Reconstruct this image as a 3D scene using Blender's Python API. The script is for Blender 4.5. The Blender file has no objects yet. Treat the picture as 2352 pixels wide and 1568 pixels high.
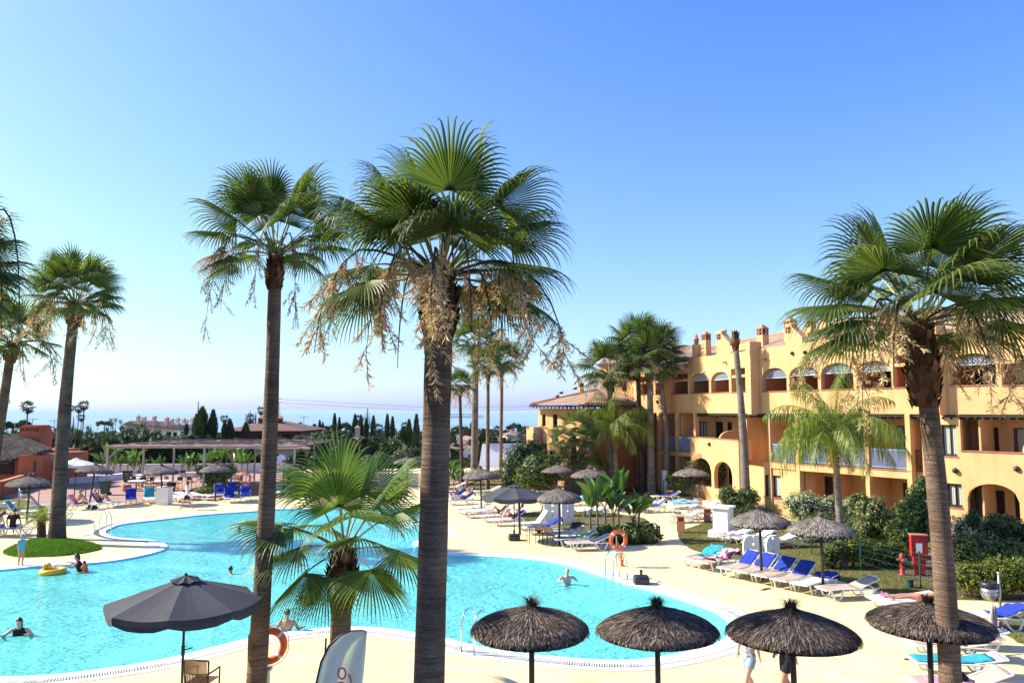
import bpy,bmesh,math,random
from math import sin,cos,tan,pi,radians,sqrt,atan2
from mathutils import Vector,Matrix,noise as mnoise
random.seed(7)
V=Vector
COL=bpy.context.scene.collection
CAMH=6.0; FPX=1766.0; CX,CY=1176.0,784.0
PITCH=math.atan(159.0/FPX)
def ray(px,py):
 x=(px-CX)/FPX; y=(CY-py)/FPX
 return V((x,cos(PITCH)-sin(PITCH)*y,sin(PITCH)+cos(PITCH)*y))
def G(px,py,h=0.0):
 """point at height h seen at a pixel"""
 d=ray(px,py); s=(h-CAMH)/d.z
 return V((d.x*s,d.y*s,h))
def AT(px,py,Y):
 d=ray(px,py); s=Y/d.y
 return V((d.x*s,Y,CAMH+d.z*s))
def mpp(Y):
 return Y/FPX
class MB:
 def __init__(s):s.v=[]; s.f=[]; s.m=[]; s.uv=None
 def add(s,vs,fs,mi=0):
  o=len(s.v); s.v+=[tuple(p)for p in vs]
  for f in fs:s.f.append(tuple(i+o for i in f)); s.m.append(mi)
  return s
 def box(s,lo,hi,mi=0,M=None):
  x0,y0,z0=lo; x1,y1,z1=hi
  vs=[V((x,y,z))for z in(z0,z1)for x,y in((x0,y0),(x1,y0),(x1,y1),(x0,y1))]
  if M is not None:vs=[M@p for p in vs]
  return s.add(vs,[(3,2,1,0),(4,5,6,7),(0,1,5,4),(1,2,6,5),(2,3,7,6),(3,0,4,7)],mi)
 def cbox(s,c,d,mi=0,rz=0,M=None):
  c=V(c); R=Matrix.Translation(c)@Matrix.Rotation(rz,4,'Z')
  if M is not None:R=M@R
  return s.box((-d[0]/2,-d[1]/2,-d[2]/2),(d[0]/2,d[1]/2,d[2]/2),mi,R)
 def bar(s,a,b,w,h=None,mi=0,up=V((0,0,1))):
  a=V(a); b=V(b); h=w if h is None else h
  d=(b-a); L=d.length
  if L<1e-6:return s
  d.normalize(); sx=d.cross(up)
  if sx.length<1e-4:sx=V((1,0,0))
  sx.normalize(); sy=sx.cross(d)
  vs=[]
  for p in(a,b):
   for q in((-1,-1),(1,-1),(1,1),(-1,1)):vs.append(p+sx*(q[0]*w/2)+sy*(q[1]*h/2))
  return s.add(vs,[(0,1,2,3),(7,6,5,4),(0,4,5,1),(1,5,6,2),(2,6,7,3),(3,7,4,0)],mi)
 def tube(s,pts,r,n=8,mi=0,cap=True):
  pts=[V(p)for p in pts]; k=len(pts)
  rs=r if isinstance(r,(list,tuple))else[r]*k
  rings=[]; prev=None
  for i,p in enumerate(pts):
   t=(pts[min(i+1,k-1)]-pts[max(i-1,0)])
   if t.length<1e-9:t=V((0,0,1))
   t.normalize()
   if prev is None:
    a=t.cross(V((0.0137,0.999,0.03)));
    if a.length<1e-3:a=t.cross(V((1,0,0)))
   else:a=prev-t*prev.dot(t)
   a.normalize(); prev=a; b=t.cross(a)
   rings.append([p+(a*cos(2*pi*j/n)+b*sin(2*pi*j/n))*rs[i]for j in range(n)])
  vs=[q for R in rings for q in R]; fs=[]
  for i in range(k-1):
   for j in range(n):
    j2=(j+1)%n; fs.append((i*n+j,i*n+j2,(i+1)*n+j2,(i+1)*n+j))
  if cap:
   fs.append(tuple(range(n-1,-1,-1))); fs.append(tuple(range((k-1)*n,k*n)))
  return s.add(vs,fs,mi)
 def lathe(s,prof,n=24,mi=0,c=(0,0,0),M=None):
  vs=[]; fs=[]; k=len(prof)
  for r,z in prof:
   for j in range(n):
    a=2*pi*j/n; vs.append(V((c[0]+r*cos(a),c[1]+r*sin(a),c[2]+z)))
  for i in range(k-1):
   for j in range(n):
    j2=(j+1)%n; fs.append((i*n+j,i*n+j2,(i+1)*n+j2,(i+1)*n+j))
  fs.append(tuple(range(n-1,-1,-1))); fs.append(tuple(range((k-1)*n,k*n)))
  if M is not None:vs=[M@p for p in vs]
  return s.add(vs,fs,mi)
 def ell(s,c,r,n=12,m=8,mi=0,M=None):
  vs=[]; fs=[]; c=V(c)
  if not isinstance(r,(list,tuple,Vector)):r=(r,r,r)
  for i in range(m+1):
   t=pi*(i+.0)/m; rr=max(sin(t),.02)
   for j in range(n):
    a=2*pi*j/n; p=V((r[0]*rr*cos(a),r[1]*rr*sin(a),-r[2]*cos(t)))
    if M is not None:p=M@p
    vs.append(c+p)
  for i in range(m):
   for j in range(n):
    j2=(j+1)%n; fs.append((i*n+j,i*n+j2,(i+1)*n+j2,(i+1)*n+j))
  fs.append(tuple(range(n-1,-1,-1))); fs.append(tuple(range(m*n,(m+1)*n)))
  return s.add(vs,fs,mi)
 def torus(s,c,R,r,n=28,m=10,mi=0,M=None):
  vs=[]; fs=[]
  for i in range(n):
   a=2*pi*i/n
   for j in range(m):
    b=2*pi*j/m; p=V(((R+r*cos(b))*cos(a),(R+r*cos(b))*sin(a),r*sin(b)))
    if M is not None:p=M@p
    vs.append(V(c)+p)
  for i in range(n):
   for j in range(m):
    fs.append((i*m+j,((i+1)%n)*m+j,((i+1)%n)*m+(j+1)%m,i*m+(j+1)%m))
  return s.add(vs,fs,mi)
 def sheet(s,rows,mi=0,th=0.0):
  """grid of points; th>0 gives it thickness downward"""
  a=len(rows); b=len(rows[0]); vs=[p for R in rows for p in R]; fs=[]
  for i in range(a-1):
   for j in range(b-1):fs.append((i*b+j,i*b+j+1,(i+1)*b+j+1,(i+1)*b+j))
  s.add(vs,fs,mi)
  if th>0:
   vs2=[V(p)-V((0,0,th))for p in vs]; s.add(vs2,[tuple(reversed(f))for f in fs],mi)
   o=len(s.v)-2*len(vs)
   edge=[j for j in range(b)]+[i*b+b-1 for i in range(1,a)]+[(a-1)*b+j for j in range(b-2,-1,-1)]+[i*b for i in range(a-2,0,-1)]
   n=len(vs)
   for k in range(len(edge)):
    p,q=edge[k],edge[(k+1)%len(edge)]
    s.f.append((o+p,o+n+p,o+n+q,o+q)); s.m.append(mi)
  return s
def mesh_obj(name,mb,mats,parent=None,smooth=False,loc=None,rz=None):
 me=bpy.data.meshes.new(name); me.from_pydata(mb.v,[],mb.f)
 if not isinstance(mats,(list,tuple)):mats=[mats]
 for m in mats:me.materials.append(m)
 if len(mats)>1:me.polygons.foreach_set('material_index',mb.m)
 if smooth:me.polygons.foreach_set('use_smooth',[True]*len(me.polygons))
 me.update()
 o=bpy.data.objects.new(name,me); COL.objects.link(o)
 if parent is not None:o.parent=parent
 if loc is not None:o.location=loc
 if rz is not None:o.rotation_euler=(0,0,rz)
 return o
def smooth_angle(o,ang=40):
 me=o.data
 try:me.set_sharp_from_angle(angle=radians(ang))
 except Exception:pass
 return o
def tag(o,label=None,cat=None,group=None,kind=None):
 if label:o['label']=label
 if cat:o['category']=cat
 if group:o['group']=group
 if kind:o['kind']=kind
 return o
def thing(name,label,cat,loc=(0,0,0),rz=0,group=None):
 o=bpy.data.objects.new(name,None); COL.objects.link(o)
 o.empty_display_size=0.2; o.location=loc; o.rotation_euler=(0,0,rz)
 return tag(o,label,cat,group)
KIDS={}
def children_of(o):return[c for c in bpy.data.objects if c.parent==o]
def dup(root,loc=None,rz=None,label=None,group=None,scale=None):
 def rec(o,par):
  c=o.copy(); COL.objects.link(c); c.parent=par
  for ch in children_of(o):rec(ch,c)
  return c
 r=rec(root,None)
 if loc is not None:r.location=loc
 if rz is not None:r.rotation_euler=(r.rotation_euler[0],r.rotation_euler[1],rz)
 if scale is not None:r.scale=(scale,)*3 if not isinstance(scale,(tuple,list))else scale
 if label:r['label']=label
 if group:r['group']=group
 return r
def mat(name,col,rough=.7,metal=0.0,spec=.5,n1=None,bump=None,rnd=None,transl=0.0,ramp=None,wave=None,coat=0):
 """n1=(scale, detail, dark, light) mottling; bump=(scale, strength, dist); rnd=(dark, light) per island; wave=(scale, dir, strength)"""
 m=bpy.data.materials.new(name); m.use_nodes=True; nt=m.node_tree; N=nt.nodes; L=nt.links
 b=N['Principled BSDF']; b.inputs['Roughness'].default_value=rough; b.inputs['Metallic'].default_value=metal
 b.inputs['Specular IOR Level'].default_value=spec
 if coat:b.inputs['Coat Weight'].default_value=coat
 c4=(*col,1); last=None
 tc=N.new('ShaderNodeTexCoord')
 def mixcol(fac,a_sock,f0,f1):
  mp=N.new('ShaderNodeMapRange'); mp.inputs['To Min'].default_value=f0; mp.inputs['To Max'].default_value=f1
  L.new(fac,mp.inputs['Value'])
  mx=N.new('ShaderNodeMix'); mx.data_type='RGBA'; mx.blend_type='MULTIPLY'; mx.inputs['Factor'].default_value=1
  if a_sock is None:mx.inputs['A'].default_value=c4
  else:L.new(a_sock,mx.inputs['A'])
  cb=N.new('ShaderNodeCombineColor')
  for k in('Red','Green','Blue'):L.new(mp.outputs[0],cb.inputs[k])
  L.new(cb.outputs[0],mx.inputs['B'])
  return mx.outputs['Result']
 if n1:
  nz=N.new('ShaderNodeTexNoise'); nz.inputs['Scale'].default_value=n1[0]; nz.inputs['Detail'].default_value=n1[1]
  L.new(tc.outputs['Object'],nz.inputs['Vector']); mr=N.new('ShaderNodeMapRange'); mr.inputs['From Min'].default_value=.3; mr.inputs['From Max'].default_value=.7
  L.new(nz.outputs['Fac'],mr.inputs['Value']); last=mixcol(mr.outputs[0],last,n1[2],n1[3])
 if rnd:
  g=N.new('ShaderNodeNewGeometry'); last=mixcol(g.outputs['Random Per Island'],last,rnd[0],rnd[1])
 if ramp:
  g=N.new('ShaderNodeNewGeometry'); rp=N.new('ShaderNodeValToRGB'); els=rp.color_ramp.elements
  els[0].position=ramp[0][0]; els[0].color=(*ramp[0][1],1); els[1].position=ramp[-1][0]; els[1].color=(*ramp[-1][1],1)
  for p,c in ramp[1:-1]:e=els.new(p); e.color=(*c,1)
  L.new(g.outputs['Random Per Island'],rp.inputs[0]); last=rp.outputs[0]
  if n1:
   nz2=N.new('ShaderNodeTexNoise'); nz2.inputs['Scale'].default_value=n1[0]
   L.new(tc.outputs['Object'],nz2.inputs['Vector']); mr=N.new('ShaderNodeMapRange'); mr.inputs['From Min'].default_value=.3; mr.inputs['From Max'].default_value=.7
   L.new(nz2.outputs['Fac'],mr.inputs['Value']); last=mixcol(mr.outputs[0],last,n1[2],n1[3])
 if wave:
  w=N.new('ShaderNodeTexWave'); w.inputs['Scale'].default_value=wave[0]; w.bands_direction=wave[1]; w.inputs['Distortion'].default_value=wave[3]if len(wave)>3 else 1.0
  L.new(tc.outputs['Object'],w.inputs['Vector']); last=mixcol(w.outputs['Fac'],last,wave[2],1.0)
 if last is None:b.inputs['Base Color'].default_value=c4
 else:L.new(last,b.inputs['Base Color'])
 if bump or wave:
  bp=N.new('ShaderNodeBump')
  if bump:
   nb=N.new('ShaderNodeTexNoise'); nb.inputs['Scale'].default_value=bump[0]; nb.inputs['Detail'].default_value=4
   L.new(tc.outputs['Object'],nb.inputs['Vector']); L.new(nb.outputs['Fac'],bp.inputs['Height'])
   bp.inputs['Strength'].default_value=bump[1]; bp.inputs['Distance'].default_value=bump[2]
  else:
   L.new(w.outputs['Fac'],bp.inputs['Height']); bp.inputs['Strength'].default_value=.6; bp.inputs['Distance'].default_value=.02
  L.new(bp.outputs[0],b.inputs['Normal'])
 if transl:
  tr=N.new('ShaderNodeBsdfTranslucent'); mx=N.new('ShaderNodeMixShader'); mx.inputs[0].default_value=transl
  if last is None:tr.inputs['Color'].default_value=c4
  else:
   br=N.new('ShaderNodeMix'); br.data_type='RGBA'; br.blend_type='MULTIPLY'; br.inputs['Factor'].default_value=1
   L.new(last,br.inputs['A']); br.inputs['B'].default_value=(1.5,1.6,.7,1); L.new(br.outputs['Result'],tr.inputs['Color'])
  out=N['Material Output']; L.new(b.outputs[0],mx.inputs[1]); L.new(tr.outputs[0],mx.inputs[2]); L.new(mx.outputs[0],out.inputs['Surface'])
 return m
M={}
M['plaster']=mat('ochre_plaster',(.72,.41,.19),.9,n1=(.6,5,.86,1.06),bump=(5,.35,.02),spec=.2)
def weather(m,sc_=(1.2,1.2,.22),lo=.80,p0=.48,p1=.72,warm=(.86,.80,.74)):
 nt=m.node_tree; N=nt.nodes; L=nt.links; b=N['Principled BSDF']; src=b.inputs['Base Color'].links[0].from_socket
 tc=N.new('ShaderNodeTexCoord'); mp=N.new('ShaderNodeMapping'); mp.inputs['Scale'].default_value=sc_; nz=N.new('ShaderNodeTexNoise'); nz.inputs['Scale'].default_value=1.6; nz.inputs['Detail'].default_value=7; nz.inputs['Roughness'].default_value=.65
 L.new(tc.outputs['Object'],mp.inputs[0]); L.new(mp.outputs[0],nz.inputs['Vector']); rp=N.new('ShaderNodeValToRGB'); e=rp.color_ramp.elements; e[0].position=p0; e[0].color=(1,1,1,1); e[1].position=p1; e[1].color=(*warm,1); L.new(nz.outputs['Fac'],rp.inputs[0])
 mx=N.new('ShaderNodeMix'); mx.data_type='RGBA'; mx.blend_type='MULTIPLY'; mx.inputs['Factor'].default_value=1; L.new(src,mx.inputs['A']); L.new(rp.outputs[0],mx.inputs['B']); L.new(mx.outputs['Result'],b.inputs['Base Color'])
weather(M['plaster'])
M['pergola_paint']=mat('greyed_pergola_paint',(.42,.38,.35),.7,n1=(2,4,.85,1.1))
M['plaster_shaded']=mat('shade_toned_plaster',(.50,.20,.095),.9,n1=(.8,5,.88,1.06),bump=(5,.3,.02),spec=.2)  # ochre plaster with the walls' shade put into a darker, redder colour
M['trim']=mat('clay_tile_trim',(.36,.13,.08),.7,n1=(3,3,.8,1.1))
M['hut']=mat('red_plaster',(.40,.12,.06),.9,n1=(.8,5,.85,1.1),bump=(6,.3,.02),spec=.2)
M['white']=mat('white_wash',(.78,.77,.74),.85,n1=(1.2,4,.92,1.03),bump=(6,.2,.01),spec=.2)
M['plastic']=mat('white_plastic',(.80,.80,.77),.35,n1=(3,3,.94,1.0))
M['mesh_beige']=mat('beige_sling',(.50,.36,.27),.75,n1=(6,3,.92,1.05),bump=(300,.3,.002))
M['sling_white']=mat('white_sling',(.78,.77,.74),.7,n1=(6,3,.94,1.02))
M['navy']=mat('blue_towel',(.012,.035,.33),.95,n1=(8,4,.7,1.25),bump=(25,.7,.03))
M['teal']=mat('teal_towel',(.02,.30,.33),.95,n1=(8,4,.8,1.2),bump=(25,.6,.03))
M['skyblue']=mat('light_blue_towel',(.15,.42,.70),.95,n1=(8,4,.8,1.2),bump=(25,.6,.03))
M['mint']=mat('mint_towel',(.20,.50,.38),.95,n1=(8,4,.85,1.1),bump=(25,.6,.03))
M['greytowel']=mat('grey_towel',(.45,.50,.52),.95,n1=(8,4,.85,1.1),bump=(25,.6,.03))
M['whitetowel']=mat('white_towel',(.82,.82,.80),.95,n1=(8,4,.92,1.02),bump=(18,.7,.04))
M['pink']=mat('pink_towel',(.75,.28,.36),.95,n1=(14,4,.7,1.2),bump=(25,.6,.03))
M['yellow']=mat('yellow_towel',(.80,.62,.12),.95,n1=(8,4,.85,1.1),bump=(25,.6,.03))
M['parasol']=mat('charcoal_canvas',(.060,.060,.070),.85,n1=(2,4,.9,1.1),bump=(4,.3,.02),spec=.3)
M['canvas_white']=mat('white_canvas',(.8,.8,.78),.9,n1=(2,3,.95,1.0),transl=.15)
M['thatch']=mat('dried_heather_thatch',(.20,.155,.12),.95,ramp=[(0,(.025,.019,.015)),(.45,(.090,.066,.050)),(.85,(.20,.155,.12)),(1,(.36,.29,.23))],n1=(4,3,.75,1.15),spec=.1)
M['thatch_light']=mat('weathered_thatch',(.2,.16,.12),.95,ramp=[(0,(.07,.055,.045)),(.5,(.22,.18,.145)),(1,(.46,.40,.33))],n1=(4,3,.8,1.15),spec=.1)
M['thatch_dark']=mat('thatch_underlay',(.05,.042,.036),.98,spec=.05,n1=(8,4,.6,1.3),bump=(40,.8,.03))
M['pole']=mat('dark_wood_pole',(.035,.022,.016),.6,n1=(6,4,.7,1.3))
M['black']=mat('black_plastic',(.018,.018,.020),.45)
M['blackmetal']=mat('black_metal',(.02,.02,.022),.35,metal=.3)
M['steel']=mat('polished_steel',(.72,.72,.72),.18,metal=1.0)
M['galv']=mat('galvanised_steel',(.45,.46,.47),.4,metal=.8)
M['orange']=mat('orange_ring',(.80,.13,.035),.5,n1=(5,3,.9,1.05))
M['refl']=mat('reflective_tape',(.75,.75,.72),.3)
M['red']=mat('red_paint',(.50,.02,.02),.5,n1=(3,4,.8,1.1))
M['green']=mat('dark_green_paint',(.008,.07,.05),.5)
M['greenbin']=mat('green_bin_plastic',(.03,.07,.05),.6)
M['rattan']=mat('brown_rattan',(.22,.11,.05),.6,n1=(20,4,.6,1.3),wave=(25,'X',.45,.5))
M['wood']=mat('light_wood',(.34,.20,.10),.6,n1=(6,4,.8,1.15))
M['terracotta']=mat('terracotta_pot',(.50,.20,.11),.85,n1=(4,4,.8,1.1),bump=(10,.3,.01))
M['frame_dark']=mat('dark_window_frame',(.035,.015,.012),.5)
M['shutter']=mat('dark_red_shutter',(.10,.025,.018),.6,wave=(14,'Z',.6,0))
M['glass']=mat('window_glass',(.015,.02,.022),.04,spec=.8)
M['curtain']=mat('pleated_curtain',(.50,.52,.45),.9,wave=(7,'X',.45,.6))
M['blue_lattice']=mat('pale_blue_lattice',(.22,.36,.62),.5)
M['lattice_white']=mat('blue_white_lattice',(.42,.52,.66),.5)
M['eave']=mat('dark_timber_eave',(.02,.012,.009),.8)
M['bark']=None; M['soil']=mat('dry_garden_soil',(.15,.105,.065),.95,n1=(3,6,.65,1.3),bump=(12,.7,.04))
M['skin']=mat('tanned_skin',(.52,.27,.17),.55,n1=(6,3,.93,1.04))
M['skin_pale']=mat('pale_skin',(.68,.40,.30),.55,n1=(6,3,.93,1.04))
M['skin_dark']=mat('deep_tanned_skin',(.33,.15,.085),.5,n1=(6,3,.93,1.04))
M['hair']=mat('dark_hair',(.02,.013,.01),.45)
M['hair_grey']=mat('grey_hair',(.45,.43,.40),.6)
M['hair_brown']=mat('brown_hair',(.08,.035,.018),.5)
M['blackcloth']=mat('black_cloth',(.012,.012,.014),.9)
M['whitecloth']=mat('white_cloth',(.82,.82,.82),.9,bump=(12,.4,.02))
M['bluecloth']=mat('blue_cloth',(.06,.16,.36),.9)
M['denim']=mat('light_denim',(.30,.42,.55),.9,n1=(9,3,.8,1.1))
M['redcloth']=mat('dark_red_cloth',(.22,.02,.02),.9)
M['coral']=mat('coral_bikini',(.85,.25,.12),.8,n1=(15,3,.8,1.2))
M['turq']=mat('turquoise_swimsuit',(.05,.45,.55),.7)
M['floral']=mat('floral_cloth',(.4,.4,.4),.9,n1=(14,2,.2,1.6))
sc=bpy.context.scene
w=bpy.data.worlds.new('World'); sc.world=w; w.use_nodes=True
SUN_EL=radians(36); SDIR=V((-0.985,0.17,0)).normalized()
wn=w.node_tree.nodes; wl=w.node_tree.links
bg=wn['Background']; sky=wn.new('ShaderNodeTexSky'); sky.sky_type='NISHITA'; sky.sun_disc=False
sky.sun_elevation=SUN_EL; sky.sun_rotation=atan2(SDIR.x,SDIR.y)
sky.air_density=1.0; sky.dust_density=1.05; sky.ozone_density=1.5; sky.altitude=50
SKY_T=(1.10,1.15,4.4)
def vm(op,a,b_):
 n_=wn.new('ShaderNodeVectorMath'); n_.operation=op
 for i_,q in enumerate((a,b_)):
  if isinstance(q,tuple):n_.inputs[i_].default_value=q
  else:wl.new(q,n_.inputs[i_])
 return n_.outputs[0]
den=vm('ADD',vm('MULTIPLY',sky.outputs[0],(.085,.05,.60)),(1,1,1)); cmp_=vm('DIVIDE',sky.outputs[0],den)
tnt=vm('MULTIPLY',cmp_,SKY_T)
hs=wn.new('ShaderNodeHueSaturation'); hs.inputs['Saturation'].default_value=1.15; wl.new(tnt,hs.inputs['Color'])
wl.new(hs.outputs[0],bg.inputs[0]); bg.inputs[1].default_value=0.115
sl=bpy.data.lights.new('sun','SUN'); sl.energy=5.0; sl.angle=radians(.53); sl.color=(1,.93,.82)
so=bpy.data.objects.new('sun',sl); COL.objects.link(so)
sd=V((SDIR.x*cos(SUN_EL),SDIR.y*cos(SUN_EL),sin(SUN_EL)))
so.rotation_euler=sd.to_track_quat('Z','Y').to_euler(); so.location=(-30,20,40)
cam=bpy.data.cameras.new('camera'); co=bpy.data.objects.new('camera',cam); COL.objects.link(co)
cam.sensor_width=36; cam.lens=36*FPX/2352; cam.clip_end=60000; cam.clip_start=.1
co.location=(0,0,CAMH); co.rotation_euler=(pi/2+PITCH,0,0); sc.camera=co
vs=sc.view_settings; vs.view_transform='Standard'; vs.look='None'; vs.gamma=1; vs.exposure=1.0; vs.use_curve_mapping=False
sc.cycles.max_bounces=8; sc.cycles.transparent_max_bounces=12; sc.cycles.diffuse_bounces=2; sc.cycles.glossy_bounces=3
sc.cycles.use_denoising=True; sc.cycles.caustics_reflective=False; sc.cycles.caustics_refractive=False
POOL_PX=[(-260,1556),(0,1553),(90,1551),(175,1543),(250,1533),(350,1518),(450,1496),(562,1467),(678,1448),(763,1440),(813,1438),(888,1442),
(950,1451),(1018,1463),(1093,1482),(1180,1497),(1276,1507),(1351,1513),(1451,1515),(1551,1501),(1626,1482),(1663,1466),(1676,1446),(1672,1426),
(1651,1408),(1601,1388),(1551,1371),(1488,1353),(1426,1338),(1391,1324),(1351,1311),(1301,1297),(1251,1288),(1176,1281),(1090,1276),(1030,1274),(985,1267),
(957,1256),(948,1247),(960,1241),(995,1236),(1005,1222),(990,1210),(955,1205),(932,1203),(945,1196),(975,1190),(990,1180),(965,1170),(900,1168),(780,1167),(640,1169),(577,1174),
(475,1181),(375,1192),(287,1202),(257,1211),(242,1220),(250,1228),(282,1235),(350,1240),(375,1246),(385,1254),(375,1262),(345,1271),
(287,1283),(225,1291),(150,1296),(75,1301),(0,1308),(-120,1316),(-260,1322)]
def smooth_closed(pts,per=4):
 n=len(pts); out=[]
 for i in range(n):
  p0,p1,p2,p3=pts[i-1],pts[i],pts[(i+1)%n],pts[(i+2)%n]
  for k in range(per):
   t=k/per
   out.append(tuple(.5*((2*p1[j])+(-p0[j]+p2[j])*t+(2*p0[j]-5*p1[j]+4*p2[j]-p3[j])*t*t+(-p0[j]+3*p1[j]-3*p2[j]+p3[j])*t**3)for j in range(2)))
 return out
def gpts(pp,h=0):return[(G(x,y,h).x,G(x,y,h).y)for x,y in pp]
pool=smooth_closed(gpts(POOL_PX),4)
def area(p):return .5*sum(p[i-1][0]*p[i][1]-p[i][0]*p[i-1][1]for i in range(len(p)))
if area(pool)<0:pool.reverse()
def resample(p,step):
 out=[]; n=len(p); acc=0.0
 for i in range(n):
  a=V((*p[i],0)); b=V((*p[(i+1)%n],0)); L=(b-a).length; t=-acc
  while True:
   t2=t+step
   if t2>L:break
   q=a.lerp(b,t2/L)if L>0 else a; out.append((q.x,q.y)); t=t2
  acc=L-t
 return out
pool=resample(pool,.35)
def offset(p,d):
 n=len(p); out=[]
 for i in range(n):
  a,b=p[i-2],p[(i+2)%n]; t=V((b[0]-a[0],b[1]-a[1],0)).normalized()
  out.append((p[i][0]+t.y*d,p[i][1]-t.x*d))
 return out
def inpoly(x,y,P):
 c=False; n=len(P); j=n-1
 for i in range(n):
  if(P[i][1]>y)!=(P[j][1]>y)and x<(P[j][0]-P[i][0])*(y-P[i][1])/(P[j][1]-P[i][1])+P[i][0]:c=not c
  j=i
 return c
def ring_strip(name,a,b,z,m,kind='structure'):
 mb=MB(); n=len(a); mb.add([(x,y,z)for x,y in a]+[(x,y,z)for x,y in b],[(i,(i+1)%n,n+(i+1)%n,n+i)for i in range(n)])
 o=mesh_obj(name,mb,m)
 if kind:o['kind']=kind
 return o
def fill(name,outer,z,m,holes=(),kind='structure',skirt=0):
 bm=bmesh.new(); edges=[]
 for loop in[outer]+list(holes):
  vs_=[bm.verts.new((x,y,z))for x,y in loop]
  edges+=[bm.edges.new((vs_[i-1],vs_[i]))for i in range(len(vs_))]
 bmesh.ops.triangle_fill(bm,use_beauty=True,use_dissolve=False,edges=edges)
 for f in bm.faces:
  f.normal_update()
  if f.normal.z<0:f.normal_flip()
 if skirt:
  n=len(outer)
  lo=[bm.verts.new((x,y,z-skirt))for x,y in outer]; bm.verts.ensure_lookup_table()
  for i in range(n):bm.faces.new((bm.verts[i-1 if i else n-1],bm.verts[i],lo[i],lo[i-1]))
 me=bpy.data.meshes.new(name); bm.to_mesh(me); bm.free(); me.materials.append(m)
 o=bpy.data.objects.new(name,me); COL.objects.link(o)
 if kind:o['kind']=kind
 return o
def deck_mat():
 m=mat('yellow_pool_deck',(.77,.62,.335),.85,n1=(.35,6,.90,1.06),bump=(30,.25,.01),spec=.25)
 nt=m.node_tree; N=nt.nodes; L=nt.links; b=N['Principled BSDF']; src=b.inputs['Base Color'].links[0].from_socket
 tc=N.new('ShaderNodeTexCoord'); mp=N.new('ShaderNodeMapping'); mp.inputs['Scale'].default_value=(.8,2.2,1); mp.inputs['Rotation'].default_value=(0,0,.3)
 nz=N.new('ShaderNodeTexNoise'); nz.inputs['Scale'].default_value=1.3; nz.inputs['Detail'].default_value=7; nz.inputs['Roughness'].default_value=.7
 L.new(tc.outputs['Object'],mp.inputs[0]); L.new(mp.outputs[0],nz.inputs['Vector'])
 rp=N.new('ShaderNodeValToRGB'); rp.color_ramp.elements[0].position=.48; rp.color_ramp.elements[0].color=(1,1,1,1)
 rp.color_ramp.elements[1].position=.70; rp.color_ramp.elements[1].color=(.84,.74,.60,1); L.new(nz.outputs['Fac'],rp.inputs[0])
 mx=N.new('ShaderNodeMix'); mx.data_type='RGBA'; mx.blend_type='MULTIPLY'; mx.inputs['Factor'].default_value=1
 L.new(src,mx.inputs['A']); L.new(rp.outputs[0],mx.inputs['B']); L.new(mx.outputs['Result'],b.inputs['Base Color']); return m
def grate_mat(name,scale,c0,c1):
 m=bpy.data.materials.new(name); m.use_nodes=True; return m
M['deck']=deck_mat()
M['coping']=mat('white_pool_coping',(.84,.83,.78),.7,n1=(2,4,.93,1.03))
M['stone']=mat('pale_coping_stone',(.62,.58,.50),.8,n1=(2.5,5,.80,1.12),bump=(8,.4,.02))
M['slat']=mat('overflow_grate_slat',(.78,.76,.70),.7)
M['gap']=mat('grate_channel',(.07,.065,.055),.9)
M['basin']=mat('turquoise_pool_tiles',(.30,.84,.84),.6,n1=(.35,5,.86,1.08))
M['lawn']=mat('dry_lawn',(.15,.135,.045),.95,n1=(.7,7,.75,1.35),bump=(40,.9,.05),spec=.1)
M['lawn_green']=mat('green_lawn',(.08,.17,.015),.95,n1=(1.0,7,.8,1.2),bump=(40,.9,.05),spec=.1)
def paving_mat():
 m=mat('red_brick_paving',(.40,.20,.14),.9); nt=m.node_tree; N=nt.nodes; L=nt.links; b=N['Principled BSDF']
 tc=N.new('ShaderNodeTexCoord'); bt=N.new('ShaderNodeTexBrick'); bt.inputs['Scale'].default_value=1.6; bt.inputs['Color1'].default_value=(.44,.24,.17,1)
 bt.inputs['Color2'].default_value=(.34,.18,.13,1); bt.inputs['Mortar'].default_value=(.50,.38,.30,1); bt.inputs['Mortar Size'].default_value=.015
 L.new(tc.outputs['Object'],bt.inputs['Vector']); L.new(bt.outputs['Color'],b.inputs['Base Color']); return m
M['paving']=paving_mat()
deck_edge=[(-75,4),(60,4),(60,66),(30,82),(-6,82),(-30,78),(-75,76)]
fill('pool_deck',deck_edge,0.0,M['deck'],[pool],skirt=3.5)
DEPTH=1.35
mb=MB(); n=len(pool)
mb.add([(x,y,0.0)for x,y in pool]+[(x,y,-DEPTH)for x,y in pool],[((i+1)%n,i,n+i,n+(i+1)%n)for i in range(n)])
o=mesh_obj('pool_wall',mb,M['basin']); o['kind']='structure'
fill('pool_floor',pool,-DEPTH,M['basin'])
ring_strip('pool_coping',offset(pool,.30),pool,.012,M['coping'])
ring_strip('overflow_channel',offset(pool,.52),offset(pool,.304),.006,M['gap'])
ring_strip('coping_stones',offset(pool,.80),offset(pool,.524),.008,M['stone'])
mb=MB(); fine=resample(pool,.055); fo=offset(fine,.312); f2=offset(fine,.512)
for i in range(0,len(fine)):
 a=V((*fo[i],.013)); b=V((*f2[i],.013))
 if a.y>36:continue
 mb.bar(a,b,.030,.008)
o=mesh_obj('overflow_grate',mb,M['slat']); o['kind']='structure'
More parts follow.
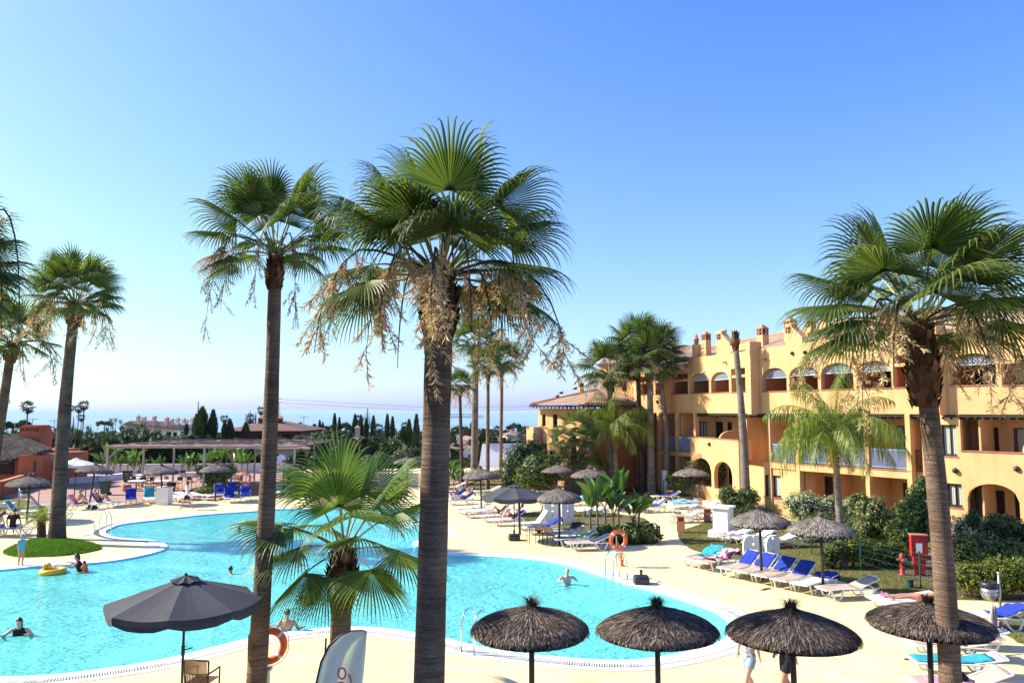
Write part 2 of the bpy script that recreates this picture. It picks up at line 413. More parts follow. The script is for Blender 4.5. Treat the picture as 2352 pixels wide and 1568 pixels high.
def water_mat():
 m=bpy.data.materials.new('pool_water'); m.use_nodes=True; nt=m.node_tree; N=nt.nodes; L=nt.links
 for x in list(N):
  if x.type!='OUTPUT_MATERIAL':N.remove(x)
 out=[x for x in N if x.type=='OUTPUT_MATERIAL'][0]
 tc=N.new('ShaderNodeTexCoord')
 def nz(scale,det,rot,sc_):
  mp=N.new('ShaderNodeMapping'); mp.inputs['Rotation'].default_value=(0,0,rot); mp.inputs['Scale'].default_value=sc_
  t=N.new('ShaderNodeTexNoise'); t.inputs['Scale'].default_value=scale; t.inputs['Detail'].default_value=det; t.inputs['Distortion'].default_value=.8
  L.new(tc.outputs['Object'],mp.inputs[0]); L.new(mp.outputs[0],t.inputs['Vector']); return t.outputs['Fac']
 a=nz(2.6,4,.4,(1,1.7,1)); b=nz(7.5,3,-.5,(1,1.5,1)); c=nz(.5,3,0,(1,1,1))
 ad=N.new('ShaderNodeMath'); ad.operation='MULTIPLY_ADD'; L.new(b,ad.inputs[0]); ad.inputs[1].default_value=.45; L.new(a,ad.inputs[2])
 mc=N.new('ShaderNodeMapRange'); mc.inputs['From Min'].default_value=.35; mc.inputs['From Max'].default_value=.65; mc.inputs['To Min'].default_value=.55; mc.inputs['To Max'].default_value=1.3; L.new(c,mc.inputs['Value'])
 mm=N.new('ShaderNodeMath'); mm.operation='MULTIPLY'; L.new(ad.outputs[0],mm.inputs[0]); L.new(mc.outputs[0],mm.inputs[1])
 bp=N.new('ShaderNodeBump'); bp.inputs['Strength'].default_value=.55; bp.inputs['Distance'].default_value=.07; L.new(mm.outputs[0],bp.inputs['Height'])
 bd=N.new('ShaderNodeBump'); bd.inputs['Strength'].default_value=1; bd.inputs['Distance'].default_value=.14; L.new(mm.outputs[0],bd.inputs['Height'])
 gl=N.new('ShaderNodeBsdfGlossy'); gl.inputs['Roughness'].default_value=.06; gl.inputs['Color'].default_value=(.9,.95,1,1); L.new(bp.outputs[0],gl.inputs['Normal'])
 df=N.new('ShaderNodeBsdfDiffuse'); df.inputs['Color'].default_value=(.17,.82,.73,1); L.new(bd.outputs[0],df.inputs['Normal'])
 tr=N.new('ShaderNodeBsdfTransparent'); tr.inputs['Color'].default_value=(.66,.96,.97,1)
 fr=N.new('ShaderNodeFresnel'); fr.inputs['IOR'].default_value=1.33; L.new(bp.outputs[0],fr.inputs['Normal'])
 cl=N.new('ShaderNodeMath'); cl.operation='MINIMUM'; cl.inputs[1].default_value=.6; L.new(fr.outputs[0],cl.inputs[0])
 m1=N.new('ShaderNodeMixShader'); m1.inputs[0].default_value=.68; L.new(tr.outputs[0],m1.inputs[1]); L.new(df.outputs[0],m1.inputs[2])
 m2=N.new('ShaderNodeMixShader'); L.new(cl.outputs[0],m2.inputs[0]); L.new(m1.outputs[0],m2.inputs[1]); L.new(gl.outputs[0],m2.inputs[2])
 L.new(m2.outputs[0],out.inputs['Surface']); return m
M['water']=water_mat()
WZ=-0.06
fill('pool_water',pool,WZ,M['water'])
def zone(name,pp,z,m,sub=3):
 p=smooth_closed(gpts(pp),sub)
 if area(p)<0:p.reverse()
 return fill(name,p,z,m),p
_,LAWN_A=zone('lawn',[(1557,1224),(1600,1206),(1640,1192),(1662,1182),(1700,1160),(1760,1140),(2000,1150),(2250,1190),(2520,1230),(2520,1378),(2352,1379),(2189,1377),(2090,1372),(2014,1356),(1900,1327),(1750,1297),(1611,1268),(1576,1253)],.008,M['lawn'])
_,LAWN_B=zone('lawn',[(1185,1183),(1250,1172),(1330,1168),(1420,1180),(1480,1190),(1500,1212),(1504,1236),(1480,1249),(1420,1251),(1385,1246),(1361,1230),(1280,1212),(1200,1200)],.008,M['lawn'])
_,LAWN_C=zone('lawn',[(1020,1112),(1150,1102),(1400,1094),(1560,1094),(1700,1106),(1720,1125),(1650,1140),(1560,1140),(1480,1150),(1380,1152),(1290,1150),(1200,1144),(1100,1134),(1040,1124)],.008,M['lawn'])
_,LAWN_D=zone('lawn',[(-200,1160),(0,1142),(60,1148),(110,1166),(90,1186),(20,1182),(-200,1180)],.014,M['lawn'])
_,LAWN_E=zone('lawn',[(2294,1411),(2352,1398),(2480,1398),(2480,1480),(2352,1478),(2326,1466),(2291,1446),(2285,1425)],.008,M['lawn'])
zone('plant_bed',[(1340,1195),(1400,1185),(1470,1192),(1502,1212),(1505,1238),(1480,1250),(1420,1252),(1380,1247),(1352,1225)],.014,M['soil'])
zone('plant_bed',[(1990,1262),(2060,1255),(2352,1300),(2500,1320),(2500,1372),(2352,1375),(2200,1372),(2150,1342),(2010,1292)],.014,M['soil'])
zone('paved_terrace',[(-300,1172),(60,1164),(150,1163),(275,1156),(370,1153),(480,1149),(560,1142),(650,1134),(760,1128),(1010,1118),(1010,1088),(-300,1084)],.006,M['paving'])
zone('garden_path',[(1776,1184),(1800,1184),(1860,1202),(1990,1232),(2200,1275),(2200,1285),(1990,1243),(1850,1212)],.016,M['deck'])
isl=smooth_closed(gpts([(6,1269),(40,1252),(87,1241),(150,1240),(200,1247),(233,1257),(215,1266),(150,1276),(90,1279),(40,1279)]),4)
if area(isl)<0:isl.reverse()
cx_=sum(p[0]for p in isl)/len(isl); cy_=sum(p[1]for p in isl)/len(isl)
rows=[]
for k in range(9):
 t=k/8; rows.append([V((cx_+(x-cx_)*(1-t),cy_+(y-cy_)*(1-t),.01+.28*(1-(1-t)**2)**.8+(.02*mnoise.noise(V((x*(1-t),y,0)))if k else 0)))for x,y in isl+[isl[0]]])
mbm=MB().sheet([list(r)for r in rows]); o=mesh_obj('grass_mound',mbm,M['lawn_green'],smooth=True); o['kind']='structure'
def grass(name,polys,n,h,m,zf=lambda x,y:.01,wmin=.012,ymax=99):
 mb=MB(); k=0
 xs=[p[0]for P in polys for p in P]; ys=[p[1]for P in polys for p in P]
 tot=[abs(area(P))for P in polys]
 for P,A in zip(polys,tot):
  x0,x1=min(p[0]for p in P),max(p[0]for p in P); y0,y1=min(p[1]for p in P),max(p[1]for p in P)
  want=int(n*A/sum(tot)); tries=0; got=0
  while got<want and tries<want*6:
   tries+=1; x=random.uniform(x0,x1); y=random.uniform(y0,y1)
   if y>ymax or not inpoly(x,y,P):continue
   got+=1; z=zf(x,y); a=random.uniform(0,pi); hh=h*random.uniform(.5,1.3); ww=wmin*random.uniform(.8,2)
   dx,dy=cos(a)*ww,sin(a)*ww; lx,ly=random.gauss(0,.4)*hh,random.gauss(0,.4)*hh
   mb.add([(x-dx,y-dy,z),(x+dx,y+dy,z),(x+lx,y+ly,z+hh)],[(0,1,2)])
 o=mesh_obj(name,mb,m); return tag(o,kind='stuff')
M['blade']=mat('grass_blades',(.08,.12,.02),.8,ramp=[(0,(.09,.10,.025)),(.5,(.14,.15,.04)),(1,(.30,.24,.11))],transl=.25,spec=.2)
M['blade_g']=mat('green_grass_blades',(.06,.15,.02),.8,ramp=[(0,(.06,.14,.015)),(1,(.13,.27,.03))],transl=.3,spec=.2)
def mound_z(x,y):
 best=0
 d=V((x-cx_,y-cy_,0)); a=atan2(d.y,d.x); R=1
 for i in range(len(isl)):
  p=isl[i]; aa=atan2(p[1]-cy_,p[0]-cx_)
  if abs((aa-a+pi)%(2*pi)-pi)<.12:R=V((p[0]-cx_,p[1]-cy_,0)).length; break
 t=1-min(1,d.length/max(R,.1)); return .01+.28*(1-(1-t)**2)**.8
o=grass('grass',[isl],16000,.07,M['blade_g'],mound_z); tag(o,'short bright green grass covering the mound under the big palm','grass')
o=grass('grass',[LAWN_A,LAWN_B,LAWN_E],60000,.05,M['blade'],ymax=48); tag(o,'short patchy dry lawn grass behind the sun loungers','grass')
SEA=-46.0
def terr(x,y):
 d=max(0,y-84); side=max(0,abs(x)-90)
 z=-2.8-min(d,60)*.055-max(0,min(d-60,1300))*.034
 z-=max(0,d-1400)*.06
 return max(z+3.0*mnoise.noise(V((x*.006,y*.006,0)))*min(1,d/150),-70)
xs_=[-9000,-5000,-2500,-1400,-900]+[-600+50*i for i in range(25)]+[900,1400,2500,5000,9000]
ys_=[-40,40,60,84]+[84+25*i for i in range(1,24)]+[750,900,1050,1200,1350,1500,1700,2000]
rows=[[V((x,y,terr(x,y)))for x in xs_]for y in ys_]
M['terrain']=mat('scrubby_hillside',(.075,.085,.04),.95,n1=(.03,7,.6,1.5),spec=.1)
o=mesh_obj('terrain',MB().sheet(rows),M['terrain'],smooth=True); o['kind']='structure'
def sea_mat():
 m=mat('sea_water',(.20,.32,.44),.6,spec=.25,n1=(.004,6,.8,1.25)); return m
o=mesh_obj('sea',MB().add([(-40000,900,SEA),(40000,900,SEA),(40000,38000,SEA),(-40000,38000,SEA)],[(0,1,2,3)]),sea_mat()); o['kind']='structure'
def add_haze():
 m=bpy.data.materials.new('haze'); m.use_nodes=True; nt=m.node_tree; N=nt.nodes
 for x in list(N):
  if x.type!='OUTPUT_MATERIAL':N.remove(x)
 out=[x for x in N if x.type=='OUTPUT_MATERIAL'][0]
 v=N.new('ShaderNodeVolumePrincipled'); v.inputs['Density'].default_value=5e-5; v.inputs['Color'].default_value=(.66,.84,1,1); v.inputs['Anisotropy'].default_value=0
 nt.links.new(v.outputs[0],out.inputs['Volume'])
 o=mesh_obj('haze',MB().box((-41000,-60,-75),(41000,39000,22)),m); tag(o,kind='stuff',label='thin pale sea haze fading the far coast and horizon',cat='haze')
USE_HAZE=True
if USE_HAZE:add_haze()
FAC=[(2520,31.5),(2400,33.2),(2352,33.9),(2184,36.3),(2026,39.3),(1845,43.3),(1745,46.2),(1673,50.5),(1583,56),(1545,57.5),(1468,61),(1380,66)]
def fdepth(px):
 for i in range(len(FAC)-1):
  a,b=FAC[i],FAC[i+1]
  if a[0]>=px>=b[0]:
   t=(a[0]-px)/(a[0]-b[0]); return a[1]+(b[1]-a[1])*t
 return FAC[0][1]if px>FAC[0][0]else FAC[-1][1]
def F0(px):
 Y=fdepth(px); d=ray(px,943); return V((d.x/d.y*Y,Y,0))
def Fn(px):
 a=F0(px-6); b=F0(px+6); t=(b-a).normalized(); n=V((t.y,-t.x,0))
 return n if n.dot(F0(px))<0 else-n
def FP(px,z,off=0.0):
 p=F0(px)-Fn(px)*off; return V((p.x,p.y,z))
def zat(px,py):
 p=F0(px); return AT(px,py,p.y).z
def UX(px,off):
 """facade column whose point set back by off is seen at px"""
 r=ray(px,943); k=r.x/r.y; u=px
 for _ in range(12):
  p=FP(u,0,off); cur=CX+FPX*p.x/(p.y*cos(PITCH)+(p.z-0)*0)*cos(PITCH); u+=(px-cur)*.8
 return u
def strip_wall(mb,pa,pb,zb,zt,ops=(),off=0.0,th=.3,mi=0,step=14):
 """wall between columns pa<pb with openings (a, b, sill, spring, top)"""
 xs={pa,pb}
 k=max(1,int((pb-pa)/step))
 for i in range(k+1):xs.add(pa+(pb-pa)*i/k)
 for(a,b,s_,sp,tp)in ops:
  n=14 if tp-sp>.01 else 1
  for i in range(n+1):
   x=a+(b-a)*i/n
   if pa<=x<=pb:xs.add(x)
 xs=sorted(xs); ZT=zt if callable(zt)else(lambda x:zt)
 def atop(o,x):
  a,b,s_,sp,tp=o; u=(x-a)/(b-a)*2-1
  return sp+(tp-sp)*sqrt(max(0,1-u*u))
 for x0,x1 in zip(xs[:-1],xs[1:]):
  if x1-x0<1e-6:continue
  xm=(x0+x1)/2; oo=sorted([o for o in ops if o[0]<xm<o[1]],key=lambda o:o[2])
  lo=(zb,zb); iv=[]
  for o in oo:iv.append((lo,(o[2],o[2]))); lo=(atop(o,x0),atop(o,x1))
  iv.append((lo,(ZT(x0),ZT(x1))))
  for(l,u)in iv:
   if u[0]-l[0]<.003 and u[1]-l[1]<.003:continue
   f=[FP(x0,l[0],off),FP(x1,l[1],off),FP(x1,u[1],off),FP(x0,u[0],off)]
   g=[FP(x0,l[0],off+th),FP(x1,l[1],off+th),FP(x1,u[1],off+th),FP(x0,u[0],off+th)]
   mb.add(f+g,[(0,1,2,3),(7,6,5,4),(3,2,6,7),(4,5,1,0)],mi)
 def side(x,z0,z1):
  mb.add([FP(x,z0,off),FP(x,z0,off+th),FP(x,z1,off+th),FP(x,z1,off)],[(0,1,2,3)],mi)
 side(pa,zb,ZT(pa)); side(pb,zb,ZT(pb))
 for o in ops:
  for x in(o[0],o[1]):side(x,o[2],o[3])
 return mb
def slab(mb,pa,pb,z0,z1,off0,off1,mi=0,step=20):
 """box following the facade between offsets"""
 k=max(1,int((pb-pa)/step)); xs=[pa+(pb-pa)*i/k for i in range(k+1)]
 for x0,x1 in zip(xs[:-1],xs[1:]):
  P=[FP(x0,z0,off0),FP(x1,z0,off0),FP(x1,z0,off1),FP(x0,z0,off1),FP(x0,z1,off0),FP(x1,z1,off0),FP(x1,z1,off1),FP(x0,z1,off1)]
  fs=[(3,2,1,0),(4,5,6,7),(0,1,5,4),(2,3,7,6)]
  if x0==xs[0]:fs.append((3,0,4,7))
  if x1==xs[-1]:fs.append((1,2,6,5))
  mb.add(P,fs,mi)
 return mb
BLD=thing('apartment_building','three storey ochre apartment block with arched galleries and tiled roof','building',(0,0,0))
Z1,Z2,ZR=3.05,6.1,9.85
RECESS=1.9
A3=[]
def arch(a,b,sill_y,spring_y,top_y):A3.append((a,b,zat((a+b)/2,sill_y),zat((a+b)/2,spring_y),zat((a+b)/2,top_y)))
arch(2186,2293,886,838,811); arch(1970,2051,893,853,828); arch(1888,1963,895,857,833); arch(1815,1881,897,862,839.5); arch(1752,1809,899.5,868,844.5)
arch(1634.5,1676,902,872,853.7); arch(1586,1629.5,903.7,874,857)
RECT3=[(2305,2420,885,833),(2056,2083,891,815),(2090,2156,890,813),(1719,1734,900.5,844),(1681,1714,901,845.5),(1542,1581,905.5,858),(1506,1528,905.5,861),(1470,1502,906.5,864)]
for a,b,s_,t_ in RECT3:
 zt_=zat((a+b)/2,t_); A3.append((a,b,zat((a+b)/2,s_),zt_,zt_))
def roofline(x):
 return 9.85 if x>1582 else(9.35 if x>1540 else 9.2)
mb=MB(); strip_wall(mb,1462,1583,5.84,lambda x:9.25,[o for o in A3 if o[1]<1583],th=.35)
strip_wall(mb,1583,2500,5.84,lambda x:9.85+.12*sin(x*.01),[o for o in A3 if o[0]>1583],th=.35)
slab(mb,1462,2500,5.82,6.02,.35,6.5)
slab(mb,1462,2500,9.0,9.2,.35,6.5)
o=mesh_obj('front_wall',mb,M['plaster'],BLD)
for a,b,s_,t_ in RECT3[1:]:
 z=zat((a+b)/2,t_)-.42; mesh_obj('lintel_beam',slab(MB(),a,b,z-.16,z,.06,.24),M['plaster'],BLD)
for o_ in A3:mesh_obj('sill_tiles',slab(MB(),o_[0]-1,o_[1]+1,o_[2],o_[2]+.045,-.05,.4),M['trim'],BLD)
for x0,x1,zt_,pr in((2161,2176,10.5,.55),(1736,1745,10.15,.55),(1533,1540,9.5,.5),(2304-12,2304-2,9.6,.0)):
 if pr:mesh_obj('pier',slab(MB(),x0,x1,5.8,zt_,-pr,.1),M['plaster'],BLD)
mesh_obj('parapet_block',slab(MB(),1675,1735,9.8,10.2,-.05,.5),M['plaster'],BLD)
def recess_wall(zb,zt,pa,pb,off,ops):return strip_wall(MB(),pa,pb,zb,zt,[(a,b,s_,t_,t_)for a,b,s_,t_ in ops],off=off,th=.2)
random.seed(11)
def openings(pa,pb,zf,kinds):
 return[(a,b,zf+(0.02 if k=='d' else .85),zf+2.15,k)for a,b,k in kinds if a>=pa and b<=pb]
K3=[(2200,2222,'w'),(2234,2256,'d'),(2266,2290,'c'),(2320,2350,'d'),(2362,2400,'c'),(1976,1990,'c'),(1996,2012,'c'),(2024,2044,'d'),(1900,1914,'d'),(1930,1950,'c'),(1836,1852,'d'),(1862,1874,'w'),
(1766,1778,'d'),(1784,1798,'c'),(1646,1674,'c'),(1600,1608,'d'),(1616,1624,'d'),(1554,1562,'w'),(1566,1576,'d'),(1510,1520,'d'),(1474,1496,'d'),(2062,2078,'d'),(2100,2124,'c'),(2132,2150,'w'),(1690,1700,'d'),(1722,1730,'c')]
K2=[(2320,2400,'c'),(2264,2286,'d'),(2208,2220,'w'),(2092,2108,'c'),(2050,2078,'c'),(2000,2020,'c'),(1936,1960,'d'),(1880,1900,'d'),(1843,1856,'c'),(1812,1827,'c'),(1770,1786,'c'),(1745,1753,'d'),
(1713,1722,'d'),(1668,1678,'w'),(1641,1658,'d'),(1603,1621,'c'),(1570,1578,'d'),(1560,1566,'d'),(1525,1532,'w'),(1480,1500,'d')]
K1=[(2314,2330,'d'),(2272,2292,'d'),(2218,2232,'c'),(2062,2106,'c'),(2005,2026,'d'),(1930,1944,'w'),(1885,1904,'d'),(1843,1860,'c'),(1818,1832,'c'),(1750,1756,'d'),(1726,1733,'d'),
(1668,1680,'w'),(1606,1622,'c'),(1562,1568,'d'),(1524,1532,'d'),(1478,1488,'d')]
K3=[(UX(a,.35+RECESS),UX(b,.35+RECESS),k)for a,b,k in K3]; K2=[(UX(a,RECESS),UX(b,RECESS),k)for a,b,k in K2]; K1=[(UX(a,RECESS-.2),UX(b,RECESS-.2),k)for a,b,k in K1]
def windows(pa,pb,off,zf,kinds,nm='window'):
 for a,b,k in kinds:
  s_=zf+(.04 if k=='d' else .80); t_=zf+2.2; fr=MB(); e=.35
  slab(fr,a,a+.08*(b-a)+.3,s_,t_,off+.02,off+.14); slab(fr,b-.08*(b-a)-.3,b,s_,t_,off+.02,off+.14)
  slab(fr,a,b,t_-.07,t_,off+.024,off+.136); slab(fr,a,b,s_,s_+.07,off+.024,off+.136); m_=(a+b)/2; slab(fr,m_-.25,m_+.25,s_+.07,t_-.07,off+.03,off+.13)
  w_=mesh_obj('door' if k=='d' else 'window',fr,M['frame_dark'],BLD)
  if k=='d':mesh_obj('shutter' if random.random()<.4 else 'pane',slab(MB(),a+.3,b-.3,s_+.05,t_-.05,off+.10,off+.12),M['shutter']if random.random()<.5 else M['glass'],w_)
  else:
   mesh_obj('pane',slab(MB(),a+.3,b-.3,s_+.05,t_-.05,off+.10,off+.115),M['glass']if k=='w' else M['curtain'],w_)
def hole(kinds,zf):return[(a,b,zf+(.04 if k=='d' else .80),zf+2.2)for a,b,k in kinds]
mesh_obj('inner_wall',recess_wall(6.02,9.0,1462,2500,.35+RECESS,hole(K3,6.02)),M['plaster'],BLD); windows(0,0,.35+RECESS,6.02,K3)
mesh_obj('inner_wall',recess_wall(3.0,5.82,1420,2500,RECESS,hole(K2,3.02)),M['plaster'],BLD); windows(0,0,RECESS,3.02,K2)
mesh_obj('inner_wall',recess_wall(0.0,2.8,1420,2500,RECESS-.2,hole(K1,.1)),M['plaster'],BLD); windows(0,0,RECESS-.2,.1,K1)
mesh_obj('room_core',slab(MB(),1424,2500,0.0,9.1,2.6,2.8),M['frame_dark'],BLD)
for px in(2300,2164,2053,1966,1884,1812,1744,1632,1583,1540,1504):mesh_obj('party_wall',slab(MB(),px-2.2,px+2.2,6.02,9.0,.36,2.2),M['plaster_shaded'],BLD)  # same plaster as the front, shade painted into its colour
mesh_obj('party_wall',slab(MB(),1458,1463,6.02,9.2,.3,6),M['plaster_shaded'],BLD)
for px in(2240,2190,2120,2085,1988,1908,1834,1764,1700,1556,1510):mesh_obj('party_wall',slab(MB(),px-2.2,px+2.2,0.0,5.8,.36 if px not in(2085,)else .2,1.95),M['plaster'],BLD)
mesh_obj('floor_slab',slab(MB(),1750,2088,2.66,3.02,-.05,2.0),M['plaster'],BLD)
mesh_obj('floor_slab',slab(MB(),1508,1598,2.70,3.02,-.05,2.0),M['plaster'],BLD)
mesh_obj('floor_slab',slab(MB(),1420,1508,2.72,3.0,.4,2.0),M['plaster_shaded'],BLD)
mesh_obj('floor_slab',slab(MB(),2088,2500,2.72,3.0,.32,2.0),M['plaster'],BLD)
for x0,x1 in((2079,2090),(1984,1993),(1826,1834),(1764,1769)):
 mesh_obj('column',slab(MB(),x0,x1,0.0,5.84,-.08,.26),M['plaster'],BLD)
mesh_obj('column',slab(MB(),1900,1912,3.02,4.05,-.08,.22),M['plaster'],BLD)
for x0,x1 in((1510,1515.5),(1551,1556.5),(1594,1599)):mesh_obj('column',slab(MB(),x0,x1,0.0,5.84,-.08,.22),M['plaster'],BLD)
for xa_,xb_ in((1750,2088),(1508,1598)):mesh_obj('slab_edge_tiles',slab(MB(),xa_,xb_,3.02,3.07,-.09,.12),M['trim'],BLD)
def lattice(name,pa,pb,z0,z1,off,m,cell=.11,th=.012,topf=None,par=BLD,rail=True):
 mb=MB(); A=FP(pa,0,off); B=FP(pb,0,off); L=(B-A).length; H=z1-z0; d=(B-A).normalized(); n=Fn((pa+pb)/2)
 def P(u,z):return A+d*u+V((0,0,z))
 def inside(u,z):
  if z<0 or z>H:return False
  return topf is None or z<topf(u/L)*H
 u=-H
 while u<L:
  for sgn in(1,-1):
   u0=u if sgn>0 else u+H; seg=[]
   for k in range(13):
    uu=u0+sgn*H*k/12; zz=H*k/12
    seg.append((uu,zz,0<=uu<=L and inside(uu,zz)))
   st=None
   for k in range(13):
    if seg[k][2]and st is None:st=k
    if(not seg[k][2]or k==12)and st is not None:
     e=k if seg[k][2]else k-1
     if e>st:mb.bar(P(seg[st][0],z0+seg[st][1])+n*(.006*sgn),P(seg[e][0],z0+seg[e][1])+n*(.006*sgn),th,th)
     st=None
  u+=cell
 if rail:
  mb.bar(P(0,z1),P(L,z1),.05,.05); mb.bar(P(0,z0),P(L,z0),.04,.04); mb.bar(P(0.02,z0),P(.02,z1),.03); mb.bar(P(L-.02,z0),P(L-.02,z1),.03)
 else:mb.bar(P(0,z0),P(L,z0),.05,.04)
 return mesh_obj(name,mb,m,par)
for a,b in((1770,1826),(1835,1900),(1913,1983),(1994,2079),(1516,1551),(1557,1593)):lattice('balcony_railing',a,b,3.16,4.05,.05,M['blue_lattice'],th=.022 if a<1700 else .018,cell=.14)
lattice('balcony_railing',2091,2112,3.2,4.05,.3,M['frame_dark'])
for o_ in A3[:7]:
 a,b,s_,sp,tp=o_
 lattice('arch_lattice',a+2,b-1,sp+.02,tp-.03,.2,M['lattice_white'],cell=.16,th=.022,topf=lambda u:sqrt(max(0,1-(2*u-1)**2)),rail=False)
def block(pa,pb,ops,zt,pr,rside=True):
 mb=MB(); strip_wall(mb,pa,pb,0.0,zt,ops,off=-pr,th=.28)
 slab(mb,pb-2.5,pb,0.0,zt,-pr+.28,.35); slab(mb,pa,pa+2.5,0.0,zt,-pr+.28,.35)
 slab(mb,pa,pb,2.72,3.0,-pr+.28,.3)
 mesh_obj('balcony_block',mb,M['plaster'],BLD)
 mesh_obj('coping_tiles',slab(MB(),pa-.5,pb+.5,zt,zt+.05,-pr-.04,-pr+.32),M['trim'],BLD)
block(2203,2500,[(2212,2330,.75,2.0,2.72),(2342,2460,.75,2.0,2.72)],4.12,.02)
block(1600,1713,[(1602.5,1648,.9,1.9,2.78),(1654,1697,.9,1.9,2.72)],4.15,.55)
mesh_obj('coping_tiles',slab(MB(),2213,2329,.75,.80,-.06,.3),M['trim'],BLD)
for px in(1665,2345):
 mb=MB(); A=FP(px,0,-.45 if px<2000 else .1); B=FP(px,0,1.8); d=(B-A); pts=[]
 d2=d.normalized(); L=d.length; n=V((-d2.y,d2.x,0))*.08
 prof=[(0,0),(0,.75)]+[(.9*(1-cos(t)),.75+.55*sin(t))for t in(.3,.6,.9,1.2,pi/2)]+[(L,1.3),(L,0)]
 f=[A+d2*u+V((0,0,3.4+z))+n for u,z in prof]; g=[A+d2*u+V((0,0,3.4+z))-n for u,z in prof]; k=len(prof)
 mb.add(f+g,[tuple(range(k)),tuple(range(2*k-1,k-1,-1))]+[(i,k+i,k+(i+1)%k,(i+1)%k)for i in range(k)])
 mesh_obj('balcony_divider',mb,M['plaster'],BLD)
def fwin(a,b,z0,z1,off,m='curtain'):
 fr=MB()
 for x0,x1 in((a,a+2),(b-2,b),((a+b)/2-.7,(a+b)/2+.7)):slab(fr,x0,x1,z0,z1,off,off+.1)
 slab(fr,a,b,z1-.08,z1,off+.003,off+.095); slab(fr,a,b,z0,z0+.1,off+.003,off+.095)
 w_=mesh_obj('window',fr,M['frame_dark'],BLD); mesh_obj('curtain',slab(MB(),a+1,b-1,z0+.05,z1-.05,off+.07,off+.09),M[m],w_)
 mesh_obj('window_sill',slab(MB(),a-2,b+2,z0-.06,z0,-.04,off+.1),M['trim'],w_)
mb=MB(); strip_wall(mb,2114,2203,0.0,5.84,[(2158,2194,zat(2176,1047),zat(2176,975),zat(2176,975)),(2164,2200,zat(2182,1164),zat(2182,1110),zat(2182,1110)),(2118,2140,3.1,5.2,5.2)],th=.3)
mesh_obj('front_wall',mb,M['plaster'],BLD)
fwin(2158,2194,zat(2176,1047),zat(2176,975),.12); fwin(2164,2200,zat(2182,1164),zat(2182,1110),.12); fwin(2118,2140,3.1,5.2,.12)
mesh_obj('front_wall',strip_wall(MB(),1715,1826,0.0,2.66,[(1752,1788,1.0,2.25,2.25)],th=.25,off=.02),M['plaster'],BLD)
for xa_,xb_ in((1826,2079),(1515,1594)):mesh_obj('low_front_wall',strip_wall(MB(),xa_,xb_,0.0,.95,[],th=.2,off=.02),M['plaster'],BLD)
fwin(1752,1788,1.0,2.25,.1)
for xa_,xb_ in((1835,1983),(1515,1594)):mesh_obj('coping_tiles',slab(MB(),xa_,xb_,.95,1.0,-.02,.26),M['trim'],BLD)
mb=MB(); p0=FP(1421,0,.3); p1=FP(1470,0,.3)
mb.add([(p0.x,p0.y,-1),(p1.x,p1.y,-1),(p1.x,p1.y,5.9),(p0.x,p0.y,5.9),(p0.x+1,p0.y+3,-1),(p1.x+2,p1.y+3,-1),(p1.x+2,p1.y+3,5.9),(p0.x+1,p0.y+3,5.9)],
[(0,1,2,3),(1,5,6,2),(5,4,7,6),(4,0,3,7),(3,2,6,7)])
mesh_obj('blank_wall',mb,M['plaster_shaded'],BLD)
mb=MB(); slab(mb,1600,2150,5.70,5.82,.05,1.8); slab(mb,2170,2500,5.70,5.82,-.05,1.8)
px=1604
while px<2500:
 slab(mb,px,px+2.2*(fdepth(1900)/fdepth(px)),5.60,5.70,-.12,.5); px+=17*40/fdepth(px)
mesh_obj('eave_beams',mb,M['eave'],BLD)
def ball(px,py,r,col,off=-.06):
 z=zat(px,py); p=FP(px,z,off); mesh_obj('round_wall_lamp',MB().ell(p,(r,r,r)),col,BLD,smooth=True)
for px,py in((1825,811),(1854,809),(1884,806),(1915,802),(1947,799.5)):ball(px,py,.11,M['blackmetal'])
for px,py in((2188,1080),(2329,1076)):ball(px,py,.13,M['black'])
ball(1646,1019.5,.13,M['black'],-.6); ball(1511,922.5,.11,M['frame_dark'])
for px,py in((1763,824),(1671,831),(1582,841)):
 z=zat(px,py); mesh_obj('rain_spout',MB().bar(FP(px,z,.1),FP(px,z-.05,-.25),.12,.1),M['trim'],BLD)
def roof_mat(name,ang,c=(.42,.27,.17)):
 m=mat(name,c,.9,n1=(.9,6,.7,1.25),bump=(9,.5,.03)); nt=m.node_tree; N=nt.nodes; L=nt.links; b=N['Principled BSDF']; src=b.inputs['Base Color'].links[0].from_socket
 tc=N.new('ShaderNodeTexCoord'); mp=N.new('ShaderNodeMapping'); mp.inputs['Rotation'].default_value=(0,0,ang); w1=N.new('ShaderNodeTexWave'); w1.inputs['Scale'].default_value=1.25; w1.bands_direction='X'
 L.new(tc.outputs['Object'],mp.inputs[0]); L.new(mp.outputs[0],w1.inputs['Vector'])
 w2=N.new('ShaderNodeTexWave'); w2.inputs['Scale'].default_value=.9; w2.bands_direction='Y'; w2.wave_profile='SAW'; L.new(mp.outputs[0],w2.inputs['Vector'])
 ad=N.new('ShaderNodeMath'); ad.operation='MULTIPLY_ADD'; L.new(w2.outputs['Fac'],ad.inputs[0]); ad.inputs[1].default_value=.5; L.new(w1.outputs['Fac'],ad.inputs[2])
 bp=N.new('ShaderNodeBump'); bp.inputs['Strength'].default_value=1; bp.inputs['Distance'].default_value=.12; L.new(ad.outputs[0],bp.inputs['Height']); L.new(bp.outputs[0],b.inputs['Normal'])
 return m
ta=F0(2100)-F0(1700); M['roof']=roof_mat('clay_tile_roof',-atan2(ta.y,ta.x))
mb=MB(); xs=[1480+20.6*i for i in range(6)]+[1603+i*20 for i in range(46)]
def rz(x):return 11.5 if x>1600 else 11.05+.45*(x-1480)/120
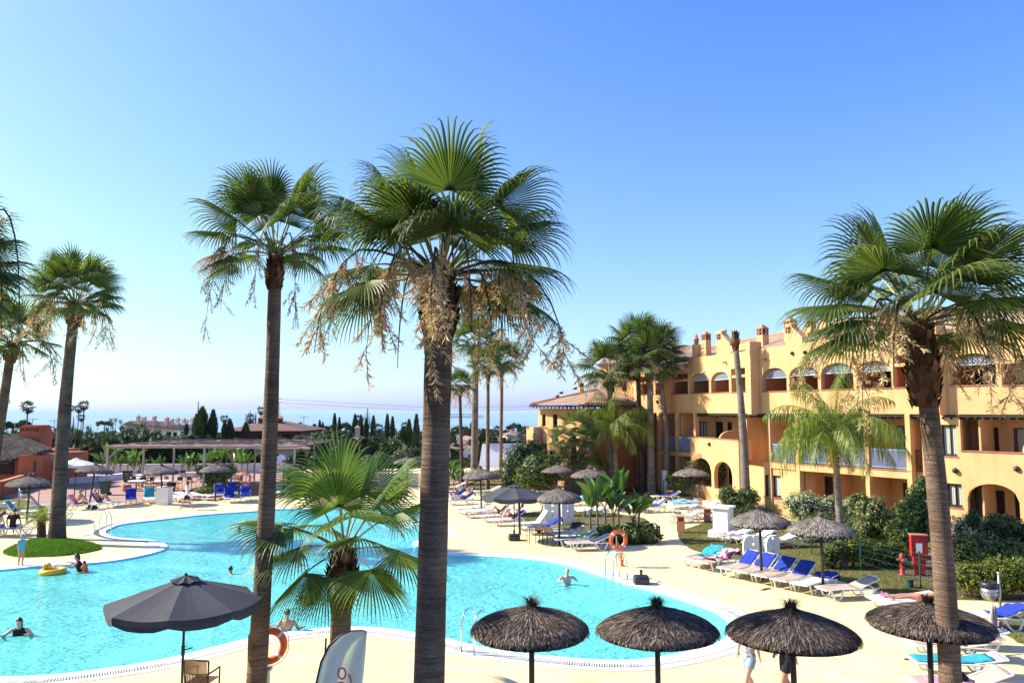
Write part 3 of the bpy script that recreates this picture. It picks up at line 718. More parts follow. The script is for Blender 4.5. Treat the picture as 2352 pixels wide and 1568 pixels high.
for x0,x1 in zip(xs[:-1],xs[1:]):
 mb.add([FP(x0,9.75 if x0>1582 else 9.15,.3),FP(x1,9.75 if x0>1582 else 9.15,.3),FP(x1,rz(x1),6.2),FP(x0,rz(x0),6.2)],[(0,1,2,3)])
 mb.add([FP(x0,rz(x0),6.2),FP(x1,rz(x1),6.2),FP(x1,9,13),FP(x0,9,13)],[(0,1,2,3)])
mb.add([FP(1480,9.0,.3),FP(1480,rz(1480),6.2),FP(1480,9,13)],[(0,1,2)])
mesh_obj('tiled_roof',mb,M['roof'],BLD)
mb=MB()
for x0,x1 in zip(xs[:-1],xs[1:]):mb.tube([FP(x0,rz(x0),6.2),FP(x1,rz(x1),6.2)],.13,6)
mesh_obj('ridge_tiles',mb,M['terracotta'],BLD)
def barrel_roof(name,quad,m,par,n=16,r=.11):
 """quad: eave0, eave1, top1, top0; rows of barrel tiles from eave to top"""
 e0,e1,t1,t0=[V(q)for q in quad]; mb=MB(); mb.add([e0,e1,t1,t0],[(0,1,2,3)])
 nr=(e1-e0).cross(t0-e0).normalized();
 if nr.z<0:nr=-nr
 for i in range(n+1):
  t=i/n; a=e0.lerp(e1,t); b=t0.lerp(t1,t)
  if(b-a).length<.2:continue
  mb.tube([a+nr*.02,b+nr*.02],r,6)
 return mesh_obj(name,mb,m,par)
Pc=AT(1560,826,60); q=[AT(1480,826,62),AT(1612,823,57.5),AT(1598,797,62),AT(1545,793,65)]
barrel_roof('tiled_roof',q,M['roof'],BLD,26,.10)
q2=[AT(1612,823,57.5),AT(1660,815,58.5),AT(1650,795,64),AT(1598,797,62)]
barrel_roof('tiled_roof',q2,M['roof'],BLD,8,.1)
cb=MB(); flat_=[AT(1552,943,62),AT(1606,943,58.2),AT(1655,943,59.5),AT(1640,943,66),AT(1552,943,66)]
zt1=AT(1612,823,57.5).z+.1
cb.add([V((p.x,p.y,8.9))for p in flat_]+[V((p.x,p.y,zt1))for p in flat_],[(i,(i+1)%5,5+(i+1)%5,5+i)for i in range(5)]+[(5,6,7,8,9)])
mesh_obj('stair_block',cb,M['plaster_shaded'],BLD)
def chimney(x0,x1,ytop,ybase,off,kind='pyr',par=BLD,Y=None):
 px=(x0+x1)/2
 if Y is None:b=FP(px,0,off); Y=b.y
 b=AT(px,ybase,Y); wd=(x1-x0)*mpp(Y)*.86; top=AT(px,ytop,Y).z; zb=b.z-1.0; H=top-zb
 ang=atan2(ta.y,ta.x)if Y is not None and par is BLD else 0.3; R=Matrix.Translation((b.x,b.y,0))@Matrix.Rotation(ang,4,'Z')
 mb=MB(); hw=wd/2*.82
 zc=top-.5*wd if kind!='round' else top-.8*wd
 lz=zc-.62*wd
 mb.box((-hw,-hw,zb),(hw,hw,lz),0,R)
 ch=mesh_obj('chimney',mb,M['plaster'],par)
 lm=MB()
 if kind=='round':
  for i in range(4):lm.lathe([(hw*.8,lz+i*.16*wd),(hw*.8,lz+i*.16*wd+.08*wd),(hw*.6,lz+i*.16*wd+.08*wd),(hw*.6,lz+(i+1)*.16*wd)],12,0,(0,0,0),R)
  lm.lathe([(hw*.95,zc-.1*wd),(hw*.95,zc),(.02,top)],12,0,(0,0,0),R)
  mesh_obj('chimney_cap',lm,M['terracotta'],ch); return ch
 for sx in(-1,1):
  for sy in(-1,1):lm.box((sx*hw-(.14*wd if sx>0 else 0),sy*hw-(.14*wd if sy>0 else 0),lz),(sx*hw+(.14*wd if sx<0 else 0),sy*hw+(.14*wd if sy<0 else 0),zc),0,R)
 for s_ in(-1,1):
  lm.box((-.05*wd,s_*hw-.05*wd,lz),(.05*wd,s_*hw+.05*wd,zc),0,R); lm.box((s_*hw-.05*wd,-.05*wd,lz),(s_*hw+.05*wd,.05*wd,zc),0,R)
  lm.box((-hw,s_*hw*.97-.03*wd,lz+.27*wd),(hw,s_*hw*.97+.03*wd,lz+.34*wd),0,R)
 lm.box((-hw*.6,-hw*.6,lz),(hw*.6,hw*.6,zc),1,R)
 mesh_obj('vent_lantern',lm,[M['trim'],M['eave']],ch)
 cm=MB()
 if kind=='wedge':
  cm.add([R@V(p)for p in[(-hw,-hw,zc),(hw,-hw,zc),(hw,hw,zc),(-hw,hw,zc),(-hw,-hw,top-.2*wd),(hw,-hw,top-.2*wd),(hw,hw,top),(-hw,hw,top)]],[(0,1,5,4),(1,2,6,5),(2,3,7,6),(3,0,4,7),(4,5,6,7)])
  w2=MB(); w2.add([R@V(p)for p in[(hw,-hw,zb),(hw*4.2,-hw,zb),(hw*4.2,hw,zb),(hw,hw,zb),(hw,-hw,zc),(hw*4.2,-hw,lz-.5*wd),(hw*4.2,hw,lz-.5*wd),(hw,hw,zc)]],[(0,1,5,4),(1,2,6,5),(2,3,7,6),(4,5,6,7)])
  mesh_obj('chimney_flank',w2,M['plaster'],ch)
 else:
  e=hw*1.12; cm.add([R@V(p)for p in[(-e,-e,zc),(e,-e,zc),(e,e,zc),(-e,e,zc),(-e,-e,zc+.06*wd),(e,-e,zc+.06*wd),(e,e,zc+.06*wd),(-e,e,zc+.06*wd),(0,0,top)]],
[(3,2,1,0),(0,1,5,4),(1,2,6,5),(2,3,7,6),(3,0,4,7),(4,5,8),(5,6,8),(6,7,8),(7,4,8)])
 mesh_obj('chimney_cap',cm,M['terracotta']if kind!='wedge' else M['plaster'],ch); return ch
chimney(1884,1908,712,766,2.2); chimney(1850,1874,729,752,6.4); chimney(1801,1830,727,760,5); chimney(1805,1832,740,786,1.2,'wedge')
chimney(1738,1765,744,768,6.4); chimney(1646,1670,757,799,1.5,'wedge'); chimney(1611,1633,760,794,5); chimney(1590,1610,767,810,2.5,'round')
WG=thing('apartment_wing','cream side wing with small square windows rising behind the tiled hip roof','building')
def flat_wall(mb,px0,px1,Y0,Y1,zb,zt,ops=(),th=.3,mi=0):
 """straight wall between two pixel columns at depths Y0,Y1, ops = (px0,px1,z0,z1)"""
 a=AT(px0,943,Y0); b=AT(px1,943,Y1); d=V((b.x-a.x,b.y-a.y,0)); L=d.length; d.normalize(); n=V((d.y,-d.x,0))
 def U(px):
  r=ray(px,943); k=r.x/r.y
  return(a.x-k*a.y)/(k*d.y-d.x)
 us=[0,L]; oo=[]
 for x0,x1,z0,z1 in ops:u0,u1=U(x0),U(x1); us+=[u0,u1]; oo.append((u0,u1,z0,z1))
 us=sorted(set(us))
 for u0,u1 in zip(us[:-1],us[1:]):
  if u1-u0<1e-5:continue
  um=(u0+u1)/2; lo=zb
  for o in sorted([o for o in oo if o[0]<um<o[1]],key=lambda o:o[2])+[(0,0,zt,zt)]:
   if o[2]-lo>.001:
    P=[a+d*u0,a+d*u1,a+d*u1-n*th,a+d*u0-n*th]
    vs_=[V((p.x,p.y,lo))for p in P]+[V((p.x,p.y,o[2]))for p in P]
    mb.add(vs_,[(0,1,5,4),(1,2,6,5),(2,3,7,6),(3,0,4,7),(4,5,6,7),(3,2,1,0)],mi)
   lo=o[3]
 return a,d,n,U
def wall_window(par,a,d,n,U,px0,px1,z0,z1,m=None,inset=.12):
 u0,u1=U(px0),U(px1); fr=MB(); c=a-n*inset
 def P(u,z):q=c+d*u; return V((q.x,q.y,z))
 for u in(u0+.04,u1-.04,(u0+u1)/2):fr.bar(P(u,z0),P(u,z1),.07,.07)
 fr.bar(P(u0,z0+.035),P(u1,z0+.035),.06,.06); fr.bar(P(u0,z1-.035),P(u1,z1-.035),.06,.06)
 w_=mesh_obj('window',fr,M['frame_dark'],par); g=MB(); g.add([P(u0,z0)-n*.05,P(u1,z0)-n*.05,P(u1,z1)-n*.05,P(u0,z1)-n*.05],[(0,1,2,3)]); mesh_obj('pane',g,m or M['glass'],w_)
zz=lambda px,py,Y:AT(px,py,Y).z
Yw=66; ops=[]
for x0,x1,y0,y1 in((1386,1393,892,850),(1415,1424,866,846),(1430,1439,864,846),(1430,1440,899,876),(1386,1394,893,879),(1414,1417,889,878),(1418.5,1420.5,889,878),(1422,1424,889,878)):
 ops.append((x0,x1,zz(x0,y0,Yw),zz(x0,y1,Yw)))
ops=ops[1:]
mb=MB(); a,d,n,U=flat_wall(mb,1379,1450,Yw,Yw-1.5,-2,zz(1400,838,Yw),ops)
q=MB(); b_=AT(1450,943,Yw-1.5); c_=F0(1463)
mb.add([(b_.x,b_.y,-2),(c_.x,c_.y,-2),(c_.x,c_.y,9.3),(b_.x,b_.y,9.3)],[(0,1,2,3)])
a2=AT(1379,943,Yw); mb.add([(a2.x,a2.y,-2),(a2.x+1,a2.y+8,-2),(a2.x+1,a2.y+8,zz(1400,838,Yw)),(a2.x,a2.y,zz(1400,838,Yw))],[(0,1,2,3)])
mesh_obj('wall',mb,M['plaster'],WG)
for x0,x1,z0,z1 in ops:wall_window(WG,a,d,n,U,x0,x1,z0,z1)
q=[AT(1376,838,Yw-.6),AT(1462,834,Yw-2),AT(1466,818,Yw+4),AT(1392,822,Yw+5)]
barrel_roof('tiled_roof',q,M['roof'],WG,20,.1)
PV=thing('pavilion_house','two storey ochre house with broad hipped tile roof at the far end of the block','building')
Ye=61
eL=AT(1221,928,Ye+1); eR=AT(1456,927,Ye-3); pk=AT(1381,893,Ye+3.5); bL=AT(1262,922,Ye+12); mid=AT(1346,928,Ye-5.2); bR=AT(1470,905,Ye+8)
mb=MB(); pk2=AT(1375,893,Ye+5)
mb.add([eL,mid,pk,bL+V((0,0,.2))],[(0,1,2,3)]);
mesh_obj('tiled_roof',mb,M['roof'],PV)
barrel_roof('tiled_roof',[mid,eR,pk+V((.4,0,0)),pk],M['roof'],PV,17,.12)
mb=MB(); mb.add([bL,bR,pk],[(0,1,2)]); mb.add([eR,bR,pk],[(0,1,2)]); mb.add([eL,bL,pk],[(0,1,2)]); mesh_obj('tiled_roof',mb,M['roof'],PV)
mb=MB()
for s0,s1 in((eL,pk),(mid,pk),(eR,pk),(eL,bL)):mb.tube([s0,s1],.13,6)
mesh_obj('ridge_tiles',mb,M['terracotta'],PV)
mb=MB()
for s0,s1 in((eL,mid),(mid,eR)):
 mb.bar(s0-V((0,-.3,.14)),s1-V((0,-.3,.14)),.5,.16)
 k=int((s1-s0).length/.5)
 for i in range(k):p=s0.lerp(s1,(i+.5)/k)-V((0,0,.26)); mb.bar(p,p+V((0,.6,0)),.1,.12)
mesh_obj('eave_beams',mb,M['eave'],PV)
ze=eL.z-.35
ops=[(1245,1253,zz(1249,979,Ye),zz(1249,951,Ye)),(1270,1280,zz(1275,982,Ye),zz(1275,951,Ye)),(1243,1256,.4,zz(1249,1010,Ye)),(1262,1295,.6,2.9)]
mb=MB(); a,d,n,U=flat_wall(mb,1240.5,1350,Ye+1,Ye-3.4,-2,ze,ops); mesh_obj('wall',mb,M['plaster'],PV)
for o_ in ops:wall_window(PV,a,d,n,U,*o_)
mb=MB(); a,d,n,U=flat_wall(mb,1350,1455,Ye-3.4,Ye+.5,-2,ze,[(1372,1384,.2,2.3)]); mesh_obj('wall',mb,M['plaster_shaded'],PV); wall_window(PV,a,d,n,U,1372,1384,.2,2.3)
mb=MB(); flat_wall(mb,1236,1240.5,Ye+9,Ye+1,-2,ze); mesh_obj('wall',mb,M['plaster'],PV)
zt_=zz(1233,980,Ye-3)
mb=MB(); flat_wall(mb,1209,1234,Ye-2,Ye-3.2,zz(1220,1011,Ye-3),zt_); flat_wall(mb,1209,1211.5,Ye-2,Ye-2.1,-2,zt_-.02); flat_wall(mb,1234,1240,Ye-3.2,Ye-1,-2,zt_-.01)
flat_wall(mb,1241,1275,Ye-2.8,Ye-4,zz(1250,1018,Ye-3),zt_-.15); flat_wall(mb,1241,1244,Ye-2.8,Ye-2.9,-2,zt_-.17)
mesh_obj('terrace_wall',mb,M['plaster'],PV)
mb=MB(); mb.bar(AT(1208,979,Ye-2),AT(1256,983,Ye-2.6),.4,.08); mesh_obj('coping_tiles',mb,M['trim'],PV)
chimney(1328,1342,875,903,0,'pyr',PV,Ye+3)
HW=thing('unseen_shade_block','unseen ochre block added left of the viewpoint to shade the nearest palms','building',(-13,-12,0))  # added out of view, sized to cast shade on the near trunks
mesh_obj('wall',MB().box((-9,0,-1),(0,25.3,13.2)),M['plaster'],HW); mesh_obj('parapet',MB().box((-9.1,-.1,13.2),(.1,25.4,13.5)),M['trim'],HW)
for zf in(1,4.2,7.4,10.4):
 for k in range(6):mesh_obj('window',MB().box((.004,1.6+4*k,zf),(.05,3.6+4*k,zf+1.7)),M['glass'],HW)
mb=MB(); p=FP(2196,7.2,1.9); mb.cbox(p,(.1,.35,.5),0,.4); mesh_obj('fire_box',mb,M['red'],BLD)
def leafm(name,ramp,transl=.25,rough=.45,spec=.4):return mat(name,(.1,.2,.05),rough,ramp=ramp,transl=transl,spec=spec)
M['fan']=leafm('fan_palm_leaf',[(0,(.045,.075,.016)),(.5,(.082,.125,.026)),(1,(.155,.19,.045))],.32,.45,.35)
M['fan_bright']=leafm('young_fan_leaf',[(0,(.055,.10,.018)),(.5,(.095,.155,.025)),(1,(.17,.24,.045))],.38,.45,.35)
M['dry_leaf']=leafm('dry_palm_leaf',[(0,(.16,.07,.03)),(1,(.33,.17,.07))],.2,.7)
M['dead_leaf']=leafm('straw_palm_leaf',[(0,(.22,.16,.08)),(1,(.42,.32,.17))],.2,.8)
M['petiole']=mat('leaf_stalk',(.14,.15,.045),.5)
M['flower']=leafm('dry_palm_flowers',[(0,(.50,.31,.16)),(.5,(.66,.46,.26)),(1,(.80,.62,.40))],.15,.9,.1)
M['flower_dark']=leafm('brown_palm_flowers',[(0,(.17,.09,.06)),(1,(.34,.20,.13))],.15,.9,.1)
M['stalk']=mat('flower_stalk_bark',(.045,.028,.02),.7)
M['boot']=mat('old_leaf_bases',(.16,.08,.04),.9,ramp=[(0,(.05,.025,.015)),(.6,(.14,.065,.03)),(1,(.30,.18,.10))],n1=(8,4,.6,1.3),spec=.1)
def bark_mat(name,c,rs=9.0):
 m=mat(name,c,.95,n1=(2.2,6,.65,1.35),spec=.1); nt=m.node_tree; N=nt.nodes; L=nt.links; b=N['Principled BSDF']; src=b.inputs['Base Color'].links[0].from_socket
 tc=N.new('ShaderNodeTexCoord')
 w1=N.new('ShaderNodeTexNoise'); w1.inputs['Scale'].default_value=1; w1.inputs['Detail'].default_value=4; w1.inputs['Distortion'].default_value=.6; mq=N.new('ShaderNodeMapping'); mq.inputs['Scale'].default_value=(1.6,1.6,rs*3.6)
 vt=N.new('ShaderNodeTexVoronoi'); mp=N.new('ShaderNodeMapping'); mp.inputs['Scale'].default_value=(30,30,13); vt.feature='DISTANCE_TO_EDGE'; vt.inputs['Scale'].default_value=1
 L.new(tc.outputs['Object'],mq.inputs[0]); L.new(mq.outputs[0],w1.inputs['Vector']); L.new(tc.outputs['Object'],mp.inputs[0]); L.new(mp.outputs[0],vt.inputs['Vector'])
 st=N.new('ShaderNodeMapRange'); st.inputs['From Max'].default_value=.07; st.inputs['To Min'].default_value=.62; L.new(vt.outputs['Distance'],st.inputs['Value'])
 mu=N.new('ShaderNodeMath'); mu.operation='MULTIPLY'; L.new(w1.outputs['Fac'],mu.inputs[0]); L.new(st.outputs[0],mu.inputs[1])
 mr=N.new('ShaderNodeMapRange'); mr.inputs['From Min'].default_value=.2; mr.inputs['From Max'].default_value=.62; mr.inputs['To Min'].default_value=.45; mr.inputs['To Max'].default_value=1.3; L.new(mu.outputs[0],mr.inputs['Value'])
 cb=N.new('ShaderNodeCombineColor')
 for k in('Red','Green','Blue'):L.new(mr.outputs[0],cb.inputs[k])
 mx=N.new('ShaderNodeMix'); mx.data_type='RGBA'; mx.blend_type='MULTIPLY'; mx.inputs['Factor'].default_value=1
 L.new(src,mx.inputs['A']); L.new(cb.outputs[0],mx.inputs['B']); L.new(mx.outputs['Result'],b.inputs['Base Color'])
 bp=N.new('ShaderNodeBump'); bp.inputs['Strength'].default_value=.9; bp.inputs['Distance'].default_value=.03; L.new(mu.outputs[0],bp.inputs['Height']); L.new(bp.outputs[0],b.inputs['Normal'])
 return m
M['bark']=bark_mat('ringed_palm_bark',(.18,.122,.085)); M['bark_dark']=bark_mat('dark_palm_bark',(.10,.078,.062),7)
M['bark_grey']=bark_mat('grey_palm_bark',(.20,.17,.14)); M['limewash']=mat('lime_washed_bark',(.75,.73,.68),.9,n1=(4,4,.8,1.05),bump=(8,.5,.02))
M['twig']=mat('brown_twigs',(.09,.06,.04),.9)
def fan_leaf(mb,C,az,el,Lp,R,nseg=36,steps=6,droop=.9,spread=112,rnd=None,mi=0,stalk=None,roll=0.0,width=1.0):
 """C crown centre, az/el direction of the stalk, Lp stalk length, R blade radius"""
 rnd=rnd or random
 h=V((cos(az),sin(az),0)); d=(h*cos(el)+V((0,0,1))*sin(el)).normalized()
 pts=[V(C)]; p=V(C); dd=V(d); ns=5
 for i in range(ns):
  dd=(dd+V((0,0,-1))*(.05+.05*droop)*max(0,cos(el))*(i/ns)*2).normalized(); p=p+dd*(Lp/ns); pts.append(V(p))
 if stalk is not None:stalk.tube(pts,[R*.020]+[R*.014]*(ns-1)+[R*.008],4,cap=False)
 a=(dd+V((0,0,-1))*.18*cos(el)).normalized()
 side=a.cross(V((0,0,1)));
 if side.length<.05:side=V((-sin(az),cos(az),0))
 side.normalize(); n=side.cross(a).normalized()
 if roll:Rm=Matrix.Rotation(roll,3,a); side=Rm@side; n=Rm@n
 sp=radians(spread); dth=2*sp/nseg; st=R/steps
 for i in range(nseg):
  th=-sp+dth*(i+.5); c,s_=cos(th),sin(th)
  k_r=(1.0-.22*(abs(th)/sp)**2)*rnd.uniform(.93,1.05)
  dirv=(a*c+side*s_-n*(.30*abs(s_)**1.5)).normalized(); lat=(side*c-a*s_).normalized()
  q=V(p); cur=V(dirv); L_,C_,R_=[],[],[]; dr=droop*rnd.uniform(.75,1.3)
  for k in range(steps+1):
   t=k/steps; r=t*R*k_r
   w=r*dth*.5*1.02 if t<.48 else .48*R*k_r*dth*.5*1.02*max(.0,1-(t-.48)/.52)**.8
   w*=width
   if t==0:w=R*.004
   w=max(w,.0012)
   L_.append(q-lat*w-n*w*.55); R_.append(q+lat*w-n*w*.55); C_.append(q+n*w*.15)
   if t>.42:cur=(cur+V((0,0,-1))*dr*(t-.38)**1.1*(3.2/steps)*3.1).normalized()
   q=q+cur*(st*k_r)
  o=len(mb.v); mb.v+=[tuple(x)for k in range(steps+1)for x in(L_[k],C_[k],R_[k])]
  for k in range(steps):
   b0=o+k*3; b1=b0+3
   mb.f.append((b0,b0+1,b1+1,b1)); mb.f.append((b0+1,b0+2,b1+2,b1+1)); mb.m+=[mi,mi]
 return p
def dangle(mb,st,C,az,reach,rise,hang,rnd,dens=1.0,size=1.0):
 """arching flower stalk with hanging bunches"""
 h=V((cos(az),sin(az),0)); pts=[]
 for i in range(9):
  t=i/8; pts.append(V(C)+h*(reach*(1-(1-t)**1.6))+V((0,0,rise*4*t*(1-t*.95)*.9-hang*max(0,t-.45)**1.5*2.4)))
 st.tube(pts,[.022*size,.02*size,.018*size,.016*size,.014*size,.012*size,.01*size,.008*size,.005*size],4,cap=False)
 for j in range(int(11*dens)):
  t=rnd.uniform(.4,1.0); i=min(7,int(t*8)); b=pts[i].lerp(pts[i+1],t*8-i); L=rnd.uniform(.25,.55)*size
  d0=V((rnd.gauss(0,.5),rnd.gauss(0,.5),-1)).normalized(); st.tube([b,b+d0*L],.005*size,3,cap=False)
  for k in range(int(26*dens)):
   q=b+d0*L*rnd.uniform(.15,1.1); d=(d0+V((rnd.gauss(0,.8),rnd.gauss(0,.8),rnd.gauss(-.1,.6)))).normalized(); l=rnd.uniform(.06,.13)*size
   s=d.cross(V((rnd.gauss(0,1),rnd.gauss(0,1),rnd.gauss(0,1)))).normalized()*.0065*size
   mb.add([q-s*.4,q+s*.4,q+d*l*.6+s,q+d*l*.6-s,q+d*l],[(0,1,2,3),(3,2,4)])
def trunk_mesh(base,top,r0,r1,flare=1.35,n=16,bend=(0,0),jitter=.02,segs=22):
 mb=MB(); pts=[]; rs=[]
 L=(V(top)-V(base)).length
 for i in range(segs+1):
  t=i/segs; p=V(base).lerp(V(top),t); b=sin(pi*t); p+=V((bend[0]*b,bend[1]*b,0))
  f=1+(flare-1)*math.exp(-t*L/.45); rs.append((r0+(r1-r0)*t)*f*(1+random.uniform(-jitter,jitter))); pts.append(p)
 mb.tube(pts,rs,n); return mb
def boots(mb,top,r,length,n=60,size=.12,rnd=random,down=V((0,0,-1)),swell=1.0):
 """old leaf bases round the top of the trunk"""
 for i in range(n):
  t=(i+rnd.random())/n; a=i*2.39996+rnd.uniform(-.3,.3); z=V(top)+V(down)*(length*(1-t)); rr=r*(1+.35*swell*sin(pi*min(1,t*1.1)))
  h=V((cos(a),sin(a),0)); s=V((-sin(a),cos(a),0)); u=V((0,0,1)); k=size*rnd.uniform(.7,1.4)
  b=z+h*rr*.75; tip=b+(h*.55+u*.95+s*rnd.uniform(-.4,.4))*k; w=k*.42
  mb.add([b-s*w-u*k*.5,b+s*w-u*k*.5,b+s*w*.8+u*k*.3+h*k*.28,b-s*w*.8+u*k*.3+h*k*.28,tip,b+u*k*.2-h*.02],[(0,1,2,3),(3,2,4),(2,1,5),(2,5,4),(5,0,3),(4,5,3)])
def crown_fan(rnd,Rc,n=34,nseg=36,steps=6,low=-55,high=82,droop=.9,lp=.42,rb=.62,stalk=None,mb=None,skew=1.0,roll=.3,clear=False):
 mb=mb or MB()
 for i in range(n):
  t=(i+.5)/n; az=i*2.39996+rnd.uniform(-.25,.25); el=radians(high-(high-low)*t**skew+rnd.uniform(-7,7))
  if clear and el<radians(34)and sin(az)<-.35:continue
  R=Rc*rb*(rnd.uniform(.85,1.05))*(.82+.18*sin(pi*min(1,t+.15))); fan_leaf(mb,V((0,0,0))+V((cos(az),sin(az),0))*Rc*.03,az,el,Rc*lp*rnd.uniform(.85,1.1)*(1+.35*max(0,sin(el))),R,nseg,steps,droop*(1+.1*t),108,rnd,stalk=stalk,roll=rnd.uniform(-roll,roll))
 return mb
def palm(base,top,r0,r1,Rc,label,seed,near=True,nleaf=34,nseg=36,steps=6,low=-55,high=82,droop=.9,boot_len=.9,boot_r=1.35,flowers=10,fmat='flower',bmat='bark',dead=3,group='fan palms round the pool',leafmat='fan',bend=(0,0),fsize=1.0,fdens=1.0,lp=.42,rb=.62,flare=1.35,fans=None,hang=1.0):
 rnd=random.Random(seed); random.seed(seed); Rc*=1.12; low=max(low,-60)*.35+16; lp*=1.12
 base=V(base); top=V(top); root=thing('fan_palm',label,'palm tree',base,0,group)
 ax=(top-base).normalized(); T=top-base
 mesh_obj('trunk',trunk_mesh(V((0,0,-.15)),T,r0,r1,flare,18 if near else 10,bend),M[bmat],root,smooth=True)
 bm_=MB(); rr=r1*boot_r
 L=boot_len; k=6; pts=[T-ax*L*(1-i/k)+V((0,0,0))for i in range(k+1)]; bm_.tube(pts+[T+ax*.15],[r1*1.02,rr*.95,rr,rr*1.02,rr*.95,rr*.8,rr*.6,.02],12)
 boots(bm_,T,rr,L,int((90 if near else 30)),(.11 if near else .16)*max(r1/.15,.8),rnd,-ax); mesh_obj('leaf_bases',bm_,M['boot'],root)
 st=MB(); cm=crown_fan(rnd,Rc,nleaf,nseg,steps,low,high,droop,lp,rb,st,clear=near)
 if fans:
  for az,el,Lp,R,roll in fans:fan_leaf(cm,V((0,0,0)),radians(az),radians(el),Lp,R,nseg+6,steps+1,droop,112,rnd,stalk=st,roll=roll)
 c=mesh_obj('crown',cm,M[leafmat],root); c.location=T
 s=mesh_obj('leaf_stalks',st,M['petiole'],root); s.location=T
 if dead:
  dm=MB()
  for i in range(dead):
   az=rnd.uniform(0,6.28); fan_leaf(dm,V((0,0,-.1)),az,radians(rnd.uniform(-65,-30)),Rc*.35,Rc*.5,22,steps,1.6,90,rnd)
  d_=mesh_obj('dead_fronds',dm,M['dry_leaf'],root); d_.location=T
 if flowers:
  fm=MB(); fs=MB()
  for i in range(flowers):
   az=i*6.283/flowers+rnd.uniform(-.35,.35); dangle(fm,fs,V((0,0,.05)),az,Rc*rnd.uniform(.5,.92),Rc*rnd.uniform(.05,.22),Rc*rnd.uniform(.5,.95)*hang,rnd,fdens,fsize)
  f_=mesh_obj('flower_clusters',fm,M[fmat],root); f_.location=T; g_=mesh_obj('flower_stalks',fs,M['stalk'],root); g_.location=T
 return root
def base_top(bx,by,tx,ty,Y=None):
 b=G(bx,by)if Y is None else V((AT(bx,943,Y).x,Y,0))
 return b,AT(tx,ty,b.y)
Y=11.0; b=AT(985,943,Y); b.z=0; b.x=AT(983,1600,Y).x
t=AT(1012,640,Y); lean=(t-AT(985,1568,Y)); b=t-lean*((t.z)/(lean.z))if lean.z else b
CENTRE=palm(b,t,.225,.19,1.82,'tallest fan palm in the middle with thick ringed trunk and hanging cream flower bunches',21,nleaf=22,nseg=46,steps=9,droop=1.2,low=-34,high=74,boot_len=.85,boot_r=1.25,flowers=10,dead=0,fsize=1.1,fdens=2.0,flare=1.0,
fans=[(250,48,.95,1.25,.1),(290,45,.9,1.3,-.1),(200,5,1.1,1.1,0),(-10,22,1.0,1.2,0),(172,2,1.2,1.1,.1),(170,22,1.1,1.1,-.1),(5,0,1.1,1.0,0)],hang=.74)
cs=MB()
for az,reach,up,dn in((300,.45,.75,1.0),(320,.62,.55,.9),(285,.3,.9,1.9),(200,.9,.2,1.0),(250,.5,.1,1.3),(340,.8,.1,1.1),(190,.6,.1,1.5),(10,.9,.15,1.0)):
 a=radians(az); h=V((cos(a),sin(a),0)); pts=[V((0,0,0))+h*reach*(1-(1-k/10)**2)+V((0,0,up*sin(pi*min(1,k/10*1.15))*1.0-dn*max(0,k/10-.5)**1.2*2))for k in range(11)]
 cs.tube(pts,[.018]*6+[.014,.012,.010,.008,.005],5)
o=mesh_obj('old_flower_stalks',cs,M['stalk'],CENTRE); o.location=t-b
Y=16.0; t=AT(633,584,Y); q=AT(587,1568,Y); ln=t-q; b=t-ln*(t.z/ln.z)
palm(b,t,.20,.125,1.74,'slim leaning fan palm left of the tallest one with one rust brown frond',5,nleaf=27,nseg=38,steps=7,droop=.95,low=-38,high=80,boot_len=.75,boot_r=1.35,flowers=8,fmat='flower_dark',dead=0,bend=(.06,0),flare=1.1,bmat='bark',fdens=1.3,fsize=.8,fans=[(255,20,.6,.85,0),(250,62,.9,.95,.2),(185,-5,1.0,.8,0)])
dm=MB(); fan_leaf(dm,V((0,0,0)),radians(184),radians(14),1.0,.95,30,7,1.3,80,random.Random(3));
d=mesh_obj('dead_fronds',dm,M['dry_leaf'],bpy.data.objects[-1]if False else[o_ for o_ in bpy.data.objects if o_.get('label','').startswith('slim leaning fan palm left')][0]); d.location=t-b
Y=12.0; t=AT(2112,750,Y); q=AT(2172,1568,Y); ln=t-q; b=t-ln*(t.z/ln.z)
RP=palm(b,t,.17,.135,1.85,'leaning fan palm in the lower right corner before the arcades with shaggy trunk top',33,nleaf=25,nseg=42,steps=8,droop=1.0,low=-38,high=74,boot_len=1.25,boot_r=1.75,flowers=9,hang=.8,dead=0,bend=(.10,0),flare=1.1,fsize=1.05,fdens=1.5,bmat='bark',
fans=[(262,42,.75,1.2,0),(185,14,1.15,1.0,0),(190,4,1.0,1.0,0),(300,25,1.1,1.2,0),(330,12,1.1,1.2,.2),(195,40,1.0,1.0,0)])
Y=16.5; t=AT(790,1262,Y); b=AT(788,943,Y); b.z=0
palm(b,t,.215,.21,2.25,'young bright green fan palm standing before the pool behind the feather flag',12,nleaf=9,nseg=42,steps=8,droop=.8,low=-28,high=60,boot_len=1.15,boot_r=1.35,flowers=0,dead=0,leafmat='fan_bright',flare=1.0,lp=.42,rb=.60,bmat='bark',
fans=[(268,66,1.05,1.30,0),(295,28,1.25,1.15,-.1),(120,74,1.3,1.5,0),(62,62,1.3,1.45,0),(185,12,.95,1.35,0),(176,28,1.2,1.2,0),(-5,8,1.2,1.35,0),(-38,-12,.9,1.25,0),(215,-18,.9,1.2,0),(12,40,1.3,1.2,0),(250,-30,.8,1.1,0)])
Y=13.0; t=AT(-150,640,Y); b=V((t.x-.4,t.y,0))
LP=palm(b,t,.2,.15,1.5,'fan palm at the left edge with only frond tips and bare stalks showing',44,nleaf=26,nseg=36,steps=7,droop=1.0,low=-35,flowers=6,dead=1,boot_len=.8,fans=[(-5,20,.9,1.05,0),(-10,-5,.9,1.05,0)])
cs=MB()
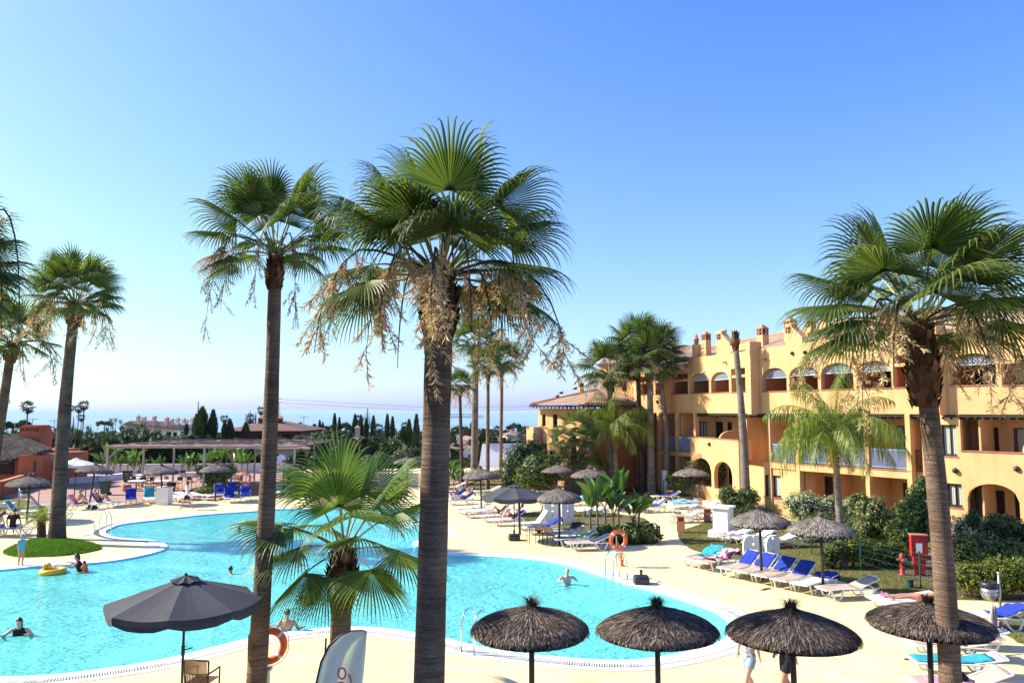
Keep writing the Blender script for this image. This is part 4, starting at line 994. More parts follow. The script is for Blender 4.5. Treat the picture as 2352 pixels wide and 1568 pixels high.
for reach,up,dn in((1.75,1.15,1.3),(1.4,.85,1.1),(1.15,.5,1.3)):
 pts=[V((1,-.2,0)).normalized()*reach*(1-(1-k/12)**2)+V((0,0,up*sin(pi*min(1,k/12*1.05))-dn*max(0,k/12-.5)**1.3*2))for k in range(13)]
 cs.tube(pts,[.016]*8+[.014,.012,.010,.008,.005],5)
o=mesh_obj('old_flower_stalks',cs,M['stalk'],LP); o.location=t-b
def mp(bx,by,tx,ty,w0,w1,rpx,label,seed,**k):
 b,t=base_top(bx,by,tx,ty); s=mpp(b.y)
 kw=dict(near=False,nleaf=24,nseg=24,steps=5,flowers=7,fdens=.8,fsize=2.0,dead=0,hang=.75,boot_len=rpx*s*.42,boot_r=1.5); kw.update(k)
 return palm(b,t,w0*s/2,w1*s/2,rpx*s,label,seed,**kw)
random.seed(3)
mp(130,1249,172,700,33,21,108,'big fan palm rooted in the green grass mound',61,nleaf=36,nseg=30,steps=6,low=-45,flowers=9,fdens=1.2,fsize=1.7,bmat='bark_dark',bend=(-.1,0),flare=1.5)
mp(-40,1232,28,790,24,18,95,'dark fan palm leaning in from the left border behind the big one',62,bmat='bark_dark',fmat='flower_dark')
mp(1089,1104,1093,795,17,13,66,'stoutest fan palm of the group right of the centre trunk',63,bmat='bark_grey')
mp(1062,1116,1056,890,9,7,40,'thin low fan palm close beside the centre trunk',64,bmat='bark_dark',nleaf=24)
mp(1120,1129,1121,850,10,7,48,'thin fan palm nearest the thatched sunshade in the right group',65,nleaf=26)
mp(1150,1095,1153,838,9,7,56,'rightmost thin fan palm of the group over the dark shrubs',66,nleaf=26)
mp(1402,1131,1401,865,15,12,78,'left fan palm of the cluster before the apartment block',67,bmat='bark_grey',flowers=9)
mp(1475,1130,1463,800,12,10,72,'dark fan palm at the back of the cluster before the apartment block',68,bmat='bark_dark')
mp(1497,1135,1492,845,19,12,80,'thick trunked fan palm in the middle of the cluster before the block',69,bmat='bark_grey',flowers=4)
T15=mp(1529,1134,1507,815,14,9,72,'curved fan palm of the cluster with lime washed foot',70,bmat='bark_grey',bend=(.35,0))
b15,t15=base_top(1529,1134,1507,815); s=mpp(b15.y)
mb=MB().tube([V((0,0,0)),V((-.02,0,1.0)),V((-.03,0,1.7))],[9.6*s,7.9*s,7.7*s],14); mesh_obj('lime_wash',mb,M['limewash'],T15,smooth=True)
b,t=base_top(1714,1178,1690,800); s=mpp(b.y); r=thing('dead_palm','crownless dead palm trunk leaning before the balconies','dead palm',b)
mesh_obj('trunk',trunk_mesh(V((0,0,-.1)),t-b,11*s,6.5*s,1.2,12,(.12,0)),M['bark_grey'],r,smooth=True)
mb=MB(); T=t-b; mb.tube([T-V((0,0,.2)),T+V((0,0,.35)),T+V((0,0,.8)),T+V((.02,0,1.05))],[6.5*s,9*s,6.5*s,3*s],10); boots(mb,T+V((0,0,1.0)),7.5*s,1.1,45,.16,random.Random(2)); mesh_obj('leaf_bases',mb,M['boot'],r)
def feather(mb,C,az,el,L,W,n=34,droop=1.0,rnd=random,st=None,leafw=.02,hang=.55,steps=10):
 h=V((cos(az),sin(az),0)); d=(h*cos(el)+V((0,0,sin(el)))).normalized(); p=V(C); pts=[V(p)]; ds=[V(d)]
 for i in range(steps):
  t=i/steps; d=(d+V((0,0,-1))*droop*(.10+.34*t)*(10/steps)*.8).normalized(); p=p+d*(L/steps); pts.append(V(p)); ds.append(V(d))
 if st is not None:st.tube(pts,[L*.009*(1-.85*i/steps)for i in range(steps+1)],4,cap=False)
 for i in range(n):
  t=.14+.86*(i+.5)/n; k=min(steps-1,int(t*steps)); f=t*steps-k; q=pts[k].lerp(pts[k+1],f); dd=ds[k]
  sd=dd.cross(V((0,0,1)));
  if sd.length<.05:sd=V((-sin(az),cos(az),0))
  sd.normalize(); l=W*(sin(pi*min(.97,t*.88+.10))**.6)*rnd.uniform(.85,1.1)
  for s_ in(-1,1):
   v=(sd*s_*1.0+dd*.55+V((rnd.gauss(0,.22),rnd.gauss(0,.22),rnd.uniform(-.5,.6)))).normalized(); a=V(q); wv=dd.cross(v).normalized().cross(v)*leafw; P=[a-wv*.5,a+wv*.5]; m_=3
   for j in range(1,m_+1):
    v=(v+V((0,0,-1))*hang*(.6+.5*j)).normalized(); a=a+v*(l/m_); ww=wv*(1-j/m_*.92); P+=[a-ww,a+ww]
   mb.add(P,[(0,1,3,2),(2,3,5,4),(4,5,7,6)])
M['feather']=leafm('feather_palm_leaf',[(0,(.08,.12,.018)),(.5,(.15,.21,.025)),(1,(.32,.36,.05))],.42)
M['feather_old']=leafm('yellowing_feather_leaf',[(0,(.20,.17,.02)),(.6,(.34,.26,.03)),(1,(.30,.17,.06))],.35)
def queen(bx,by,tx,ty,w0,rpx,label,seed,n=15,nl=46):
 b,t=base_top(bx,by,tx,ty); s=mpp(b.y); rnd=random.Random(seed); T=t-b; root=thing('feather_palm',label,'palm tree',b,0,'feather palms by the apartment block')
 mesh_obj('trunk',trunk_mesh(V((0,0,-.1)),T,w0*s/2,w0*s/2*.62,1.3,14),M['bark_grey'],root,smooth=True)
 mb=MB(); mo=MB(); st=MB(); R=rpx*s
 for i in range(n):
  az=i*2.39996+rnd.uniform(-.2,.2); el=radians(84-78*(i/n)**.8+rnd.uniform(-6,6)); feather(mb,V((0,0,.1)),az,el,R*rnd.uniform(1.05,1.25),R*.40,nl,1.0,rnd,st,leafw=.019,hang=.85)
 for i in range(4):feather(mo,V((0,0,0)),rnd.uniform(3.6,5.8),radians(rnd.uniform(-25,5)),R*.6,R*.2,24,1.6,rnd,st,leafw=.022)
 for nm,m_,mt in(('crown',mb,'feather'),('old_fronds',mo,'feather_old'),('leaf_stalks',st,'petiole')):o=mesh_obj(nm,m_,M[mt],root); o.location=T
 return root
queen(1936,1301,1917,1005,19,158,'arching feather palm on the lawn before the lattice balconies',5,n=26,nl=64)
queen(1418,1136,1411,985,12,96,'arching light green feather palm before the blank shaded wall',8,n=26,nl=60)
b=G(1318,1140); r=thing('bushy_fan_palm','low shaggy many headed fan palm with dry skirts before the pavilion','palm tree',b)
s=mpp(b.y); mb=MB(); dm=MB(); tr=MB(); rnd=random.Random(9)
for(px,py,R)in((1318,985,48),(1290,1012,38),(1345,1010,44),(1300,1045,36),(1352,1050,36),(1328,1060,32)):
 c=AT(px,py,b.y)-b; tr.tube([V((0,0,0))+V((c.x*.3,0,0)),c*.6,c],[.22,.18,.16],8)
 for i in range(17):az=i*2.4; fan_leaf(mb,c,az,radians(80-95*i/17+rnd.uniform(-8,8)),R*s*.5,R*s*.62,18,4,.3,100,rnd,width=.8)
 for i in range(9):fan_leaf(dm,c-V((0,0,.1)),rnd.uniform(0,6.28),radians(rnd.uniform(-75,-35)),R*s*.4,R*s*.5,14,4,.6,90,rnd,width=.8)
for nm,m_,mt in(('crown',mb,'fan'),('dead_fronds',dm,'dead_leaf'),('trunk',tr,'bark_dark')):mesh_obj(nm,m_,M[mt],r)
b=G(97,1240); s=mpp(b.y); r=thing('cycad','short dark stemmed cycad with a bright green frond rosette beside the big palm','cycad',b); T=AT(95,1194,b.y)-b; mb=MB(); rnd=random.Random(4); st=MB()
for i in range(26):feather(mb,T,i*2.4,radians(75-70*i/26),42*s,10*s,26,.75,rnd,st,leafw=.014,hang=.15)
mesh_obj('crown',mb,M['feather'],r); mesh_obj('leaf_stalks',st,M['petiole'],r)
tm=trunk_mesh(V((0,0,-.05)),T,17*s/2*1.0,17*s/2,1.0,14); boots(tm,T,17*s/2,T.z,130,.07,rnd,V((0,0,-1)),0); mesh_obj('trunk',tm,M['bark_dark'],r)
def leaf_blob(mb,c,r,n,ls,rnd,shell=.55,lump=.25,up=.2,asp=.5,seed=0):
 """leaf faces spread through a lumpy ellipsoid"""
 rx,ry,rz_=r
 for i in range(n):
  v=V((rnd.gauss(0,1),rnd.gauss(0,1),rnd.gauss(0,1))).normalized(); k=(shell+(1-shell)*rnd.random()**.6)
  k*=1+lump*mnoise.noise(v*2.3+V((seed*3.7,0,0)))*2
  p=V(c)+V((v.x*rx*k,v.y*ry*k,v.z*rz_*k))
  nn=(v*.9+V((rnd.gauss(0,.5),rnd.gauss(0,.5),rnd.gauss(up,.5)))).normalized(); t=nn.cross(V((rnd.gauss(0,1),rnd.gauss(0,1),rnd.gauss(0,1)))).normalized(); u=nn.cross(t)
  l=ls*rnd.uniform(.6,1.3); w_=l*asp
  mb.add([p-t*l*.5,p+u*w_*.5,p+t*l*.5,p-u*w_*.5],[(0,1,2,3)])
GR={'bush':[(0,(.035,.06,.014)),(.5,(.07,.115,.025)),(1,(.15,.20,.045))],'pale':[(0,(.07,.10,.04)),(.35,(.18,.22,.10)),(.7,(.44,.46,.28)),(1,(.66,.66,.48))],
'yellow':[(0,(.04,.07,.008)),(.6,(.10,.14,.015)),(.9,(.20,.22,.02)),(1,(.60,.45,.02))],'dark':[(0,(.018,.034,.010)),(.6,(.034,.060,.016)),(1,(.075,.11,.03))],
'loquat':[(0,(.05,.08,.02)),(.6,(.13,.16,.05)),(1,(.36,.34,.13))],'lime':[(0,(.06,.10,.015)),(.6,(.15,.21,.03)),(1,(.34,.36,.07))],'grey':[(0,(.05,.065,.035)),(1,(.16,.18,.11))],'far':[(0,(.018,.034,.014)),(1,(.05,.075,.03))]}
for k,v in GR.items():M['leaf_'+k]=leafm('leaves_'+k,v,.2,.5,.35)
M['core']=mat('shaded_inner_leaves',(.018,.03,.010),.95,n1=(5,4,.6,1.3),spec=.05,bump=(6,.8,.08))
def bush(b,blobs,mt,label,n=1400,ls=.14,seed=1,name='shrub',cat='shrub',group=None,trunk=True,asp=.5,shell=.6,core=.72,lump=.25):
 """blobs: (dx, dy, z, rx, ry, rz) metres from base b"""
 rnd=random.Random(seed); r=thing(name,label,cat,b,0,group); mb=MB(); cm=MB(); tw=MB()
 tot=sum(q[3]*q[5]for q in blobs)
 for i,(dx,dy,z,rx,ry,rz_)in enumerate(blobs):
  leaf_blob(mb,(dx,dy,z),(rx,ry,rz_),int(n*rx*rz_/tot),ls,rnd,shell,lump,seed=seed+i,asp=asp)
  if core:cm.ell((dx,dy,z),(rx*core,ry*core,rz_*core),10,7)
  if trunk:tw.tube([V((dx*.2,dy*.2,-.05)),V((dx*.5,dy*.5,max(.05,(z-rz_*.6)*.6))),V((dx,dy,z))],[.05,.035,.012],5)
 mesh_obj('crown',mb,M['leaf_'+mt],r)
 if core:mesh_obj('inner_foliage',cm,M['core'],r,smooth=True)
 if trunk:mesh_obj('stems',tw,M['twig'],r)
 return r
def pxbush(blobs,by,mt,label,n=1400,ls=.14,seed=1,**k):
 """blobs in picture pixels: (px, py, rx, ry); standing on the ground line by"""
 c0=blobs[0]; b=G(c0[0],by)if not isinstance(by,tuple)else V((AT(c0[0],943,by[0]).x,by[0],by[1])); s=mpp(b.y); out=[]
 for q in blobs:
  p=AT(q[0],q[1],b.y+(q[4]if len(q)>4 else 0))-b; out.append((p.x,p.y,p.z,q[2]*s,q[2]*s*.8,q[3]*s))
 return bush(b,out,mt,label,n,ls,seed,**k)
pxbush([(1850,1165,42,36),(1900,1172,40,36),(1825,1155,26,24),(1945,1185,40,40)],1222,'pale','variegated pale hedge rounding the lawn corner behind the two thatched sunshades',9000,.12,1)
pxbush([(2010,1190,42,50),(2050,1215,42,45),(1985,1225,28,40)],1262,'loquat','loquat shrub with bare stems right of the feather palm trunk',7000,.17,2,asp=.35)
pxbush([(2105,1180,40,62),(2080,1225,42,40),(2120,1120,18,30)],1280,'bush','tall glossy green shrub left of the leaning palm trunk',7000,.14,3)
pxbush([(2225,1225,44,46),(2275,1230,48,46),(2330,1240,44,44),(2380,1245,40,44)],1300,'pale','pale variegated shrubs right of the leaning palm under the arch',12000,.11,4)
pxbush([(2300,1205,36,28),(2345,1225,25,25),(2235,1195,14,26)],(30.0,0),'dark','dark green shrub against the wall below the right arch',3500,.13,5)
pxbush([(2230,1325,48,36),(2290,1322,52,42),(2350,1322,48,42),(2400,1325,40,40)],1372,'yellow','low broad shrub with small yellow flowers behind the litter bin',14000,.075,6)
pxbush([(1960,1262,34,34),(2010,1270,36,32),(2060,1275,34,30)],1302,'yellow','yellow green clipped shrubs along the wire fence',8000,.08,7)
pxbush([(1880,1205,46,26),(1960,1215,44,30),(2040,1232,44,30),(2110,1245,36,30)],1240,'bush','continuous green hedge base along the ground floor',9000,.11,82,core=.8)
pxbush([(2230,1262,50,30),(2310,1270,50,30),(2390,1272,44,30)],1318,'bush','dense green hedge base between the pale and the yellow flowered shrubs',7000,.11,83,core=.8)
pxbush([(1905,1280,24,26),(1925,1262,18,20)],1305,'bush','small dark green shrub at the foot of the feather palm',2500,.09,8)
pxbush([(1985,1165,26,28),(1965,1150,15,18)],(34.5,0),'loquat','small loquat crown rising above the pale hedge',2200,.18,81,asp=.35)
pxbush([(1690,1150,36,26),(1720,1140,24,20),(1670,1135,22,18)],1180,'bush','rounded bright green shrub left of the white pedestal',5000,.13,9)
pxbush([(1600,1078,34,26),(1640,1085,30,30),(1620,1060,20,18),(1585,1100,20,22)],1140,'loquat','sparse loquat tree before the double arches',3600,.22,10,asp=.35,core=0,name='loquat_tree',cat='tree')
pxbush([(1555,1112,22,22),(1540,1100,12,14)],1145,'bush','small shrub left of the loquat tree',1600,.15,11,core=.5)
pxbush([(1735,1178,42,22),(1700,1182,26,16)],1206,'dark','dark low shrub directly behind the white pedestal',4000,.12,12)
pxbush([(1195,1060,40,50),(1225,1045,34,40),(1180,1095,34,32),(1250,1085,36,34)],1134,'dark','dense dark shrub mass right of the thin palms',9000,.17,13)
pxbush([(1240,1078,44,38),(1215,1095,36,26)],(54,0),'bush','mid green shrub in front of the dark shrub mass',4500,.2,14)
pxbush([(1300,1082,52,16),(1360,1084,34,14)],1135,'pale','clipped pale topped hedge below the pavilion',4500,.14,15)
pxbush([(1372,1068,24,20)],1132,'lime','small ball shaped bright shrub between the palm trunks',1600,.14,16)
pxbush([(1055,1092,30,14),(1100,1090,36,14),(1140,1090,26,14)],1112,'pale','low clipped hedge behind the thin palm trunks',4500,.13,17)
pxbush([(495,1098,33,24),(515,1080,30,16),(470,1080,22,14)],1132,'lime','clipped yellow green hedge block on the restaurant terrace',5000,.14,18)
pxbush([(672,1090,20,22),(690,1100,20,20)],1125,'lime','yellow green bush behind the young palm fronds',2500,.14,19)
pxbush([(470,1128,26,10),(455,1132,16,8)],1140,'lime','low spreading plant behind the white loungers',1400,.12,20)
M['banana']=leafm('banana_leaf',[(0,(.035,.085,.018)),(.5,(.06,.125,.025)),(1,(.12,.20,.05))],.3,.35)
def paddle(mb,st,base,tip_dir,L,W,stem,rnd,curl=.5):
 """one big paddle leaf on a stalk"""
 d=V(tip_dir).normalized(); p=V(base)+d*stem; st.tube([V(base),V(base)+d*stem*.5,p],[.028,.02,.015],5,cap=False)
 sd=d.cross(V((rnd.gauss(0,.5),rnd.gauss(0,.5),.5))).normalized(); rows=[]; q=V(p); n=7
 for i in range(n+1):
  t=i/n; w_=W*(sin(pi*min(.98,.06+t*.92))**.65)*.5; up=d.cross(sd)*-1
  rows.append([q-sd*w_+up*w_*.35,q-sd*w_*.5+up*w_*.12,q,q+sd*w_*.5+up*w_*.12,q+sd*w_+up*w_*.35]); d=(d+V((0,0,-1))*curl*.12+V((d.x,d.y,0))*.02).normalized(); q=q+d*(L/n)
 mb.sheet(rows)
def paddle_clump(b,stems,label,seed,name='banana_plant',cat='plant',group=None):
 """stems: (dx, dy, height, n leaves, leaf length)"""
 rnd=random.Random(seed); r=thing(name,label,cat,b,0,group); mb=MB(); st=MB()
 for dx,dy,h,n,L in stems:
  st.tube([V((dx,dy,0)),V((dx*1.03,dy,h*.6)),V((dx*1.05,dy,h))],[.07,.05,.04],7)
  for i in range(n):
   a=i*2.4+rnd.uniform(-.4,.4); lean=rnd.uniform(.15,.75); paddle(mb,st,V((dx*1.05,dy,h*rnd.uniform(.85,1))),(cos(a)*lean,sin(a)*lean,1),L*rnd.uniform(.8,1.15),L*.36,L*.45,rnd,rnd.uniform(.3,1.1))
 mesh_obj('leaves',mb,M['banana'],r,smooth=True); mesh_obj('stems',st,M['petiole'],r); return r
b=G(1420,1243); s=mpp(b.y)
paddle_clump(b,[(-.9,.2,1.7,7,1.0),(-.5,.5,1.5,6,1.0),(.15,.9,1.7,9,1.15),(-.2,0,1.2,7,.95),(.7,.2,1.0,7,.85),(1.0,.4,1.2,6,.9),(-1.2,.4,1.3,6,.9)],'tall clump of banana like paddle leaves in the bed beside the path',3)
b=G(1465,1248)
bush(b,[(-1.2,.3,.35,.8,.6,.45),(-.3,.2,.4,.8,.6,.5),(.5,.2,.4,.6,.5,.5)],'bush','broad leaved ground cover at the foot of the banana clump',1500,.26,31,name='undergrowth',cat='plant',asp=.5)
paddle_clump(G(1178,1120),[(-.3,0,.9,4,1.2),(.5,.2,.5,6,1.3),(1.0,.3,.4,5,1.1)],'young paddle leaf plant in the lawn behind the charcoal parasol',6)
paddle_clump(G(1032,1122),[(0,0,.8,5,1.2),(.3,.2,.5,4,1.0)],'slim paddle leaf plant right behind the centre trunk',7)
paddle_clump(G(1205,1178),[(-.3,0,.3,4,.5),(1.0,.2,.3,4,.5)],'small leafy seedlings in the bed beside the yellow path',8)
for i,(px,py,h,R,lab)in enumerate(((240,1088,60,1.0,'tall tropical plant with arching leaves left of the pergola posts'),(266,1090,40,.8,'smaller tropical plant at the pergola corner post'),(298,1084,44,.9,'leafy tropical plant between the first pergola posts'),(312,1086,26,.7,'low tropical plant behind the green bin'),
(359,1078,16,.7,'short stemmed tropical plant with one white bract on the terrace wall'),(423,1082,30,.8,'bright tropical plant leaning over the terrace wall'),(440,1082,22,.7,'darker tropical plant beside the bright one'),(477,1078,30,.9,'tropical plant left of the pergola middle posts'),(512,1072,36,.9,'tropical plant behind the yellow green hedge'),(540,1078,38,.8,'many stemmed tropical plant at the pergola right end'),(560,1080,34,.8,'slanting stemmed tropical plant near the second palm trunk'))):
 b=G(px,py+6); s=mpp(b.y); paddle_clump(b,[(-.2,0,h*s*.45,6,R*1.35),(.25,.2,h*s*.6,6,R*1.3)],lab,50+i,'tropical_plant','plant','tropical plants along the terrace wall')
UPROF=[(0.05,.05),(.12,-.03),(.26,-.09),(.50,-.16),(.75,-.25),(.95,-.35),(1.07,-.46)]
def uprof0(t):
 k=t*(len(UPROF)-1); i=min(len(UPROF)-2,int(k)); f=k-i
 return UPROF[i][0]+(UPROF[i+1][0]-UPROF[i][0])*f,UPROF[i][1]+(UPROF[i+1][1]-UPROF[i][1])*f
def sunshade(name_label,seed,n,w,loc,H=2.45,group='thatched sunshades',mt='thatch',fl=1.0):
 uprof=lambda t:(uprof0(t)[0],uprof0(t)[1]*fl)
 rnd=random.Random(seed); r=thing('thatched_sunshade',name_label,'sunshade',loc,0,group)
 mesh_obj('pole',MB().tube([(0,0,-.05),(0,0,H-.12)],.05,10),M['pole'],r,smooth=True)
 wob=[rnd.uniform(-.04,.04)for _ in range(7)]
 def W(a):return 1+wob[0]*sin(a+wob[1]*40)+wob[2]*sin(2*a+wob[3]*40)+wob[4]*.6*sin(5*a+wob[5]*40)
 ul=MB(); rows=[]
 for i in range(9):
  t=i/8; rr,z=uprof(t); rows.append([V((rr*W(2*pi*j/28)*.985*cos(2*pi*j/28),rr*W(2*pi*j/28)*.985*sin(2*pi*j/28),H+z-.03))for j in range(29)])
 ul.sheet(rows); ul2=MB(); k=len(ul.v); ul.v+=[(x*.97,y*.97,z-.07)for x,y,z in ul.v]; ul.f+=[tuple(reversed([i+k for i in f]))for f in ul.f]; ul.m+=[0]*(len(ul.f)-len(ul.m))
 cn=MB()
 for i in range(n):
  a=rnd.uniform(0,2*pi); t0=rnd.random()**.75*.92; ln=rnd.uniform(.12,.30); t1=t0+ln; m_=3; P=[]; off=rnd.uniform(.0,.035); aw=rnd.gauss(0,.015)
  ww=w*rnd.uniform(.6,1.4)
  for k_ in range(m_+1):
   t=t0+(t1-t0)*k_/m_; over=max(0,t-1); rr,z=uprof(min(1,t)); rr=rr*W(a)+over*.22; z=z-over*.5; aa=a+aw*k_; s=V((-sin(aa),cos(aa),0)); q=V((cos(aa)*rr,sin(aa)*rr,H+z+off*(k_/m_+.2)))
   q2=ww*(1 if k_<m_ else .25); P+=[q-s*q2,q+s*q2]
  cn.add(P,[(0,1,3,2),(2,3,5,4),(4,5,7,6)])
 tf=MB()
 for i in range(max(30,n//45)):
  a=rnd.uniform(0,2*pi); up=rnd.uniform(.05,.22); o_=rnd.uniform(.03,.22); s=V((-sin(a),cos(a),0))*w*.8; b=V((cos(a)*.05,sin(a)*.05,H-.02)); mi_=b+V((cos(a)*o_*.3,sin(a)*o_*.3,up*.7)); tp=b+V((cos(a)*o_,sin(a)*o_,up)); tf.add([b-s,b+s,mi_+s,mi_-s,tp],[(0,1,2,3),(3,2,4)])
 tf.lathe([(.07,H-.10),(.085,H-.03),(.06,H+.02)],10)
 c=mesh_obj('canopy',cn,M[mt],r); mesh_obj('underlay',ul,M['thatch_dark'],c); mesh_obj('tuft',tf,M[mt],c)
 return r
def sdup(src,foot,label,H=2.45,scale=1.0,tilt=(0,0),rz=0,Y=None):
 p=G(*foot)if Y is None else V((AT(foot[0],943,Y).x,Y,0)); o=dup(src,p,rz,label); o.scale=(scale,scale,H/2.45); o.rotation_euler=(tilt[0],tilt[1],rz); return o
s0=sunshade('dark thatched sunshade beside the near pool ladder, leftmost of the four closest',1,13000,.008,V((AT(1220,943,14.35).x,14.35,0)),2.45,fl=.82)
s1=sunshade('dark thatched sunshade covering the rounded end of the pool, second of the closest',22,13000,.009,V((AT(1501,943,14.35).x,14.35,0)),2.45,fl=.86); s1.rotation_euler=(.01,.01,2.1)
s2=sunshade('dark thatched sunshade hiding two walkers, third of the closest',23,13000,.007,V((AT(1806,943,13.55).x,13.55,0)),2.6,fl=.88); s2.rotation_euler=(.02,-.02,4)
s3=sunshade('dark thatched sunshade half behind the leaning palm trunk in the near corner',3,13000,.008,V((AT(2108,943,12.6).x,12.6,0)),2.92,fl=.62); s3.rotation_euler=(0,.02,.8); s3.scale=(.86,.86,1)
f0=sunshade('weathered thatched sunshade rising among the blue towelled loungers on the lawn edge',7,5200,.012,G(1750,1332),2.47,mt='thatch_light')
f0.rotation_euler=(0,-.01,0)
f1=sunshade('weathered thatched sunshade over the last loungers left of the wire fence',8,5200,.012,G(1891,1361),2.47,mt='thatch_light')
for i,(foot,lab,H,sc_,tl)in enumerate([((61,1198),'thatched sunshade at the restaurant side left of the big palm',2.45,1.05,(0,.03)),((205,1160),'leaning thatched sunshade above two seated bathers',2.55,1.06,(.03,.11)),((370,1158.7),'thatched sunshade behind the walking woman near the white pillar',2.45,1.03,(0,.04)),
((494,1150.8),'thatched sunshade before the clipped yellow green hedge',2.45,.98,(0,0)),((650,1137),'thatched sunshade seen left of the young palm crown',2.35,1.0,(0,0)),((1106,1179),'pale thatched sunshade left of the charcoal parasol',2.6,1.0,(0,-.03)),((1285,1252),'pale thatched sunshade over the stack of cafe chairs',2.5,.92,(0,-.02)),
((1280,1146),'flat thatched sunshade below the dark shrubs',2.3,1.05,(0,0)),((1353,1170),'thatched sunshade partly hidden by the banana clump',2.45,1.02,(0,0)),((1589,1160),'flat thatched sunshade in front of the loquat tree',2.35,1.06,(0,0)),((935,1122),'thatched sunshade just left of the centre trunk on the far deck',2.4,1.0,(0,0))]):
 sdup(f0 if i%2 else f1,foot,lab,H,sc_,tl,i*1.3)
o=tag(mesh_obj('wooden_post',MB().tube([G(1194,1228),G(1194,1228)+V((-.05,0,2.1))],.06,10),M['pole'],None,smooth=True),'bare dark wooden post beside the charcoal parasol pole','post')
def parasol(label,loc,R,H,m,n=8,crank=True,seg=6,tilt=0,rz=0,base=False):
 r=thing('parasol',label,'parasol',loc,rz); mesh_obj('pole',MB().tube([(0,0,.02),(0,0,H)],.024,10),M['blackmetal'],r,smooth=True)
 drop=R*.30; cm=MB(); vm_=MB(); rb=MB()
 for i in range(n):
  a0,a1=2*pi*i/n,2*pi*(i+1)/n; rows=[]
  for k in range(seg+1):
   t=.06+.94*k/seg; row=[]
   for j in range(5):
    f=j/4; c0=V((cos(a0),sin(a0),0))*(1-f)+V((cos(a1),sin(a1),0))*f; sag=.035*R*sin(pi*f)*t; row.append(V((c0.x*R*t,c0.y*R*t,H-drop*t**1.05-sag)))
   rows.append(row)
  cm.sheet(rows,th=.006)
  e=rows[-1]; vm_.sheet([[V(p)-V((0,0,.002))for p in e],[V((p.x*1.005,p.y*1.005,p.z-.10*(R/1.5)-.015*sin(9*k+i)))for k,p in enumerate(e)],[V((p.x*.995,p.y*.995,p.z-.20*(R/1.5)+(.045 if k in(0,4)else 0)))for k,p in enumerate(e)]])
  rb.bar(V((0,0,H-.05)),V((cos(a0)*R*.97,sin(a0)*R*.97,H-drop-.02)),.014,.018); rb.bar(V((0,0,H-drop-.35)),V((cos(a0)*R*.55,sin(a0)*R*.55,H-drop*.55-.03)),.012)
 c=mesh_obj('canopy',cm,m,r,smooth=False); mesh_obj('valance',vm_,m,c); mesh_obj('ribs',rb,M['blackmetal'],r)
 tm=MB()
 for i in range(n):
  a0,a1=2*pi*i/n,2*pi*(i+1)/n; k=.2*R
  tm.add([V((0,0,H+.06)),V((cos(a0)*k,sin(a0)*k,H-drop*.18+.05)),V((cos((a0+a1)/2)*k*.92,sin((a0+a1)/2)*k*.92,H-drop*.2+.02)),V((cos(a1)*k,sin(a1)*k,H-drop*.18+.05))],[(0,1,2),(0,2,3)])
 tm.ell((0,0,H+.06),(.03,.03,.04)); mesh_obj('top_vent',tm,m,c)
 if crank:cr=MB().tube([(0,0,H-drop-1.0),(0,0,H-drop-.82)],.034,8); cr.tube([(.03,0,H-drop-.9),(.10,-.02,H-drop-.88),(.17,-.02,H-drop-.86)],.012,6); mesh_obj('crank',cr,M['black'],r)
 if base:weight(r,True)
 return r
def weight(par,child):
 mb=MB(); a=.27; prof=[(a*.92,.02),(a,.06),(a,.20),(a*.9,.27),(a*.35,.30),(.045,.31),(.045,.40),(.06,.41),(.055,.47)]; n=16
 rows=[]
 for r_,z in prof:
  row=[]
  for j in range(n+1):
   t=2*pi*j/n; c,s_=cos(t),sin(t); q=(abs(c)**6+abs(s_)**6)**(-1/6)if r_>.08 else 1; row.append(V((r_*c*q,r_*s_*q,z)))
  rows.append(row)
 mb.sheet(rows); mb.cbox((0,0,.035),(.5,.5,.07)); return mesh_obj('weight' if child else 'weighted_stand',mb,M['black'],par,smooth=False)
parasol('big charcoal parasol open over the near pool edge',V((AT(441,943,15.0).x,15.0,0)),1.42,2.83,M['parasol'],8,rz=radians(12))
parasol('charcoal parasol with black weighted foot beside the sunbathers on the far deck',G(1181,1240),1.53,2.52,M['parasol'],8,rz=radians(8),base=True)
parasol('white parasol open near the restaurant wall',V((AT(181,943,62).x,62,0)),1.5,2.2,M['canvas_white'],8,rz=.2)
o=weight(None,False); o.location=G(1473,1340); tag(o,'empty black parasol base at the pool edge right of the far ladder','parasol base')
